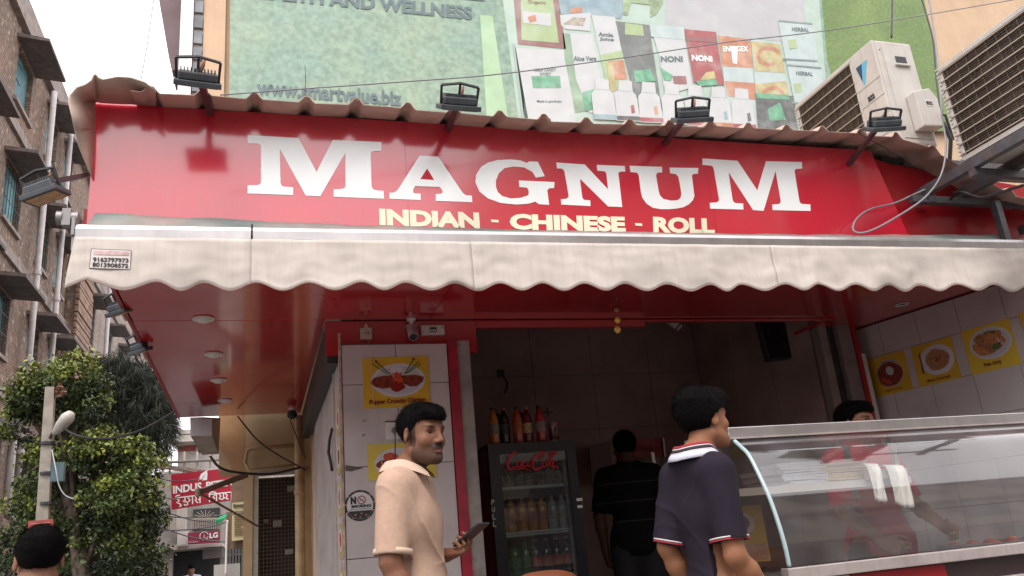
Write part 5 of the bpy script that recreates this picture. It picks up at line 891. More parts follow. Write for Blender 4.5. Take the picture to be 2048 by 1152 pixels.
m = MB(); m.box((SX+.02, 3.25, 1.245), (SX+1.0, 3.48, 1.262)); m.build('shelf', PST, SC); m = MB(); m.box((SX+.02, 3.235, 1.235), (SX+1.0, 3.248, 1.268)); m.build('shelf_lip', WHT, SC)
# paper, napkins, towels on the shelf
def stack(px0, px1, py0, py1, Yc, n_, mt_, name, label, cat, wob=.008, dep=.14):
    a_, b_ = P(px0, py1, Y=Yc), P(px1, py0, Y=Yc); zz0, zz1 = 1.263, max(b_.z, 1.263+.02); e = thing(name, label, cat, ((a_.x+b_.x)/2, Yc, zz0)); hh = (zz1-zz0)/n_
    for i in range(n_):
        j1, j2, j3 = [random.uniform(-wob, wob) for _ in range(3)]; z_ = zz0+i*hh; r_ = []
        for (u_, v_) in ((0, 0), (.5, 0), (1, 0), (1, 1), (.5, 1), (0, 1)): r_.append(Vector((lerp(a_.x, b_.x, u_)+j1+random.uniform(-wob, wob)*.5, Yc-.03+dep*v_+j2, z_+random.uniform(-1, 1)*hh*.2)))
        m = MB(); m.plate([r_], (0, 0, hh*.85)); m.build('sheet', mt_, e)
stack(1556, 1640, 921, 965, 3.29, 9, mat('blue white paper', (.78, .80, .88), .7, 0, (20, .08)), 'paper_stack', 'stack of bluish white paper on the glass shelf of the counter', 'paper stack')
stack(1643, 1724, 921, 962, 3.29, 8, mat('tan napkin', (.70, .52, .28), .8, 0, (20, .12)), 'napkin_stack', 'bundle of tan paper bags beside the white paper on the shelf', 'paper bags', .010)
stack(1507, 1556, 940, 965, 3.30, 3, mat('clear film', (.35, .34, .38), .25), 'film_stack', 'loose plastic film at the left end of the counter shelf', 'plastic film', .02)
TW = mat('white towel', (.88, .87, .82), .9, 0, (40, .06), (120, .3))
def towel(cx_, w_, z0_, z1_, yq, lab, nlay):
    e = thing('towel', lab, 'towel', (cx_, yq, z1_), 'towels draped inside the counter')
    for k in range(nlay):
        m = MB(); rows = []; of = .006*k; sh_ = .005*k
        for t in np.linspace(0, 1, 12):
            a_ = min(t*3, 1)*math.pi*.5; rows.append([(cx_+w_*(u_-.5)+sh_+.01*t*(1 if w_ > .06 else -.3), yq+.05-.05*math.sin(a_)-of+.003*math.sin(u_*9+t*6+k), z1_-of*.3+.018*math.cos(a_)-max(0, t-.2)*(z1_-z0_+.004*k)*1.2+.004*math.sin(u_*7)) for u_ in np.linspace(0, 1, 8)])
        m.grid(rows); o = m.build('fold', TW, e, True, fix=False); o.modifiers.new('s', 'SOLIDIFY').thickness = .003
pa, pb = P(1752, 935, Y=3.2), P(1757, 1003, Y=3.2); towel(pa.x-.045, .045, pb.z, pa.z, 3.17, 'narrow white towel hanging inside the counter glass, left of two', 3)
pa, pb = P(1788, 938, Y=3.2), P(1797, 1010, Y=3.2); towel(pa.x-.03, .058, pb.z, pa.z, 3.17, 'wider bundle of white towels hanging inside the counter glass, right of two', 5)
m = MB(); m.box((P(1735, 940, Y=3.2).x, 3.2, 1.262), (P(1815, 940, Y=3.2).x, 3.23, P(1790, 938, Y=3.2).z+.003)); m.build('towel_rail', PST, SC)
# food posters on the inner counter side + trays
for i, (x_, z_, mt_) in enumerate(((SX-.006, 1.0, PY), )): pass
m = MB(); m.box((SX+.02, 3.44, .95), (SX+.30, 3.447, 1.20)); pz = m.build('counter_menu', PY, None, label='orange and yellow menu sheet seen through the end glass of the counter', cat='menu'); 
m = MB(); m.plate([[Vector((SX+.15+.10*math.cos(i/16*6.283), 3.436, 1.12+.055*math.sin(i/16*6.283))) for i in range(16)]], (0, .002, 0)); m.build('plate_print', PLATE, pz); m = MB(); m.plate([[Vector((SX+.15+.07*math.cos(i/16*6.283), 3.433, 1.125+.04*math.sin(i/16*6.283))) for i in range(16)]], (0, .002, 0)); m.build('food_print', FD, pz); m = MB(); m.box((SX+.03, 3.436, .96), (SX+.29, 3.439, 1.03)); m.build('orange_band', OR, pz)
for i in range(3):
    xx_ = SX+1.2+i*.36; e = thing('food_tray', 'steel food tray on the counter deck, %s from the left' % nth[i], 'tray', (xx_, 3.2, .9), 'trays on the counter deck'); m = MB(); m.box((xx_, 3.02, .9), (xx_+.3, 3.40, .905)); m.box((xx_, 3.02, .905), (xx_+.004, 3.40, .94)); m.box((xx_+.296, 3.02, .905), (xx_+.3, 3.40, .94)); m.box((xx_+.004, 3.02, .905), (xx_+.296, 3.024, .94)); m.build('pan', ALU, e)
    m = MB(); 
    for k in range(9): c_ = Vector((xx_+.04+.11*(k % 3), 3.08+.12*(k//3), .915)); m.lathe(c_, [(.03, 0), (.04, .012), (.02, .03), (.004, .034)], 9)
    m.build('food', (FD, FB, FD)[i], e, True)
# red plastic chair back
c = P(1085, 1140, Y=3.9); CH = thing('plastic_chair', 'rounded reddish-brown plastic chair back just showing at the bottom edge before the fridge', 'chair', (c.x, 3.9, 0)); CM = mat('brown plastic', (.30, .10, .05), .35, 0, (5, .12)); cx_ = c.x; dz = .0
m = MB(); rows = []
for t in np.linspace(0, 1, 8): rows.append([(cx_+.21*math.sin(a)*(1-.12*(1-t)), 3.9-.05*math.cos(a)+.02*t, .45+.545*t-(.075*(abs(a)/1.2)**2.4)*t) for a in np.linspace(-1.2, 1.2, 17)])
m.grid(rows); o = m.build('backrest', CM, CH, True, fix=False); o.modifiers.new('s', 'SOLIDIFY').thickness = .012
m = MB(); m.box((cx_-.2, 3.48, .42), (cx_+.2, 3.9, .44)); m.build('seat', CM, CH, bevel=.006)
for sx in (-1, 1):
    for yy in (3.5, 3.88): m = MB(); m.bar((cx_+sx*.18, yy, .42), (cx_+sx*.21, yy+(.03 if yy > 3.7 else -.03), 0), .04, .04); m.build('leg', CM, CH)
# ================================================================ air conditioners
ACW = mat('ac casing', (.50, .475, .44), .45, 0, (7, .08), stain=(5, .35, (.34, .28, .22)), streak=(.3, (.34, .28, .22))); ACD = mat('ac dark inside', (.035, .025, .02), .7, 0, (8, .4)); WIRE = mat('grille wire', (.40, .34, .28), .5, .3)
def ac(label, ya, yb, za, zb, panel, nh, nv, xf=3.60, dep=.30):
    e = thing('air_conditioner', label, 'air conditioner', (xf+.15, (ya+yb)/2, za), 'outdoor air conditioner units on the roof rack')
    gy = ya+panel; m = MB(); m.box((xf+.02, ya, za), (xf+dep, yb, zb)); m.build('casing', ACW, e, bevel=.014)
    f = MB(); f.box((xf, ya+.002, za+.002), (xf+.0195, gy, zb-.002)); 
    for a_, b_ in (((gy+.001, za+.002), (yb-.002, za+.03)), ((gy+.001, zb-.03), (yb-.002, zb-.002)), ((yb-.03, za+.031), (yb-.002, zb-.031)), ((gy+.001, za+.031), (gy+.02, zb-.031))): f.box((xf, a_[0], a_[1]), (xf+.0195, b_[0], b_[1]))
    f.build('front_frame', ACW, e, bevel=.003)
    m = MB(); m.box((xf+.012, gy+.021, za+.031), (xf+.0195, yb-.031, zb-.031)); m.build('recess', ACD, e)
    yc, zc, R_ = (gy+yb)/2, (za+zb)/2, min(yb-gy, zb-za)/2-.05
    m = MB(); m.tube([(xf+.008, yc+R_*math.cos(a), zc+R_*math.sin(a)) for a in np.linspace(0, 2*math.pi, 33)], .006, 5, False); m.build('fan_ring', ACD, e)
    m = MB()
    for k in range(3):
        a0 = k*2.094+.4; m.add([(xf+.011, yc, zc), (xf+.011, yc+R_*.92*math.cos(a0), zc+R_*.92*math.sin(a0)), (xf+.010, yc+R_*.95*math.cos(a0+.6), zc+R_*.95*math.sin(a0+.6)), (xf+.011, yc+R_*.7*math.cos(a0+1.1), zc+R_*.7*math.sin(a0+1.1))], [(0, 1, 2, 3)])
    m.build('fan_blade', mat('fan blade', (.08, .06, .05), .5), e, fix=False)
    for i in range(nh):
        z_ = lerp(za+.04, zb-.04, i/(nh-1)); m = MB(); m.bar((xf-.004, gy+.01, z_), (xf-.004, yb-.012, z_), .006, .006); m.build('grille_bar', WIRE, e)
    m = MB()
    n_ = int((zb-za-.06)/.0125)
    for i in range(n_): m.bar((xf+.004, gy+.015, za+.034+i*.0125), (xf+.004, yb-.015, za+.034+i*.0125), .0035, .0028)
    for i in range(nv): y_ = lerp(gy+.03, yb-.03, (i+.5)/nv); m.bar((xf+.001, y_, za+.03), (xf+.001, y_, zb-.03), .003, .003, (1, 0, 0))
    m.build('fine_grille', mat('fine grille', (.12, .09, .065), .6, .2), e, kind='stuff')
    m = MB(); 
    for i in range(int((zb-za)/.024)): m.box((xf-.008, yb-.012, za+.01+i*.024), (xf+.001, yb+.002, za+.020+i*.024))
    m.build('edge_fins', ACW, e); return e
A1 = ac('smaller looking white air conditioner with blue triangle mark, farther left of the two', 3.43, 4.22, 3.18, 3.90, .20, 10, 9)
for (z0, z1, y0, y1) in ((3.40, 3.403, 3.432, 3.63), (3.52, 3.523, 3.432, 3.63), (3.28, 3.283, 3.432, 3.63), (3.64, 3.643, 3.432, 3.63)):
    m = MB(); m.box((3.5985, y0, z0), (3.601, y1, z1)); m.build('panel_groove', mat('groove grey', (.25, .22, .2), .7), A1)
c = lambda y, z: Vector((3.5975, y, z))
m = MB(); m.plate([[c(3.60, 3.80), c(3.55, 3.80), c(3.575, 3.69)]], (.002, 0, 0)); m.build('mark_dark', mat('mark navy', (.02, .05, .12), .4), A1)
m = MB(); m.plate([[c(3.545, 3.80), c(3.50, 3.80), c(3.565, 3.655), c(3.572, 3.685)]], (.002, 0, 0)); m.build('mark_blue', mat('mark blue', (.10, .42, .62), .4), A1)
text('B32', c(3.565, 3.535)-Vector((.001, 0, 0)), c(3.51, 3.535)-Vector((.001, 0, 0)), c(3.565, 3.57)-Vector((.001, 0, 0)), 'lettering', INK, A1, (.001, 0, 0), .05)
yy = 3.43; m = MB(); m.box((3.66, yy-.004, 3.22), (3.87, yy-.0005, 3.86)); m.build('service_panel', ACW, A1, bevel=.0015); m = MB(); m.box((3.745, yy-.007, 3.735), (3.825, yy-.0045, 3.79)); m.build('handle_recess', DK, A1); m = MB(); m.box((3.73, yy-.02, 3.72), (3.84, yy-.004, 3.733)); m.build('handle_lip', ACW, A1, bevel=.002)
m = MB(); m.plate([[(3.74, yy-.005, 3.26), (3.90, yy-.005, 3.27), (3.905, yy-.005, 3.46), (3.86, yy-.005, 3.53), (3.74, yy-.005, 3.50)]], (0, -.075, 0)); m.build('valve_cover', ACW, A1, bevel=.008)
m = MB(); m.box((3.80, yy-.082, 3.40), (3.855, yy-.0805, 3.44)); m.build('tag', WHT, A1); text('B32', (3.804, yy-.084, 3.408), (3.851, yy-.084, 3.408), (3.804, yy-.084, 3.433), 'lettering', INK, A1, (0, .001, 0), .05)
for k in (3.30, 3.83): m = MB(); m.lathe((3.645, yy, k), [(.005, 0), (.003, .003)], 8, (0, -1, 0)); m.build('screw', DK, A1)
m = MB(); m.tube([(3.88, yy-.03, 3.33), (3.93, yy-.05, 3.31), (3.95, yy-.05, 3.2), (3.94, yy, 3.05)], .012, 8); m.tube([(3.88, yy-.03, 3.38), (3.95, yy-.06, 3.36), (3.97, yy-.05, 3.2)], .008, 8); m.build('pipes', CABLE, A1)
A2 = ac('large close air conditioner with brown dirty grille, cut off by the right edge', 2.15, 3.05, 2.86, 3.44, .06, 10, 12)
RK = thing('steel_rack', 'dark painted steel angle rack holding the two air conditioners', 'rack', (3.7, 3.4, 2.8))
for (x_, y0, y1, z_) in ((3.61, 2.1, 3.385, 2.825), (3.88, 2.1, 3.385, 2.825), (3.62, 3.46, 4.79, 3.155), (3.87, 3.46, 4.79, 3.155)): m = MB(); m.bar((x_, y0, z_), (x_, y1, z_), .045, .055); m.build('beam', STEEL, RK)
for (y_, z_) in ((2.3, 2.775), (3.0, 2.775), (3.35, 2.775), (3.5, 3.10), (4.1, 3.10)): m = MB(); m.bar((3.5 if y_ > 3.2 else 3.585, y_, z_), (4.6, y_, z_), .04, .04); m.build('cross_beam', STEEL, RK)
for (y_, z0, z1) in ((3.33, 2.75, 2.80),): m = MB(); m.box((3.60, y_-.02, z0), (3.64, y_+.02, z1)); m.build('foot_plate', STEEL, RK)
m = MB(); m.bar((4.3, 2.2, 2.75), (4.3, 3.39, 2.62), .05, .05); m.bar((4.05, 3.3, 2.5), (4.05, 3.3, 2.76), .04, .04); m.build('brace', STEEL, RK)
# cables by the units
def cable(pts, r, label, mt=CABLE, name='cable', group='loose cables above the sign'):
    q_ = cr([tuple(p) for p in pts], 6); m = MB(); m.tube([Vector(p) for p in q_], r, 7); return m.build(name, mt, None, True, label=label, cat='cable', group=group)
cable([P(x_, y_, Y=Y_) for x_, y_, Y_ in ((1855, -20, 3.3), (1868, 60, 3.25), (1878, 150, 3.2), (1884, 230, 3.15), (1892, 290, 3.1), (1882, 350, 3.1), (1850, 395, 3.15), (1800, 430, 3.2), (1752, 457, 3.25), (1722, 466, 3.3), (1706, 459, 3.33), (1714, 437, 3.35), (1742, 418, 3.36), (1790, 406, 3.36), (1830, 388, 3.34), (1870, 370, 3.3))], .0055, 'long grey cable hanging past the air conditioners and looping over the red sign', GCABLE)
cable([P(1786, -60, Y=4.0), P(1785, 0, Y=3.9), P(1783, 75, Y=3.75)], .007, 'short black cable dropping vertically onto the farther air conditioner')
cable([P(1833, -40, Y=3.9), P(1850, 20, Y=3.8), P(1866, 80, Y=3.75), P(1872, 150, Y=3.7), P(1878, 200, Y=3.6), P(1885, 245, Y=3.5)], .006, 'black cable curving down behind the gap between the two air conditioners')
cable([P(1715, 262, Y=3.2), P(1730, 275, Y=3.25), P(1760, 290, Y=3.3), P(1800, 315, Y=3.35), P(1845, 345, Y=3.38)], .0022, 'thin dark wire trailing from the right floodlight across the red sign')
cable([P(2048, 370, Y=2.9), P(2000, 385, Y=3.0), P(1960, 395, Y=3.1), P(1920, 385, Y=3.2), P(1900, 400, Y=3.35)], .008, 'dark cable sagging under the nearer air conditioner at the right edge')
cable([P(x_, y_, Y=2.95) for x_, y_ in ((440, 190), (600, 178), (800, 164), (1000, 148), (1250, 115), (1450, 85), (1640, 63), (1850, 30), (2080, -10))], .0028, 'thin grey wire stretched right across in front of the green banner', GCABLE, 'wire')
cable([P(610, 190, Y=4.5), P(611, 160, Y=4.5), P(610, 130, Y=4.5)], .002, 'thin twig-like wire standing up behind the roof edge at left of the banner')
cable([P(282, 160, Y=6), P(296, 80, Y=6), P(310, -20, Y=6)], .003, 'thin wire crossing the white sky above the curled roof corner')
# ================================================================ floodlights
FLB = mat('floodlight grey', (.075, .085, .095), .45, .2, (20, .2)); FLF = mat('floodlight front glass', (.30, .30, .30), .15); ARM = mat('arm dark paint', (.08, .03, .035), .5); REFL = mat('warm reflector', (.50, .32, .16), .4, .2, (30, .3))
def flood(name_label, c, rot, base, warm=False, w=.18, d=.12):
    e = thing('floodlight', name_label, 'floodlight', c, 'floodlights around the sign'); Mx = Matrix.Rotation(rot[2], 3, 'Z') @ Matrix.Rotation(rot[1], 3, 'Y') @ Matrix.Rotation(rot[0], 3, 'X'); c = Vector(c)
    def bx_(a, b, nm, mt_, bv=.003):
        m = MB(); m.box(a, b); m.v = [tuple(c+Mx @ Vector(v)) for v in m.v]; return m.build(nm, mt_, e, bevel=bv)
    bx_((-w/2, -d/2, -.018), (w/2, d/2, .004), 'front_bezel', FLB); bx_((-w/2+.016, -d/2+.014, .005), (w/2-.016, d/2-.014, .038), 'housing', FLB, .006); bx_((-w/2+.014, -d/2+.014, -.0205), (w/2-.014, d/2-.014, -.0185), 'glass', REFL if warm else FLF, 0)
    m = MB()
    for i in range(11): x_ = -w/2+.026+i*(w-.052)/10; m.box((x_-.002, -d/2+.02, .0385), (x_+.002, d/2-.02, .052))
    m.v = [tuple(c+Mx @ Vector(v)) for v in m.v]; m.build('heat_fins', FLB, e)
    m = MB(); k = w*.44
    for a_, b_ in (((-k, 0, .0), (-k-.004, -.01, .085)), ((k, 0, .0), (k+.004, -.01, .085)), ((-k-.004, -.01, .085), (0, -.01, .098)), ((0, -.01, .098), (k+.004, -.01, .085)), ((0, -.01, .098), (0, .0, .05))): m.bar(c+Mx @ Vector(a_), c+Mx @ Vector(b_), .010, .008)
    m.build('bracket', BLK, e)
    if base is not None: m = MB(); m.bar(c+Mx @ Vector((.0, .0, .045)), base, .028, .018); m.build('arm', ARM, e)
    m = MB(); s_ = c+Mx @ Vector((.01, .02, .05)); m.lathe(s_, [(.012, 0), (.010, .02), (.003, .045)], 8, (.35, -.1, .9)); m.build('lamp_stub', mat('rusty stub', (.20, .07, .04), .6), e); return e
for (px_, py_, rz, lab) in ((395, 163, .10, 'floodlight over the left end of the sign, under the yellow wall corner'), (917, 212, .0, 'floodlight with heat fins above the middle of the word on the sign'), (1384, 236, -.25, 'floodlight standing over the roof edge in front of the white jars on the banner'), (1768, 254, -.25, 'floodlight at the right end of the sign, in front of the farther air conditioner')):
    c = P(px_, py_, Y=3.06); flood(lab, c, (math.radians(33 if px_ > 500 else 36), 0, rz), Vector((c.x+.03, 3.395, 3.055 if px_ < 1700 else 3.0)))
c = P(90, 388, Y=3.28); flood('floodlight sticking out on an arm past the left end of the sign', c, (math.radians(12), math.radians(-16), -.35), Vector((-.675, 3.42, P(186, 345, Y=3.4).z)), True, .145, .12)
c = P(238, 622, Y=4.55); flood('side floodlight on the lane edge of the red ceiling, nearer of two', c, (math.radians(20), math.radians(-10), -.5), Vector((-.69, c.y, ZS+.05)), True, .12, .09)
c = P(280, 700, Y=5.25); flood('side floodlight on the lane edge of the red ceiling, farther of two', c, (math.radians(20), math.radians(-10), -.5), Vector((-.69, c.y, ZS+.05)), True, .12, .09)
# ================================================================ lane side: yellow back wall, meter grille, pipes
LN = thing('meter_cupboard', 'yellow wall end with wire mesh meter cupboard at the back of the lane side', 'cupboard', (.1, 8, 0))
YB = mat('amber yellow paint', (.44, .32, .18), .6, 0, (4, .15), stain=(3, .4, (.30, .17, .08)))
yw = 8.0; m = MB(); m.box((-.13, yw, -.17), (-.05, yw+.4, 2.02)); m.build('jamb', YB, LN); m = MB(); m.box((.345, yw+.05, -.17), (.60, yw+.4, 2.6)); m.build('jamb', YB, LN)
m = MB(); m.box((-.35, yw, 2.02), (.60, yw+.5, 2.62)); m.build('lintel', YB, LN); m = MB(); m.plate([[(-.36, yw-.003, 2.62), (-.36, yw-.003, 2.25), (-.27, yw-.003, 2.12), (-.22, yw-.003, 1.98), (-.13, yw-.003, 1.95), (-.13, yw-.003, 2.62)]], (0, .3, 0)); m.build('lintel_curve', mat('orange paint', (.42, .24, .12), .6, 0, (4, .2)), LN)
m = MB(); m.box((-.049, yw+.01, 1.96), (.344, yw+.06, 2.019)); m.box((-.049, yw+.01, -.1), (.0, yw+.06, 1.959)); m.build('door_frame', mat('grey door frame', (.36, .33, .28), .7, 0, (8, .15)), LN); m = MB(); m.box((.0, yw+.25, -.1), (.344, yw+.3, 1.959)); m.build('cupboard_back', mat('dark cupboard', (.035, .03, .03), .8, 0, (5, .4)), LN)
m = MB()
for i in range(11): m.bar((.015+i*.031, yw+.03, -.1), (.015+i*.031, yw+.03, 1.955), .0025, .0025, (0, 1, 0))
for i in range(60): m.bar((.003, yw+.031, -.05+i*.0335), (.342, yw+.031, -.05+i*.0335), .0025, .0025)
m.build('wire_mesh', mat('mesh wire', (.20, .15, .10), .6, .3), LN, kind='stuff')
for (x_, z_, w_) in ((.26, 1.84, .07), (.13, 1.53, .08), (.24, 1.27, .07), (.05, 1.56, .04)): m = MB(); m.box((x_, yw+.15, z_-w_*.35), (x_+w_, yw+.25, z_+w_*.35)); m.build('electric_meter', mat('meter grey', (.30, .30, .28), .4), LN, bevel=.004)
m = MB(); m.tube([(.36, 7.88, -.1), (.36, 7.88, 1.2), (.362, 7.88, 2.48)], .045, 14); m.lathe((.36, 7.88, 1.75), [(.05, 0), (.052, .02), (.05, .04)], 14); m.build('amber_pipe', mat('amber pipe paint', (.42, .29, .16), .5, 0, (5, .2), stain=(12, .5, (.2, .13, .08))), None, True, label='thick amber painted drainpipe beside the meter cupboard', cat='pipe')
m = MB(); m.tube([(-.12, 7.93, 2.08), (-.10, 7.93, 2.19), (0, 7.93, 2.205), (.33, 7.93, 2.21)], .018, 8); m.tube([(-.12, 7.93, 2.08), (-.08, 7.92, 2.0), (.33, 7.92, 2.03)], .014, 8); m.build('conduit', mat('conduit', (.34, .24, .13), .5), None, True, label='yellowed conduit pipe bent along the lintel above the meter cupboard', cat='pipe')
def line_(pts, r, label, mt=CABLE, name='cable', group='cables over the lane'): return cable(pts, r, label, mt, name, group)
line_([P(475, 832, Y=7.7), P(515, 880, Y=7.75), P(560, 912, Y=7.8), P(612, 940, Y=7.85)], .007, 'dark cable hanging diagonally under the rear end of the red ceiling')
line_([P(580, 840, Y=7.8), P(592, 870, Y=7.8), P(612, 918, Y=7.8)], .005, 'thin dark wire running down from the dome lamp to the amber pipe')
line_([P(420, 912, Y=7.3), P(440, 935, Y=7.3), P(475, 945, Y=7.4), P(540, 948, Y=7.6), P(600, 935, Y=7.8)], .011, 'thick dark cable looping from the metal box along the yellow lintel')
c = P(584, 832, Y=7.6); e = thing('dome_lamp', 'small dark dome lamp at the rear inner corner of the red ceiling', 'lamp', c); m = MB(); m.lathe(c+Vector((0, 0, -.03)), [(.01, 0), (.04, .02), (.045, .05), (.03, .08)], 14); m.build('shade', DK, e, 2); m = MB(); m.lathe(c+Vector((0, 0, .05)), [(.03, 0), (.03, .03)], 12); m.build('base', WHT, e)
# folded awning arm of the neighbour
e = thing('folding_arm', 'brown metal awning arm pointing left from the yellow wall, folded at its elbow', 'awning arm', (0, 7.6, 1.9)); a_, b_, c_ = P(492, 950, Y=7.6), P(397, 985, Y=7.2), P(515, 1052, Y=7.7)
m = MB(); m.bar(a_, b_, .05, .045); m.build('upper_arm', mat('brown metal', (.17, .11, .08), .5, .3, (10, .2)), e, bevel=.004); m = MB(); m.tube([b_, c_], .010, 8); m.build('lower_arm', MT['brown metal'], e); m = MB(); m.lathe(b_-Vector((0, 0, .03)), [(.028, 0), (.028, .06)], 12); m.build('elbow', MT['brown metal'], e)
# metal duct box hanging under the far end of the canopy
e = thing('metal_box', 'silver sheet metal box hanging under the rear left corner of the red ceiling', 'box', P(410, 870, Y=7.4)); m = MB()
t_ = [P(x_, y_, Y=7.05) for x_, y_ in ((380, 835), (424, 838), (424, 872), (381, 872))]; m.plate([t_], (0, .02, 0)); m.build('face', mat('galvanised sheet', (.46, .46, .48), .35, .8, (6, .25)), e)
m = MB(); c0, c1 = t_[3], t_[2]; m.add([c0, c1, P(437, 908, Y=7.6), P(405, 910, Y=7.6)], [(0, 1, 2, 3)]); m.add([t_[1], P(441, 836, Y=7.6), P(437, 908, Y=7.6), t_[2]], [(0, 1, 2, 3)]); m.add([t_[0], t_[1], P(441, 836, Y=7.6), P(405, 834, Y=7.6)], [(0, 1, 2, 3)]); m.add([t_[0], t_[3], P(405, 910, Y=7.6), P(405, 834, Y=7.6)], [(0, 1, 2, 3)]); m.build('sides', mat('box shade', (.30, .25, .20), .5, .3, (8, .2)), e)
# ================================================================ brick apartment block on the left of the lane
BRK = brickmat('weathered brick', (.23, .12, .08), (.165, .10, .07), (.25, .20, .16), plaster=(.18, .135, .105)); BRK2 = brickmat('paler brick', (.32, .22, .17), (.27, .20, .16), (.33, .29, .26), plaster=(.34, .30, .27)); BAND = mat('weathered band', (.27, .23, .21), .9, 0, (6, .25), (20, .5), stain=(1.5, .6, (.14, .11, .10)), streak=(.4, (.12, .10, .09)))
TEAL = mat('teal shutter', (.05, .16, .19), .6, 0, (9, .2), stain=(12, .4, (.03, .07, .09))); TEAL2 = mat('light teal shutter', (.12, .33, .36), .6, 0, (9, .2)); REV = mat('window inside', (.03, .035, .04), .6); SHADE = mat('sunshade concrete', (.15, .125, .12), .9, 0, (8, .3), stain=(3, .5, (.07, .06, .055)))
def block(label, X, y0, y1, z1, brick, floors, wins, cat='building', pipes=()):
    e = thing('apartment_block', label, cat, (X, (y0+y1)/2, -.17), 'brick blocks along the lane'); dep = .22
    zs = [-.17]; ys = sorted({y0, y1} | {w for a in wins for w in a}); zz = sorted({-.17, z1} | {z for f in floors for z in f}); m = MB()
    def iswin(ya, yb, za, zb): return any(abs(ya-a[0]) < 1e-4 and abs(yb-a[1]) < 1e-4 for a in wins) and any(abs(za-f[0]) < 1e-4 and abs(zb-f[1]) < 1e-4 for f in floors)
    for i in range(len(ys)-1):
        for j in range(len(zz)-1):
            ya, yb, za, zb = ys[i], ys[i+1], zz[j], zz[j+1]
            if not iswin(ya, yb, za, zb): m.add([(X, ya, za), (X, yb, za), (X, yb, zb), (X, ya, zb)], [(0, 1, 2, 3)])
            else: m.add([(X, ya, za), (X, yb, za), (X, yb, zb), (X, ya, zb), (X-dep, ya, za), (X-dep, yb, za), (X-dep, yb, zb), (X-dep, ya, zb)], [(0, 1, 5, 4), (1, 2, 6, 5), (2, 3, 7, 6), (3, 0, 4, 7)])
    m.box((X-8, y0, -.17), (X-dep-.05, y1, z1)); m.add([(X-dep-.05, y0, -.17), (X, y0, -.17), (X, y0, z1), (X-dep-.05, y0, z1)], [(0, 1, 2, 3)]); m.add([(X-dep-.05, y0, z1), (X, y0, z1), (X, y1, z1), (X-dep-.05, y1, z1)], [(0, 1, 2, 3)]); m.build('wall', brick, e)
    m = MB(); m.box((X-dep-.045, y0, -.1), (X-dep-.002, y1, z1-.1)); m.build('backing', REV, e)
    r_ = random.Random(int(y0))
    for f in floors:
        for a in wins:
            (za, zb), (ya, yb) = f, a; w = MB(); w.box((X-.16, ya+.001, za+.001), (X-.11, ya+.05, zb-.001)); w.box((X-.16, yb-.05, za+.001), (X-.11, yb-.001, zb-.001)); w.box((X-.16, ya+.051, zb-.05), (X-.11, yb-.051, zb-.001)); w.box((X-.16, ya+.051, za+.001), (X-.11, yb-.051, za+.05)); w.box((X-.16, (ya+yb)/2-.025, za+.051), (X-.11, (ya+yb)/2+.025, zb-.051)); wo = w.build('window', TEAL, e)
            op = r_.choice((0, 1))
            for k in (0, 1):
                y_ = ya+.05 if k == 0 else yb-.05; hw = (yb-ya)/2-.06; s_ = MB(); tm = TEAL2 if r_.random() < .3 else TEAL
                if False: d_ = Vector((.95, -.3 if k == 0 else .3, 0)).normalized(); 
                else: d_ = Vector((0, 1 if k == 0 else -1, 0))
                o_ = Vector((X-.10, y_, za+.06)) if d_.x < .5 else Vector((X+.006, ya-.02 if k == 0 else yb+.02, za+.06)); nn = d_.cross(Vector((0, 0, 1)))*.012
                s_.plate([[o_, o_+d_*hw, o_+d_*hw+Vector((0, 0, zb-za-.12)), o_+Vector((0, 0, zb-za-.12))]], nn)
                for q_ in (.15, .5, .85): s_.obox(o_+d_*hw/2+Vector((0, 0, (zb-za-.12)*q_))+nn*1.7, d_*hw/2, nn*.6, (0, 0, .02))
                s_.build('shutter', tm, wo)
            if op: 
                g = MB()
                for k in range(7): y_ = lerp(ya+.03, yb-.03, k/6); g.bar((X+.02, y_, za), (X+.02, y_, zb), .012, .012, (0, 1, 0))
                for k in range(4): z_ = lerp(za+.02, zb-.02, k/3); g.bar((X+.02, ya, z_), (X+.02, yb, z_), .012, .012)
                g.build('grille', BLK, wo)
            s_ = MB(); s_.add([(X+.005, ya-.22, zb+.08), (X+.62, ya-.22, zb+.02), (X+.62, yb+.22, zb+.02), (X+.005, yb+.22, zb+.08), (X+.005, ya-.22, zb+.17), (X+.62, ya-.22, zb+.09), (X+.62, yb+.22, zb+.09), (X+.005, yb+.22, zb+.17)], [(0, 3, 2, 1), (4, 5, 6, 7), (0, 1, 5, 4), (1, 2, 6, 5), (2, 3, 7, 6), (3, 0, 4, 7)]); s_.build('sunshade', SHADE, wo)
            s_ = MB(); s_.box((X+.003, ya-.05, za-.09), (X+.07, yb+.05, za-.01)); s_.build('sill', BAND, wo)
    for f in floors: 
        zb = f[1]+.72
        if zb < z1-.3: m = MB(); m.box((X+.002, y0+.002, zb), (X+.075, y1-.002, zb+.22)); m.build('floor_band', BAND, e)
    m = MB(); m.box((X+.002, y0-.05, z1-.62), (X+.14, y1+.05, z1+.02)); m.build('parapet', BAND, e)
    for (py_, z0, z1_) in pipes:
        m = MB(); m.tube([(X+.22, py_, z0), (X+.22, py_, z1_)], .065, 10); m.build('drainpipe', PIPE, e, True)
        for k in range(int((z1_-z0)/2)): m = MB(); m.lathe((X+.22, py_, z0+k*2+.9), [(.085, 0), (.088, .05), (.085, .1)], 10); m.build('pipe_collar', PIPE, e)
    return e
fl = [(2.95, 4.2), (5.75, 7.0), (8.45, 9.7), (11.15, 12.4)]
block('weathered brown brick apartment block with teal shutters, nearest at the left edge', -5.0, 10, 25.2, 13.45, BRK, fl, [(11.2, 12.3), (14.2, 15.4), (17.25, 18.45), (19.95, 21.0), (21.9, 22.8)], pipes=((19.42, 1.0, 12.6), (21.35, 1.0, 12.6)))
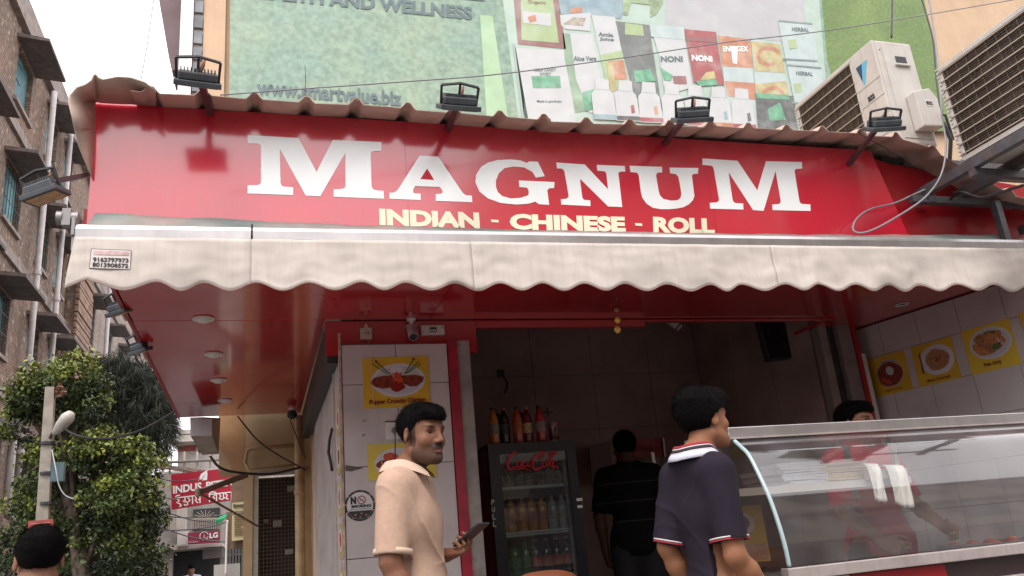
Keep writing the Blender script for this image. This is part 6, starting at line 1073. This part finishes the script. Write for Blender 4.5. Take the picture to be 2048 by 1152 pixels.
PI = thing('brick_pier', 'projecting rough brick pier where the two left blocks meet', 'pier', (-4.8, 24.2, -.17))
zz_ = 2.0; m = MB(); m.box((-4.99, 23.3, -.17), (-4.75, 25.2, 11)); m.build('core', BRK, PI); k = 0
RB = mat('rough brick course', (.26, .17, .125), .95, 0, (5, .35), (25, .8))
while zz_ < 10.9:
    m = MB(); h_ = random.uniform(.10, .17); o_ = random.uniform(0, .05); m.box((-4.749, 23.28-o_, zz_+.015), (-4.70+o_, 25.15, zz_+h_)); m.build('brick', RB, PI); zz_ += h_+.015; k += 1
fl2 = [(2.6, 3.9), (5.4, 6.7), (8.2, 9.5), (11, 12.2)]
block('paler brick apartment block farther down the lane, behind the trees', -5.0, 25.25, 42, 13.2, BRK2, fl2, [(26.2, 27.3), (29.5, 30.6), (32.2, 33.3), (35.2, 36.3), (38.5, 39.6)], pipes=((28.3, 1, 12),))
e = thing('low_annex', 'low stained wall with pipe elbows at the bottom left of the brick block', 'annex', (-4.6, 15, -.17)); m = MB(); m.box((-4.99, 13.0, -.17), (-4.55, 17.2, 3.95)); m.build('wall', BRK, e); m = MB(); m.box((-4.99, 12.9, 3.955), (-4.3, 17.4, 4.15)); m.build('slab', SHADE, e)
c = P(12, 1020, X=-4.4); m = MB(); m.tube([c+Vector((0, 0, 1.4)), c, c+Vector((.02, .15, -.1)), c+Vector((.02, .5, -.12))], .07, 10); m.build('pipe_elbow', PIPE, e, True)
m = MB(); m.bar(P(111, 150, Y=24), P(110, 110, Y=24), .03, .03); m.build('roof_rod', BLK, None, label='thin rod standing on the parapet of the nearest brick block', cat='rod')
# ================================================================ buildings at the end of the lane
E_ = thing('street_end_building', 'grey balcony building at the end of the lane behind the red restaurant sign', 'building', (-1.6, 24, -.17)); GW = mat('grey render', (.34, .31, .29), .85, 0, (3, .2), stain=(1.2, .5, (.18, .16, .15)), streak=(.4, (.17, .15, .14))); GW2 = mat('pale render', (.52, .48, .45), .85, 0, (3, .15), stain=(1.4, .4, (.30, .27, .25)), streak=(.3, (.25, .22, .2)))
ye = 23.0
def pe(x, y, dy=0): return P(x, y, Y=ye+dy)
def ebox(px0, px1, py0, py1, dy, dep, nm, mt_, par): a_, b_ = pe(px0, py1, dy), pe(px1, py0, dy); m = MB(); m.box((a_.x, ye+dy, a_.z), (b_.x, ye+dy+dep, b_.z)); return m.build(nm, mt_, par)
a_, b_ = pe(296, 1152, 2.2), pe(560, 955, 2.2); m = MB(); m.box((a_.x-.4, ye+2.2, -.17), (1.5, ye+6, 4.0)); m.build('wall', GW, E_)
ebox(312, 340, 1015, 1060, 2.1, .08, 'window', REV, E_); ebox(385, 440, 1015, 1062, 2.1, .08, 'window', REV, E_); ebox(300, 312, 980, 1085, .6, .5, 'column', GW2, E_); ebox(352, 372, 1015, 1062, .8, .4, 'column', GW2, E_)
ebox(292, 378, 1058, 1094, .3, .15, 'balcony_front', GW, E_); ebox(292, 445, 1092, 1098, .25, 2.0, 'balcony_slab', GW2, E_); ebox(354, 376, 1062, 1090, .12, .15, 'white_panel', WHT, E_)
gr_ = [MB(), MB()]
for i, (xa, xb) in enumerate(((318, 348), (383, 438))):
    n_ = 9 if i == 0 else 16
    for k in range(n_): px_ = lerp(xa, xb, k/(n_-1)); gr_[i].bar(pe(px_, 1058, .35), pe(px_, 1026 if i == 0 else 1038, .35), .02, .02, (0, 1, 0))
    gr_[i].bar(pe(xa, 1026 if i == 0 else 1038, .35), pe(xb, 1026 if i == 0 else 1038, .35), .03, .03); gr_[i].build('railing', mat('railing cream', (.44, .38, .30), .6), E_)
m = MB()
for k in range(9): a2 = math.pi*k/8; m.bar(pe(411, 1036, .36), pe(411+24*math.cos(a2), 1036-16*math.sin(a2), .36), .015, .015, (0, 1, 0))
m.build('sunburst_grille', MT['railing cream'], E_)
ebox(320, 345, 1098, 1160, .5, .4, 'ground_column', GW, E_); ebox(326, 334, 1120, 1160, .45, .04, 'door_strip', mat('strip tan', (.42, .36, .26), .7), E_); ebox(346, 440, 1100, 1160, 2.0, .15, 'shop_void', REV, E_); ebox(405, 445, 1096, 1118, .4, .5, 'shutter_box', mat('dim shutter', (.16, .15, .15), .6), E_)
ebox(292, 312, 1100, 1160, 2.05, .1, 'ground_wall', GW, E_)
e2 = thing('far_building', 'pale far building with a red band and roof terrace seen over the red restaurant sign', 'building', (-1.6, 34, -.17)); ye = 34
ebox(352, 470, 890, 1010, 0, 6, 'wall', GW2, e2); ebox(345, 420, 868, 884, -.8, 3, 'roof_slab', GW2, e2); ebox(352, 470, 876, 890, -.3, 4, 'cornice', GW2, e2); ebox(356, 392, 886, 903, -.06, .05, 'red_band', mat('faded red wall', (.30, .07, .06), .8, 0, (2, .2)), e2); ebox(398, 450, 884, 905, -.06, .05, 'window', REV, e2); ebox(356, 400, 858, 868, 0, 2, 'roof_room', GW2, e2)
for i in range(4): ebox(340+i*26, 344+i*26, 903, 935, -1.2, .2, 'terrace_post', GW2, e2)
ebox(320, 470, 915, 925, -1.5, .5, 'terrace_beam', GW, e2); ebox(318, 470, 935, 948, -1.6, 1.5, 'terrace_slab', GW2, e2); ye = 23.0
e3 = thing('tin_roof', 'rusty sloping tin roof below the far building', 'roof', pe(380, 935, 3)); m = MB(); m.plate([[pe(300, 925, 3), pe(470, 948, 3), pe(470, 955, 3), pe(300, 934, 3)]], (0, 1.2, .1)); m.build('sheet', mat('rusty tin', (.24, .16, .13), .8, 0, (10, .3)), e3)
for i in range(6): a_ = pe(312+i*28, 932+i*3, 2.9); m = MB(); m.bar(a_, a_-Vector((0, 0, .55)), .05, .05); m.build('post', STEEL, e3)
# red restaurant sign
yi = 20.0; SG = thing('restaurant_sign', 'red and white bilingual restaurant sign at the lane end behind the folded arm', 'sign', P(415, 975, Y=yi)); SR = mat('sign red', (.42, .015, .04), .4, 0, (2, .08))
m = MB(); m.plate([[P(x_, y_, Y=yi) for x_, y_ in ((342, 949), (494, 932), (494, 995), (343, 1019))]], (0, .12, 0)); m.build('panel', SR, SG)
def st_(s, x0, x1, y0, y1, yt, bold=.02): text(s, P(x0, y0, Y=yi-.01), P(x1, y1, Y=yi-.01), P(x0, yt, Y=yi-.01), 'lettering', WHL, SG, (0, .008, 0), bold)
st_('INDUS', 346, 403, 988, 980, 972, .035); st_('PIZZA', 412, 466, 978, 971, 964, .035)
def bstroke(pts, w=3.0):
    m = MB()
    for a_, b_ in zip(pts, pts[1:]): m.bar(P(*a_, Y=yi-.006), P(*b_, Y=yi-.006), .008, w*20/1625*1.02, (0, 0, 1)) if abs(a_[0]-b_[0]) >= abs(a_[1]-b_[1]) else m.bar(P(*a_, Y=yi-.007), P(*b_, Y=yi-.007), .008, w*20/1625, (1, 0, 0))
    return m
def bl(*strokes):
    for s_ in strokes: bstroke(s_, 1.9).build('bengali_stroke', WHL, SG)
# ইন্ডাস
bl([(350, 996), (404, 990)], [(352, 996), (352, 992), (360, 990)], [(354, 997), (359, 1001), (353, 1005), (360, 1008), (363, 1012), (358, 1013)], [(370, 995), (370, 1003), (366, 1001)], [(366, 1003), (374, 1004), (376, 1009), (370, 1011), (368, 1008)], [(376, 995), (380, 1001), (376, 1004)], [(385, 994), (385, 1008)], [(391, 993), (393, 1000), (389, 1000), (396, 1006)], [(400, 992), (400, 1006)], [(396, 999), (400, 999)])
# পিজ্জা
bl([(417, 989), (464, 984)], [(419, 990), (419, 1004)], [(418, 989), (422, 984), (430, 984), (433, 988)], [(431, 989), (426, 994), (430, 998)], [(433, 988), (433, 1002)], [(438, 988), (442, 992), (438, 997), (444, 999), (450, 995)], [(447, 987), (447, 996)], [(450, 987), (455, 991), (451, 997), (457, 998)], [(463, 985), (463, 1000)])
m = MB(); m.plate([[P(x_, y_, Y=yi-.008) for x_, y_ in ((396, 961), (402, 948), (414, 940), (415, 942), (407, 952), (404, 958))]], (0, .006, 0)); m.plate([[P(x_, y_, Y=yi-.008) for x_, y_ in ((404, 961), (409, 951), (412, 945), (415, 945), (414, 960))]], (0, .006, 0)); m.build('leaf_mark', WHL, SG)
e = thing('appliance_sign', 'dark pink shop sign with round face mark and two white capitals under the balcony', 'sign', P(407, 1073, Y=22.9)); m = MB(); m.plate([[P(x_, y_, Y=22.9) for x_, y_ in ((375, 1066), (440, 1061), (440, 1085), (376, 1089))]], (0, .12, 0)); m.build('panel', mat('pink red sign', (.26, .03, .06), .5, 0, (2, .1)), e)
text('LG', P(419, 1077, Y=22.88), P(436, 1075, Y=22.88), P(419, 1066, Y=22.88), 'lettering', WHL, e, (0, .01, 0), .04); c = P(408, 1072, Y=22.88); m = MB(); m.tube([c+Vector((.10*math.cos(a), 0, .10*math.sin(a))) for a in np.linspace(.3, 6.1, 20)], .010, 4); m.bar(c+Vector((0, 0, .05)), c+Vector((0, 0, -.04)), .01, .015, (0, 1, 0)); m.bar(c+Vector((0, 0, -.04)), c+Vector((.04, 0, -.04)), .01, .015); m.build('face_mark', WHL, e)
text('Home Appliances', P(377, 1086, Y=22.88), P(396, 1085, Y=22.88), P(377, 1083, Y=22.88), 'lettering', WHL, e, (0, .01, 0), 0)
# yellow notice board
e = thing('notice_board', 'pale yellow notice board with brown printed lines beside the yellow column', 'notice board', P(480, 1040, Y=11.4)); m = MB(); m.plate([[P(x_, y_, Y=11.4) for x_, y_ in ((464, 1006), (500, 1002), (500, 1078), (464, 1082))]], (0, .05, 0)); m.build('panel', mat('notice cream', (.52, .46, .26), .6, 0, (5, .1)), e)
text('Synopsis', P(466, 1016, Y=11.38), P(497, 1013, Y=11.38), P(466, 1008, Y=11.38), 'lettering', INK, e, (0, .01, 0), .03)
for i, (w_, g_) in enumerate(((20, 4), (26, 3), (26, 3), (28, 3), (26, 3), (22, 3), (14, 5), (24, 3), (20, 3), (22, 3))): yq_ = 1024+i*5; m = MB(); m.bar(P(468, yq_, Y=11.385), P(468+w_, yq_-w_*.08, Y=11.385), .01, .012); m.build('text_line', mat('brown print', (.22, .14, .08), .7), e)
m = MB(); m.box((-.34, 11.5, -.17), (.5, 14.5, 2.3)); m.box((-.50, 14.5, -.17), (.5, 17, 2.1)); hb = m.build('lane_side_house', mat('brown brick far', (.20, .13, .09), .9, 0, (8, .3), (20, .5)), None, label='dark brown low house behind the yellow notice board', cat='house')
e = thing('window_grille_wall', 'small barred window below the yellow notice board', 'window', P(475, 1120, Y=11.4)); m = MB(); m.plate([[P(x_, y_, Y=11.4) for x_, y_ in ((455, 1098), (497, 1094), (497, 1200), (455, 1200))]], (0, .08, 0)); m.build('opening', REV, e); m = MB()
for i in range(6): m.bar(P(460+i*6, 1098, Y=11.35), P(460+i*6, 1170, Y=11.35), .012, .012, (0, 1, 0))
m.bar(P(455, 1110, Y=11.35), P(497, 1107, Y=11.35), .012, .012); m.build('bars', mat('bars', (.15, .13, .12), .6), e)
m = MB(); m.plate([[P(x_, y_, Y=9.5) for x_, y_ in ((428, 1130), (480, 1126), (480, 1240), (425, 1240))]], (0, .1, 0)); m.build('grey_board', mat('grey board', (.38, .37, .34), .7, 0, (3, .1)), None, label='plain light grey board leaning at the bottom, left of the yellow column', cat='board')
line_([P(452, 1152, Y=9.4), P(453, 1090, Y=9.4), P(455, 1040, Y=9.4)], .012, 'thin pale upright pole beside the grey board', WHT, 'pole', 'lane clutter')
m = MB(); m.add([P(432, 1040, Y=9.4), P(441, 1034, Y=9.42), P(458, 1028, Y=9.4), P(450, 1038, Y=9.38), P(440, 1046, Y=9.4), P(433, 1047, Y=9.42)], [(0, 1, 3), (1, 2, 3), (0, 3, 4), (0, 4, 5)]); o = m.build('green_cloth', mat('green cloth', (.02, .30, .12), .7), None, fix=False, label='scrap of bright green cloth caught on the wires below the restaurant sign', cat='cloth'); o.modifiers.new('s', 'SOLIDIFY').thickness = .01
for i, (a_, b_, Y_) in enumerate((((300, 950), (400, 958), 18), ((290, 1030), (500, 1022), 19), ((300, 1045), (460, 1085), 18), ((200, 935), (350, 1000), 16), ((320, 1062), (500, 1030), 17), ((310, 1015), (450, 1045), 18.5), ((458, 1030), (515, 1000), 9.5), ((400, 1050), (455, 1025), 9.6), ((330, 930), (480, 945), 21))):
    m_ = ((a_[0]+b_[0])/2, (a_[1]+b_[1])/2+9); line_([P(*a_, Y=Y_), P(*m_, Y=Y_), P(*b_, Y=Y_)], .0007*Y_, ('sagging thin street wire number %s counted from the top, at the end of the lane' % ('one', 'three', 'four', 'six', 'seven', 'five', 'eight', 'nine', 'two')[i]), mat('street wire', (.12, .12, .13), .6), 'wire', 'street wires at the end of the lane')
# ================================================================ utility pole with street lamp
yp = 10.0; c = P(97, 1040, Y=yp); UPO = thing('utility_pole', 'weathered concrete utility pole with a street lamp head in front of the green tree', 'utility pole', (c.x, yp, -.17)); tp = P(101, 775, Y=yp)
m = MB(); m.add([(c.x-.08, yp-.06, -.17), (c.x+.08, yp-.06, -.17), (c.x+.08, yp+.06, -.17), (c.x-.08, yp+.06, -.17), (tp.x-.045, yp-.045, tp.z), (tp.x+.045, yp-.045, tp.z), (tp.x+.045, yp+.045, tp.z), (tp.x-.045, yp+.045, tp.z)], [(0, 3, 2, 1), (4, 5, 6, 7), (0, 1, 5, 4), (1, 2, 6, 5), (2, 3, 7, 6), (3, 0, 4, 7)]); m.build('pole', mat('pole concrete', (.30, .27, .23), .85, 0, (9, .2), (40, .4), stain=(4, .5, (.16, .13, .11))), UPO)
m = MB(); m.tube([P(98, 880, Y=yp), P(104, 868, Y=yp-.1), P(112, 860, Y=yp-.2)], .018, 8); m.build('lamp_arm', STEEL, UPO)
m = MB(); a_, b_ = P(108, 868, Y=yp-.15), P(141, 828, Y=yp-.45); d_ = (b_-a_); L_ = d_.length; m.lathe(a_, [(.02, 0), (.04, L_*.15), (.06, L_*.45), (.07, L_*.8), (.05, L_*.97), (.01, L_)], 14, d_.normalized()); m.build('lamp_head', mat('lamp head grey', (.52, .50, .46), .4, 0, (6, .12)), UPO, True)
m = MB(); c1 = P(104, 945, Y=yp-.1); m.box(c1-Vector((.0, .05, .10)), c1+Vector((.12, .05, .10))); m.build('junction_box', mat('blue grey box', (.07, .12, .14), .5, 0, (9, .2)), UPO)
for y_ in (890, 950, 1010): c1 = P(96, y_, Y=yp); m = MB(); m.lathe(c1, [(.088, 0), (.088, .03)], 10); m.build('band', BLK, UPO)
c1 = P(122, 790, Y=yp); m = MB(); m.bar(P(100, 795, Y=yp), P(125, 790, Y=yp), .03, .03); 
for k in range(3): m.lathe(P(112+k*7, 790-(k == 1)*10, Y=yp), [(.03, 0), (.04, .03), (.02, .05), (.03, .08)], 8)
m.build('insulators', mat('insulator brown', (.12, .05, .03), .3), UPO)
line_([P(128, 857, Y=9.6), P(150, 870, Y=9.4), P(185, 877, Y=9), P(230, 875, Y=8.6), P(290, 857, Y=8.2), P(361, 816, Y=7.7)], .012, 'thick black cable sagging from the street lamp to the rear corner of the red ceiling')
line_([P(104, 900, Y=9.8), P(112, 940, Y=9.7), P(118, 970, Y=9.7), P(130, 990, Y=9.7), P(148, 998, Y=9.7)], .006, 'pale grey cable hanging beside the utility pole', mat('pale cable', (.40, .45, .48), .5))
c = P(82, 1050, Y=9.0); m = MB(); m.plate([[P(x_, y_, Y=9.0) for x_, y_ in ((56, 1042), (106, 1038), (106, 1075), (57, 1078))]], (0, .03, 0)); rb = m.build('red_board', mat('dull red board', (.34, .06, .05), .6, 0, (6, .15)), None, label='small dull red signboard just above the dark-haired head at lower left', cat='signboard')
m = MB(); 
for i in range(3): m.bar(P(62, 1048+i*6, Y=8.99), P(100, 1045+i*6, Y=8.99), .008, .008)
m.build('text_line', mat('dull pink print', (.48, .26, .24), .6), rb); m = MB(); m.bar(P(82, 1078, Y=9.03), P(82, 1300, Y=9.03), .04, .04); m.build('post', STEEL, rb)
# ================================================================ trees
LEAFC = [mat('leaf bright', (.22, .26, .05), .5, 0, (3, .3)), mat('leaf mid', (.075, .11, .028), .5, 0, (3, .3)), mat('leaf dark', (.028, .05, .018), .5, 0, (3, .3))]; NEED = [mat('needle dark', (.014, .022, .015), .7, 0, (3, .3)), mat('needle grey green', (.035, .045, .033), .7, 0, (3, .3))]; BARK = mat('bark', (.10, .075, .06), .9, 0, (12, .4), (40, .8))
def tree(label, base, trunk, clumps, n, mats, leaf, seed, needle=False, dark=None, group='trees in the lane'):
    r_ = np.random.default_rng(seed); e = thing('tree', label, 'tree', base); m = MB(); m.tube([Vector(p) for p in trunk], [.13*(1-.6*i/(len(trunk)-1)) for i in range(len(trunk))], 10); m.build('trunk', BARK, e, True)
    m = MB()
    for k, (c_, rad, w_) in enumerate(clumps):
        t_ = Vector(trunk[min(len(trunk)-1, 1+k % (len(trunk)-1))]); c_ = Vector(c_); m.tube([t_, lerp(t_, c_, .5)+Vector((r_.uniform(-.1, .1), r_.uniform(-.1, .1), .1)), c_], [.045, .028, .008], 6)
    m.build('branches', BARK, e, True, kind='stuff')
    V = [[], [], []]; tot = sum(c[2] for c in clumps)
    for (c_, rad, w_) in clumps:
        nn = int(n*w_/tot); nsub = max(6, nn//32); sub = r_.normal(size=(nsub, 3)); sub /= np.linalg.norm(sub, axis=1)[:, None]; sub = np.array(c_)+sub*(r_.uniform(.55, 1.05, (nsub, 1)))*np.array(rad)
        for s_ in sub:
            k = nn//nsub; p = s_+r_.normal(size=(k, 3))*np.array(rad)*.11
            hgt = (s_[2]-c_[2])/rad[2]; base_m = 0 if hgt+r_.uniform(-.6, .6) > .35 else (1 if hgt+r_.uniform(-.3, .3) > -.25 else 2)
            for q_ in p:
                if needle: d_ = np.array([r_.normal()*.35+(q_[0]-c_[0])*1.2, r_.normal()*.35, -.6+r_.normal()*.4]); d_ /= np.linalg.norm(d_); s2 = np.cross(d_, r_.normal(size=3)); s2 /= np.linalg.norm(s2); L_ = leaf*r_.uniform(.8, 2.2); vs = [q_-s2*.007, q_+s2*.007, q_+d_*L_+s2*.002]
                else: d_ = r_.normal(size=3)+np.array([0, 0, -.5]); d_ /= np.linalg.norm(d_); s2 = np.cross(d_, r_.normal(size=3)+np.array([0, 0, 1.5])); s2 /= np.linalg.norm(s2); L_ = leaf*r_.uniform(.6, 1.3); vs = [q_, q_+d_*L_*.5+s2*L_*.28, q_+d_*L_, q_+d_*L_*.5-s2*L_*.28]
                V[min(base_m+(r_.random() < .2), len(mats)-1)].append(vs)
    for k, mt_ in enumerate(mats):
        if not V[k]: continue
        A_ = np.array(V[k]); q_ = np.arange(A_.shape[0]*A_.shape[1]).reshape(A_.shape[0], -1); o = npmesh('crown', (A_.reshape(-1, 3)-np.array(base)), q_, mt_, e, None, False)
    return e
def tp_(x, y, Y): v = P(x, y, Y=Y); return (v.x, v.y, v.z)
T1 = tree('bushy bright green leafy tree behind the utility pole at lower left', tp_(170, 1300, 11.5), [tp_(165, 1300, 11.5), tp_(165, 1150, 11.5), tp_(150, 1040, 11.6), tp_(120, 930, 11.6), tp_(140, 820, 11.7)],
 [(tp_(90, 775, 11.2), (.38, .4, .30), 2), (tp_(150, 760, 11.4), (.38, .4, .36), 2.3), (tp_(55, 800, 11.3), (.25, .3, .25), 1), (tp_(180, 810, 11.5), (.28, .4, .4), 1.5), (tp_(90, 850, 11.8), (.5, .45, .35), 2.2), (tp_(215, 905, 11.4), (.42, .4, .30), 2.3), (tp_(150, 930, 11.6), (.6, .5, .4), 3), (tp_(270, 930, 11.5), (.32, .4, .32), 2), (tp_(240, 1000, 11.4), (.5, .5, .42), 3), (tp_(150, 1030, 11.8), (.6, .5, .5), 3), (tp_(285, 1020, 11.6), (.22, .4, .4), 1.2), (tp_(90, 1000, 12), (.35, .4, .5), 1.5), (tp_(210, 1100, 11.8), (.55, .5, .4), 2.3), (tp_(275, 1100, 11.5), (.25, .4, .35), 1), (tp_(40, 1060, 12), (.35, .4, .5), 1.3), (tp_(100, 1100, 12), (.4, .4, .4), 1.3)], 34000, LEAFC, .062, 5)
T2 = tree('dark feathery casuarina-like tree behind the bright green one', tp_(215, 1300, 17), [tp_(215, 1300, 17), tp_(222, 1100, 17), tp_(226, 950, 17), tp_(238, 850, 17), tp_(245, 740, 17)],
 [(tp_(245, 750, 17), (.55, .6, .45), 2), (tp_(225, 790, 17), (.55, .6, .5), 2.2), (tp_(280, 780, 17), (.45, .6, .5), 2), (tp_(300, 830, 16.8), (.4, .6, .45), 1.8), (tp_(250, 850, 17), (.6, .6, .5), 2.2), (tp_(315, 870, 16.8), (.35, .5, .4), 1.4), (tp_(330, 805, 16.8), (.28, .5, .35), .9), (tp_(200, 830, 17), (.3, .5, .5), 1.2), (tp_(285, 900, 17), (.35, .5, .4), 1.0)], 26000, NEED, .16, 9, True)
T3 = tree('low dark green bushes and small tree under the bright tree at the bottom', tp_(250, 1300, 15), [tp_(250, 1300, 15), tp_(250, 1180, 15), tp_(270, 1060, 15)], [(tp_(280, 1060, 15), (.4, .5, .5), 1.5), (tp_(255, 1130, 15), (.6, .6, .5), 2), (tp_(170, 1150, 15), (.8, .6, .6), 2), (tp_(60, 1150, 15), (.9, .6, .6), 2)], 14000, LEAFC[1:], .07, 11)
# ================================================================ street opposite, behind the viewer (lights and reflects in the shop)
def opp(label, x0, x1, y, z1, mt_, seed):
    e = thing('opposite_house', label, 'house', ((x0+x1)/2, y, -.17), 'houses across the street'); m = MB(); m.box((x0, y-6, -.17), (x1, y, z1)); m.build('wall', mt_, e); r_ = random.Random(seed); n_ = int((x1-x0)/2.2); first = None
    for k in range(int(z1/3)):
        for i in range(n_): xx_ = x0+.7+i*2.2; m = MB(); m.box((xx_, y+.001, k*3+.9), (xx_+1.1, y+.05, k*3+2.3)); m.build('window', REV, e)
        m = MB(); m.box((x0, y+.002, k*3+2.7), (x1, y+.5, k*3+2.85)); m.build('ledge', BAND, e)
opp('tall cream house across the street behind the viewer on the right', 4.5, 18, -5.5, 9.2, mat('opposite cream', (.36, .30, .24), .85, 0, (2, .15)), 1)
opp('lower pink house across the street behind the viewer', -3, 4.3, -9, 4.2, mat('opposite pink', (.40, .26, .22), .85, 0, (2, .15)), 2)
opp('grey house across the street behind the viewer on the left', -16, -3.4, -8.5, 6, mat('opposite grey', (.34, .33, .32), .85, 0, (2, .15)), 3)
# ================================================================ people
AR = dict(R=[(.185, -.01, 1.385), (.225, -.02, 1.12), (.215, .06, .88), (.212, .10, .80)], L=[(-.185, -.01, 1.385), (-.235, -.08, 1.13), (-.13, .105, 1.125), (-.10, .17, 1.135)], curlR=(.35, (-1, .2, 0)), curlL=(.62, (.25, .0, 1)))
r1, HC1, R1 = person('man with moustache in a cream polo shirt, looking right and holding a phone', (.556, 3.21, 0), (.90, -.44), skin=(.19, .085, .05), head_yaw=.52, head_pitch=.12, arms=AR, beard=True, fine=.0045,
    shirt=dict(c=(.45, .305, .23), open=True, wrinkle=1.9, placket=True, cuff=[(0, .02, (.54, .40, .31))], collar=[(.076, .102, 1.497, 1.458, (.54, .385, .295))], gap=.42), trousers=(.03, .03, .05), H=1.668, hz=.018, belly=.012, bw=.9, hf=.045)
wr, hd = np.array(AR['L'][2]), np.array(AR['L'][3]); dd = (hd-wr)/np.linalg.norm(hd-wr)
ph = thing('phone', 'black smartphone held flat in the left hand of the man in the cream polo', 'phone', (0, 0, 0)); Mw = Matrix.Translation(r1.location) @ r1.rotation_euler.to_matrix().to_4x4() @ Matrix.Scale(r1.scale[0], 4)
pc = wr+dd*.105+np.array([.0, .0, .040]); pc_w = Mw @ Vector(pc); dw = (Mw.to_3x3() @ Vector(dd)).normalized(); zw = (Vector((0, 0, 1))-dw*dw.z+dw*.1).normalized(); xw = dw.cross(zw).normalized(); zw = xw.cross(dw)
m = MB(); dw = (dw+Vector((0, 0, .42))).normalized(); zw = (Vector((0, 0, 1))-dw*dw.z).normalized(); xw = dw.cross(zw).normalized(); m.obox(pc_w+dw*.028, dw*.075, xw*.036, zw*.0042); ph.location = pc_w; ORG[ph.name] = pc_w.copy(); m.build('case', DK, ph, bevel=.003); m = MB(); m.obox(pc_w+dw*.028+zw*.0052, dw*.070, xw*.033, zw*.0005); m.build('screen', mat('phone screen', (.015, .015, .02), .08), ph)
# boy in navy polo, seen from behind
AB = dict(R=[(.175, -.02, 1.385), (.20, -.03, 1.07), (.19, .15, .88), (.185, .21, .86)], L=[(-.175, -.02, 1.385), (-.215, -.075, 1.12), (-.20, .03, .88), (-.19, .08, .80)], curlR=(.5, (-1, 0, -.2)), curlL=(.4, (1, .2, 0)))
NV = (.020, .015, .024)
r2, HC2, R2 = person('boy in a navy polo with white and red collar stripes, seen from behind looking right', (1.60, 2.82, 0), (.97, .25), skin=(.26, .115, .06), head_yaw=.12, head_pitch=-.02, arms=AB, hair='thick', hair_col=(.010, .012, .015), fine=.0045,
    shirt=dict(c=NV, wrinkle=.8, sl=.262, cuff=[(0, .006, (.30, .02, .035)), (.006, .009, NV), (.009, .014, (.60, .55, .55))]), trousers=(.04, .045, .07), H=1.608, hz=.03, bw=.70, hf=.055)
for j, (r_, z0, z1, cc, gp) in enumerate(((.080, 1.478, 1.470, (.30, .015, .03), .3), (.083, 1.470, 1.464, (.58, .52, .52), .3), (.087, 1.464, 1.452, NV, .3), (.093, 1.452, 1.447, (.58, .52, .54), .3), (.100, 1.447, 1.420, (.50, .50, .58), .3))):
    m = MB(); rows = []
    for (rr, zz) in ((r_-.002, z0), (r_+.003+(z0-z1)*.2, (z0+z1)/2), (r_+.004+(z0-z1)*.35, z1)): rows.append([(math.cos(a)*rr*1.0, -.002+math.sin(a)*rr*(1+.42*max(0, math.sin(a))), zz+.018+.008*abs(math.cos(a))-.075*max(0, math.sin(a))**1.3) for a in np.linspace(math.pi/2+.3, math.pi/2+2*math.pi-.3, 44)])
    m.grid(rows); o = m.build('collar_band', mat('collar band %d' % j, cc, .85, 0, (220, .15)), None, True, fix=False); o.parent = r2; o.modifiers.new('s', 'SOLIDIFY').thickness = .003
# counter man in red
AC_ = dict(R=[(.185, -.01, 1.385), (.22, .02, 1.12), (.17, .20, .96), (.15, .26, .93)], L=[(-.185, -.01, 1.385), (-.25, .04, 1.13), (-.20, .25, 1.00), (-.19, .31, .98)], curlR=(.5, (-1, 0, -.2)), curlL=(.5, (1, 0, -.2)))
c = P(1703, 800, Y=3.78); person('shop worker in a red T-shirt whose eyes and black hair show over the counter', (c.x, 3.80, c.z-1.71), (.05, -1), skin=(.27, .13, .075), head_yaw=-.35, head_pitch=.0, arms=AC_, hair='short', fine=.0055, shirt=dict(c=(.42, .015, .03), wrinkle=1), legs=True, trousers=(.03, .03, .04), H=1.70)
m = MB(); m.box((SX+.1, 3.55, .125), (4.1, 4.2, .20)); m.build('duckboard', WOOD, None, label='low wooden duckboard on the floor behind the counter', cat='platform')
# man in black at the back of the shop
AD = dict(R=[(.185, -.01, 1.385), (.24, .02, 1.12), (.22, .06, .88), (.21, .09, .80)], L=[(-.185, -.01, 1.385), (-.24, .02, 1.12), (-.22, .06, .88), (-.21, .09, .80)], curlR=(.4, (-1, 0, 0)), curlL=(.4, (1, 0, 0)))
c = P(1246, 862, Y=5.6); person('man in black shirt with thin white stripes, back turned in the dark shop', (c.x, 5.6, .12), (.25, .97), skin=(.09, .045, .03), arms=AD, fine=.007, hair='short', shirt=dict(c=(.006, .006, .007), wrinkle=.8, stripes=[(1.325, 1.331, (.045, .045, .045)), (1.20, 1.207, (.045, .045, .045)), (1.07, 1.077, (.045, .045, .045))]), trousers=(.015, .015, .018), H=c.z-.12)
# dark head at lower left
c = P(85, 1052, Y=3.15); person('dark-haired person at the very bottom left, only the back of the head in view', (c.x, 3.15, -.17), (-.3, .95), skin=(.24, .12, .075), arms=AD, fine=.0055, hair='short', hair_col=(.005, .005, .006), shirt=dict(c=(.10, .10, .14), wrinkle=.8), trousers=(.03, .04, .06), H=(c.z+.17)*1.0)
c = P(383, 1130, Y=21.5); person('tiny distant pedestrian in a pale shirt at the end of the lane', (c.x, 21.5, -.17), (0, -1), skin=(.2, .1, .06), arms=AD, fine=.016, shirt=dict(c=(.40, .42, .48), wrinkle=.5, fine=False), H=c.z+.17)
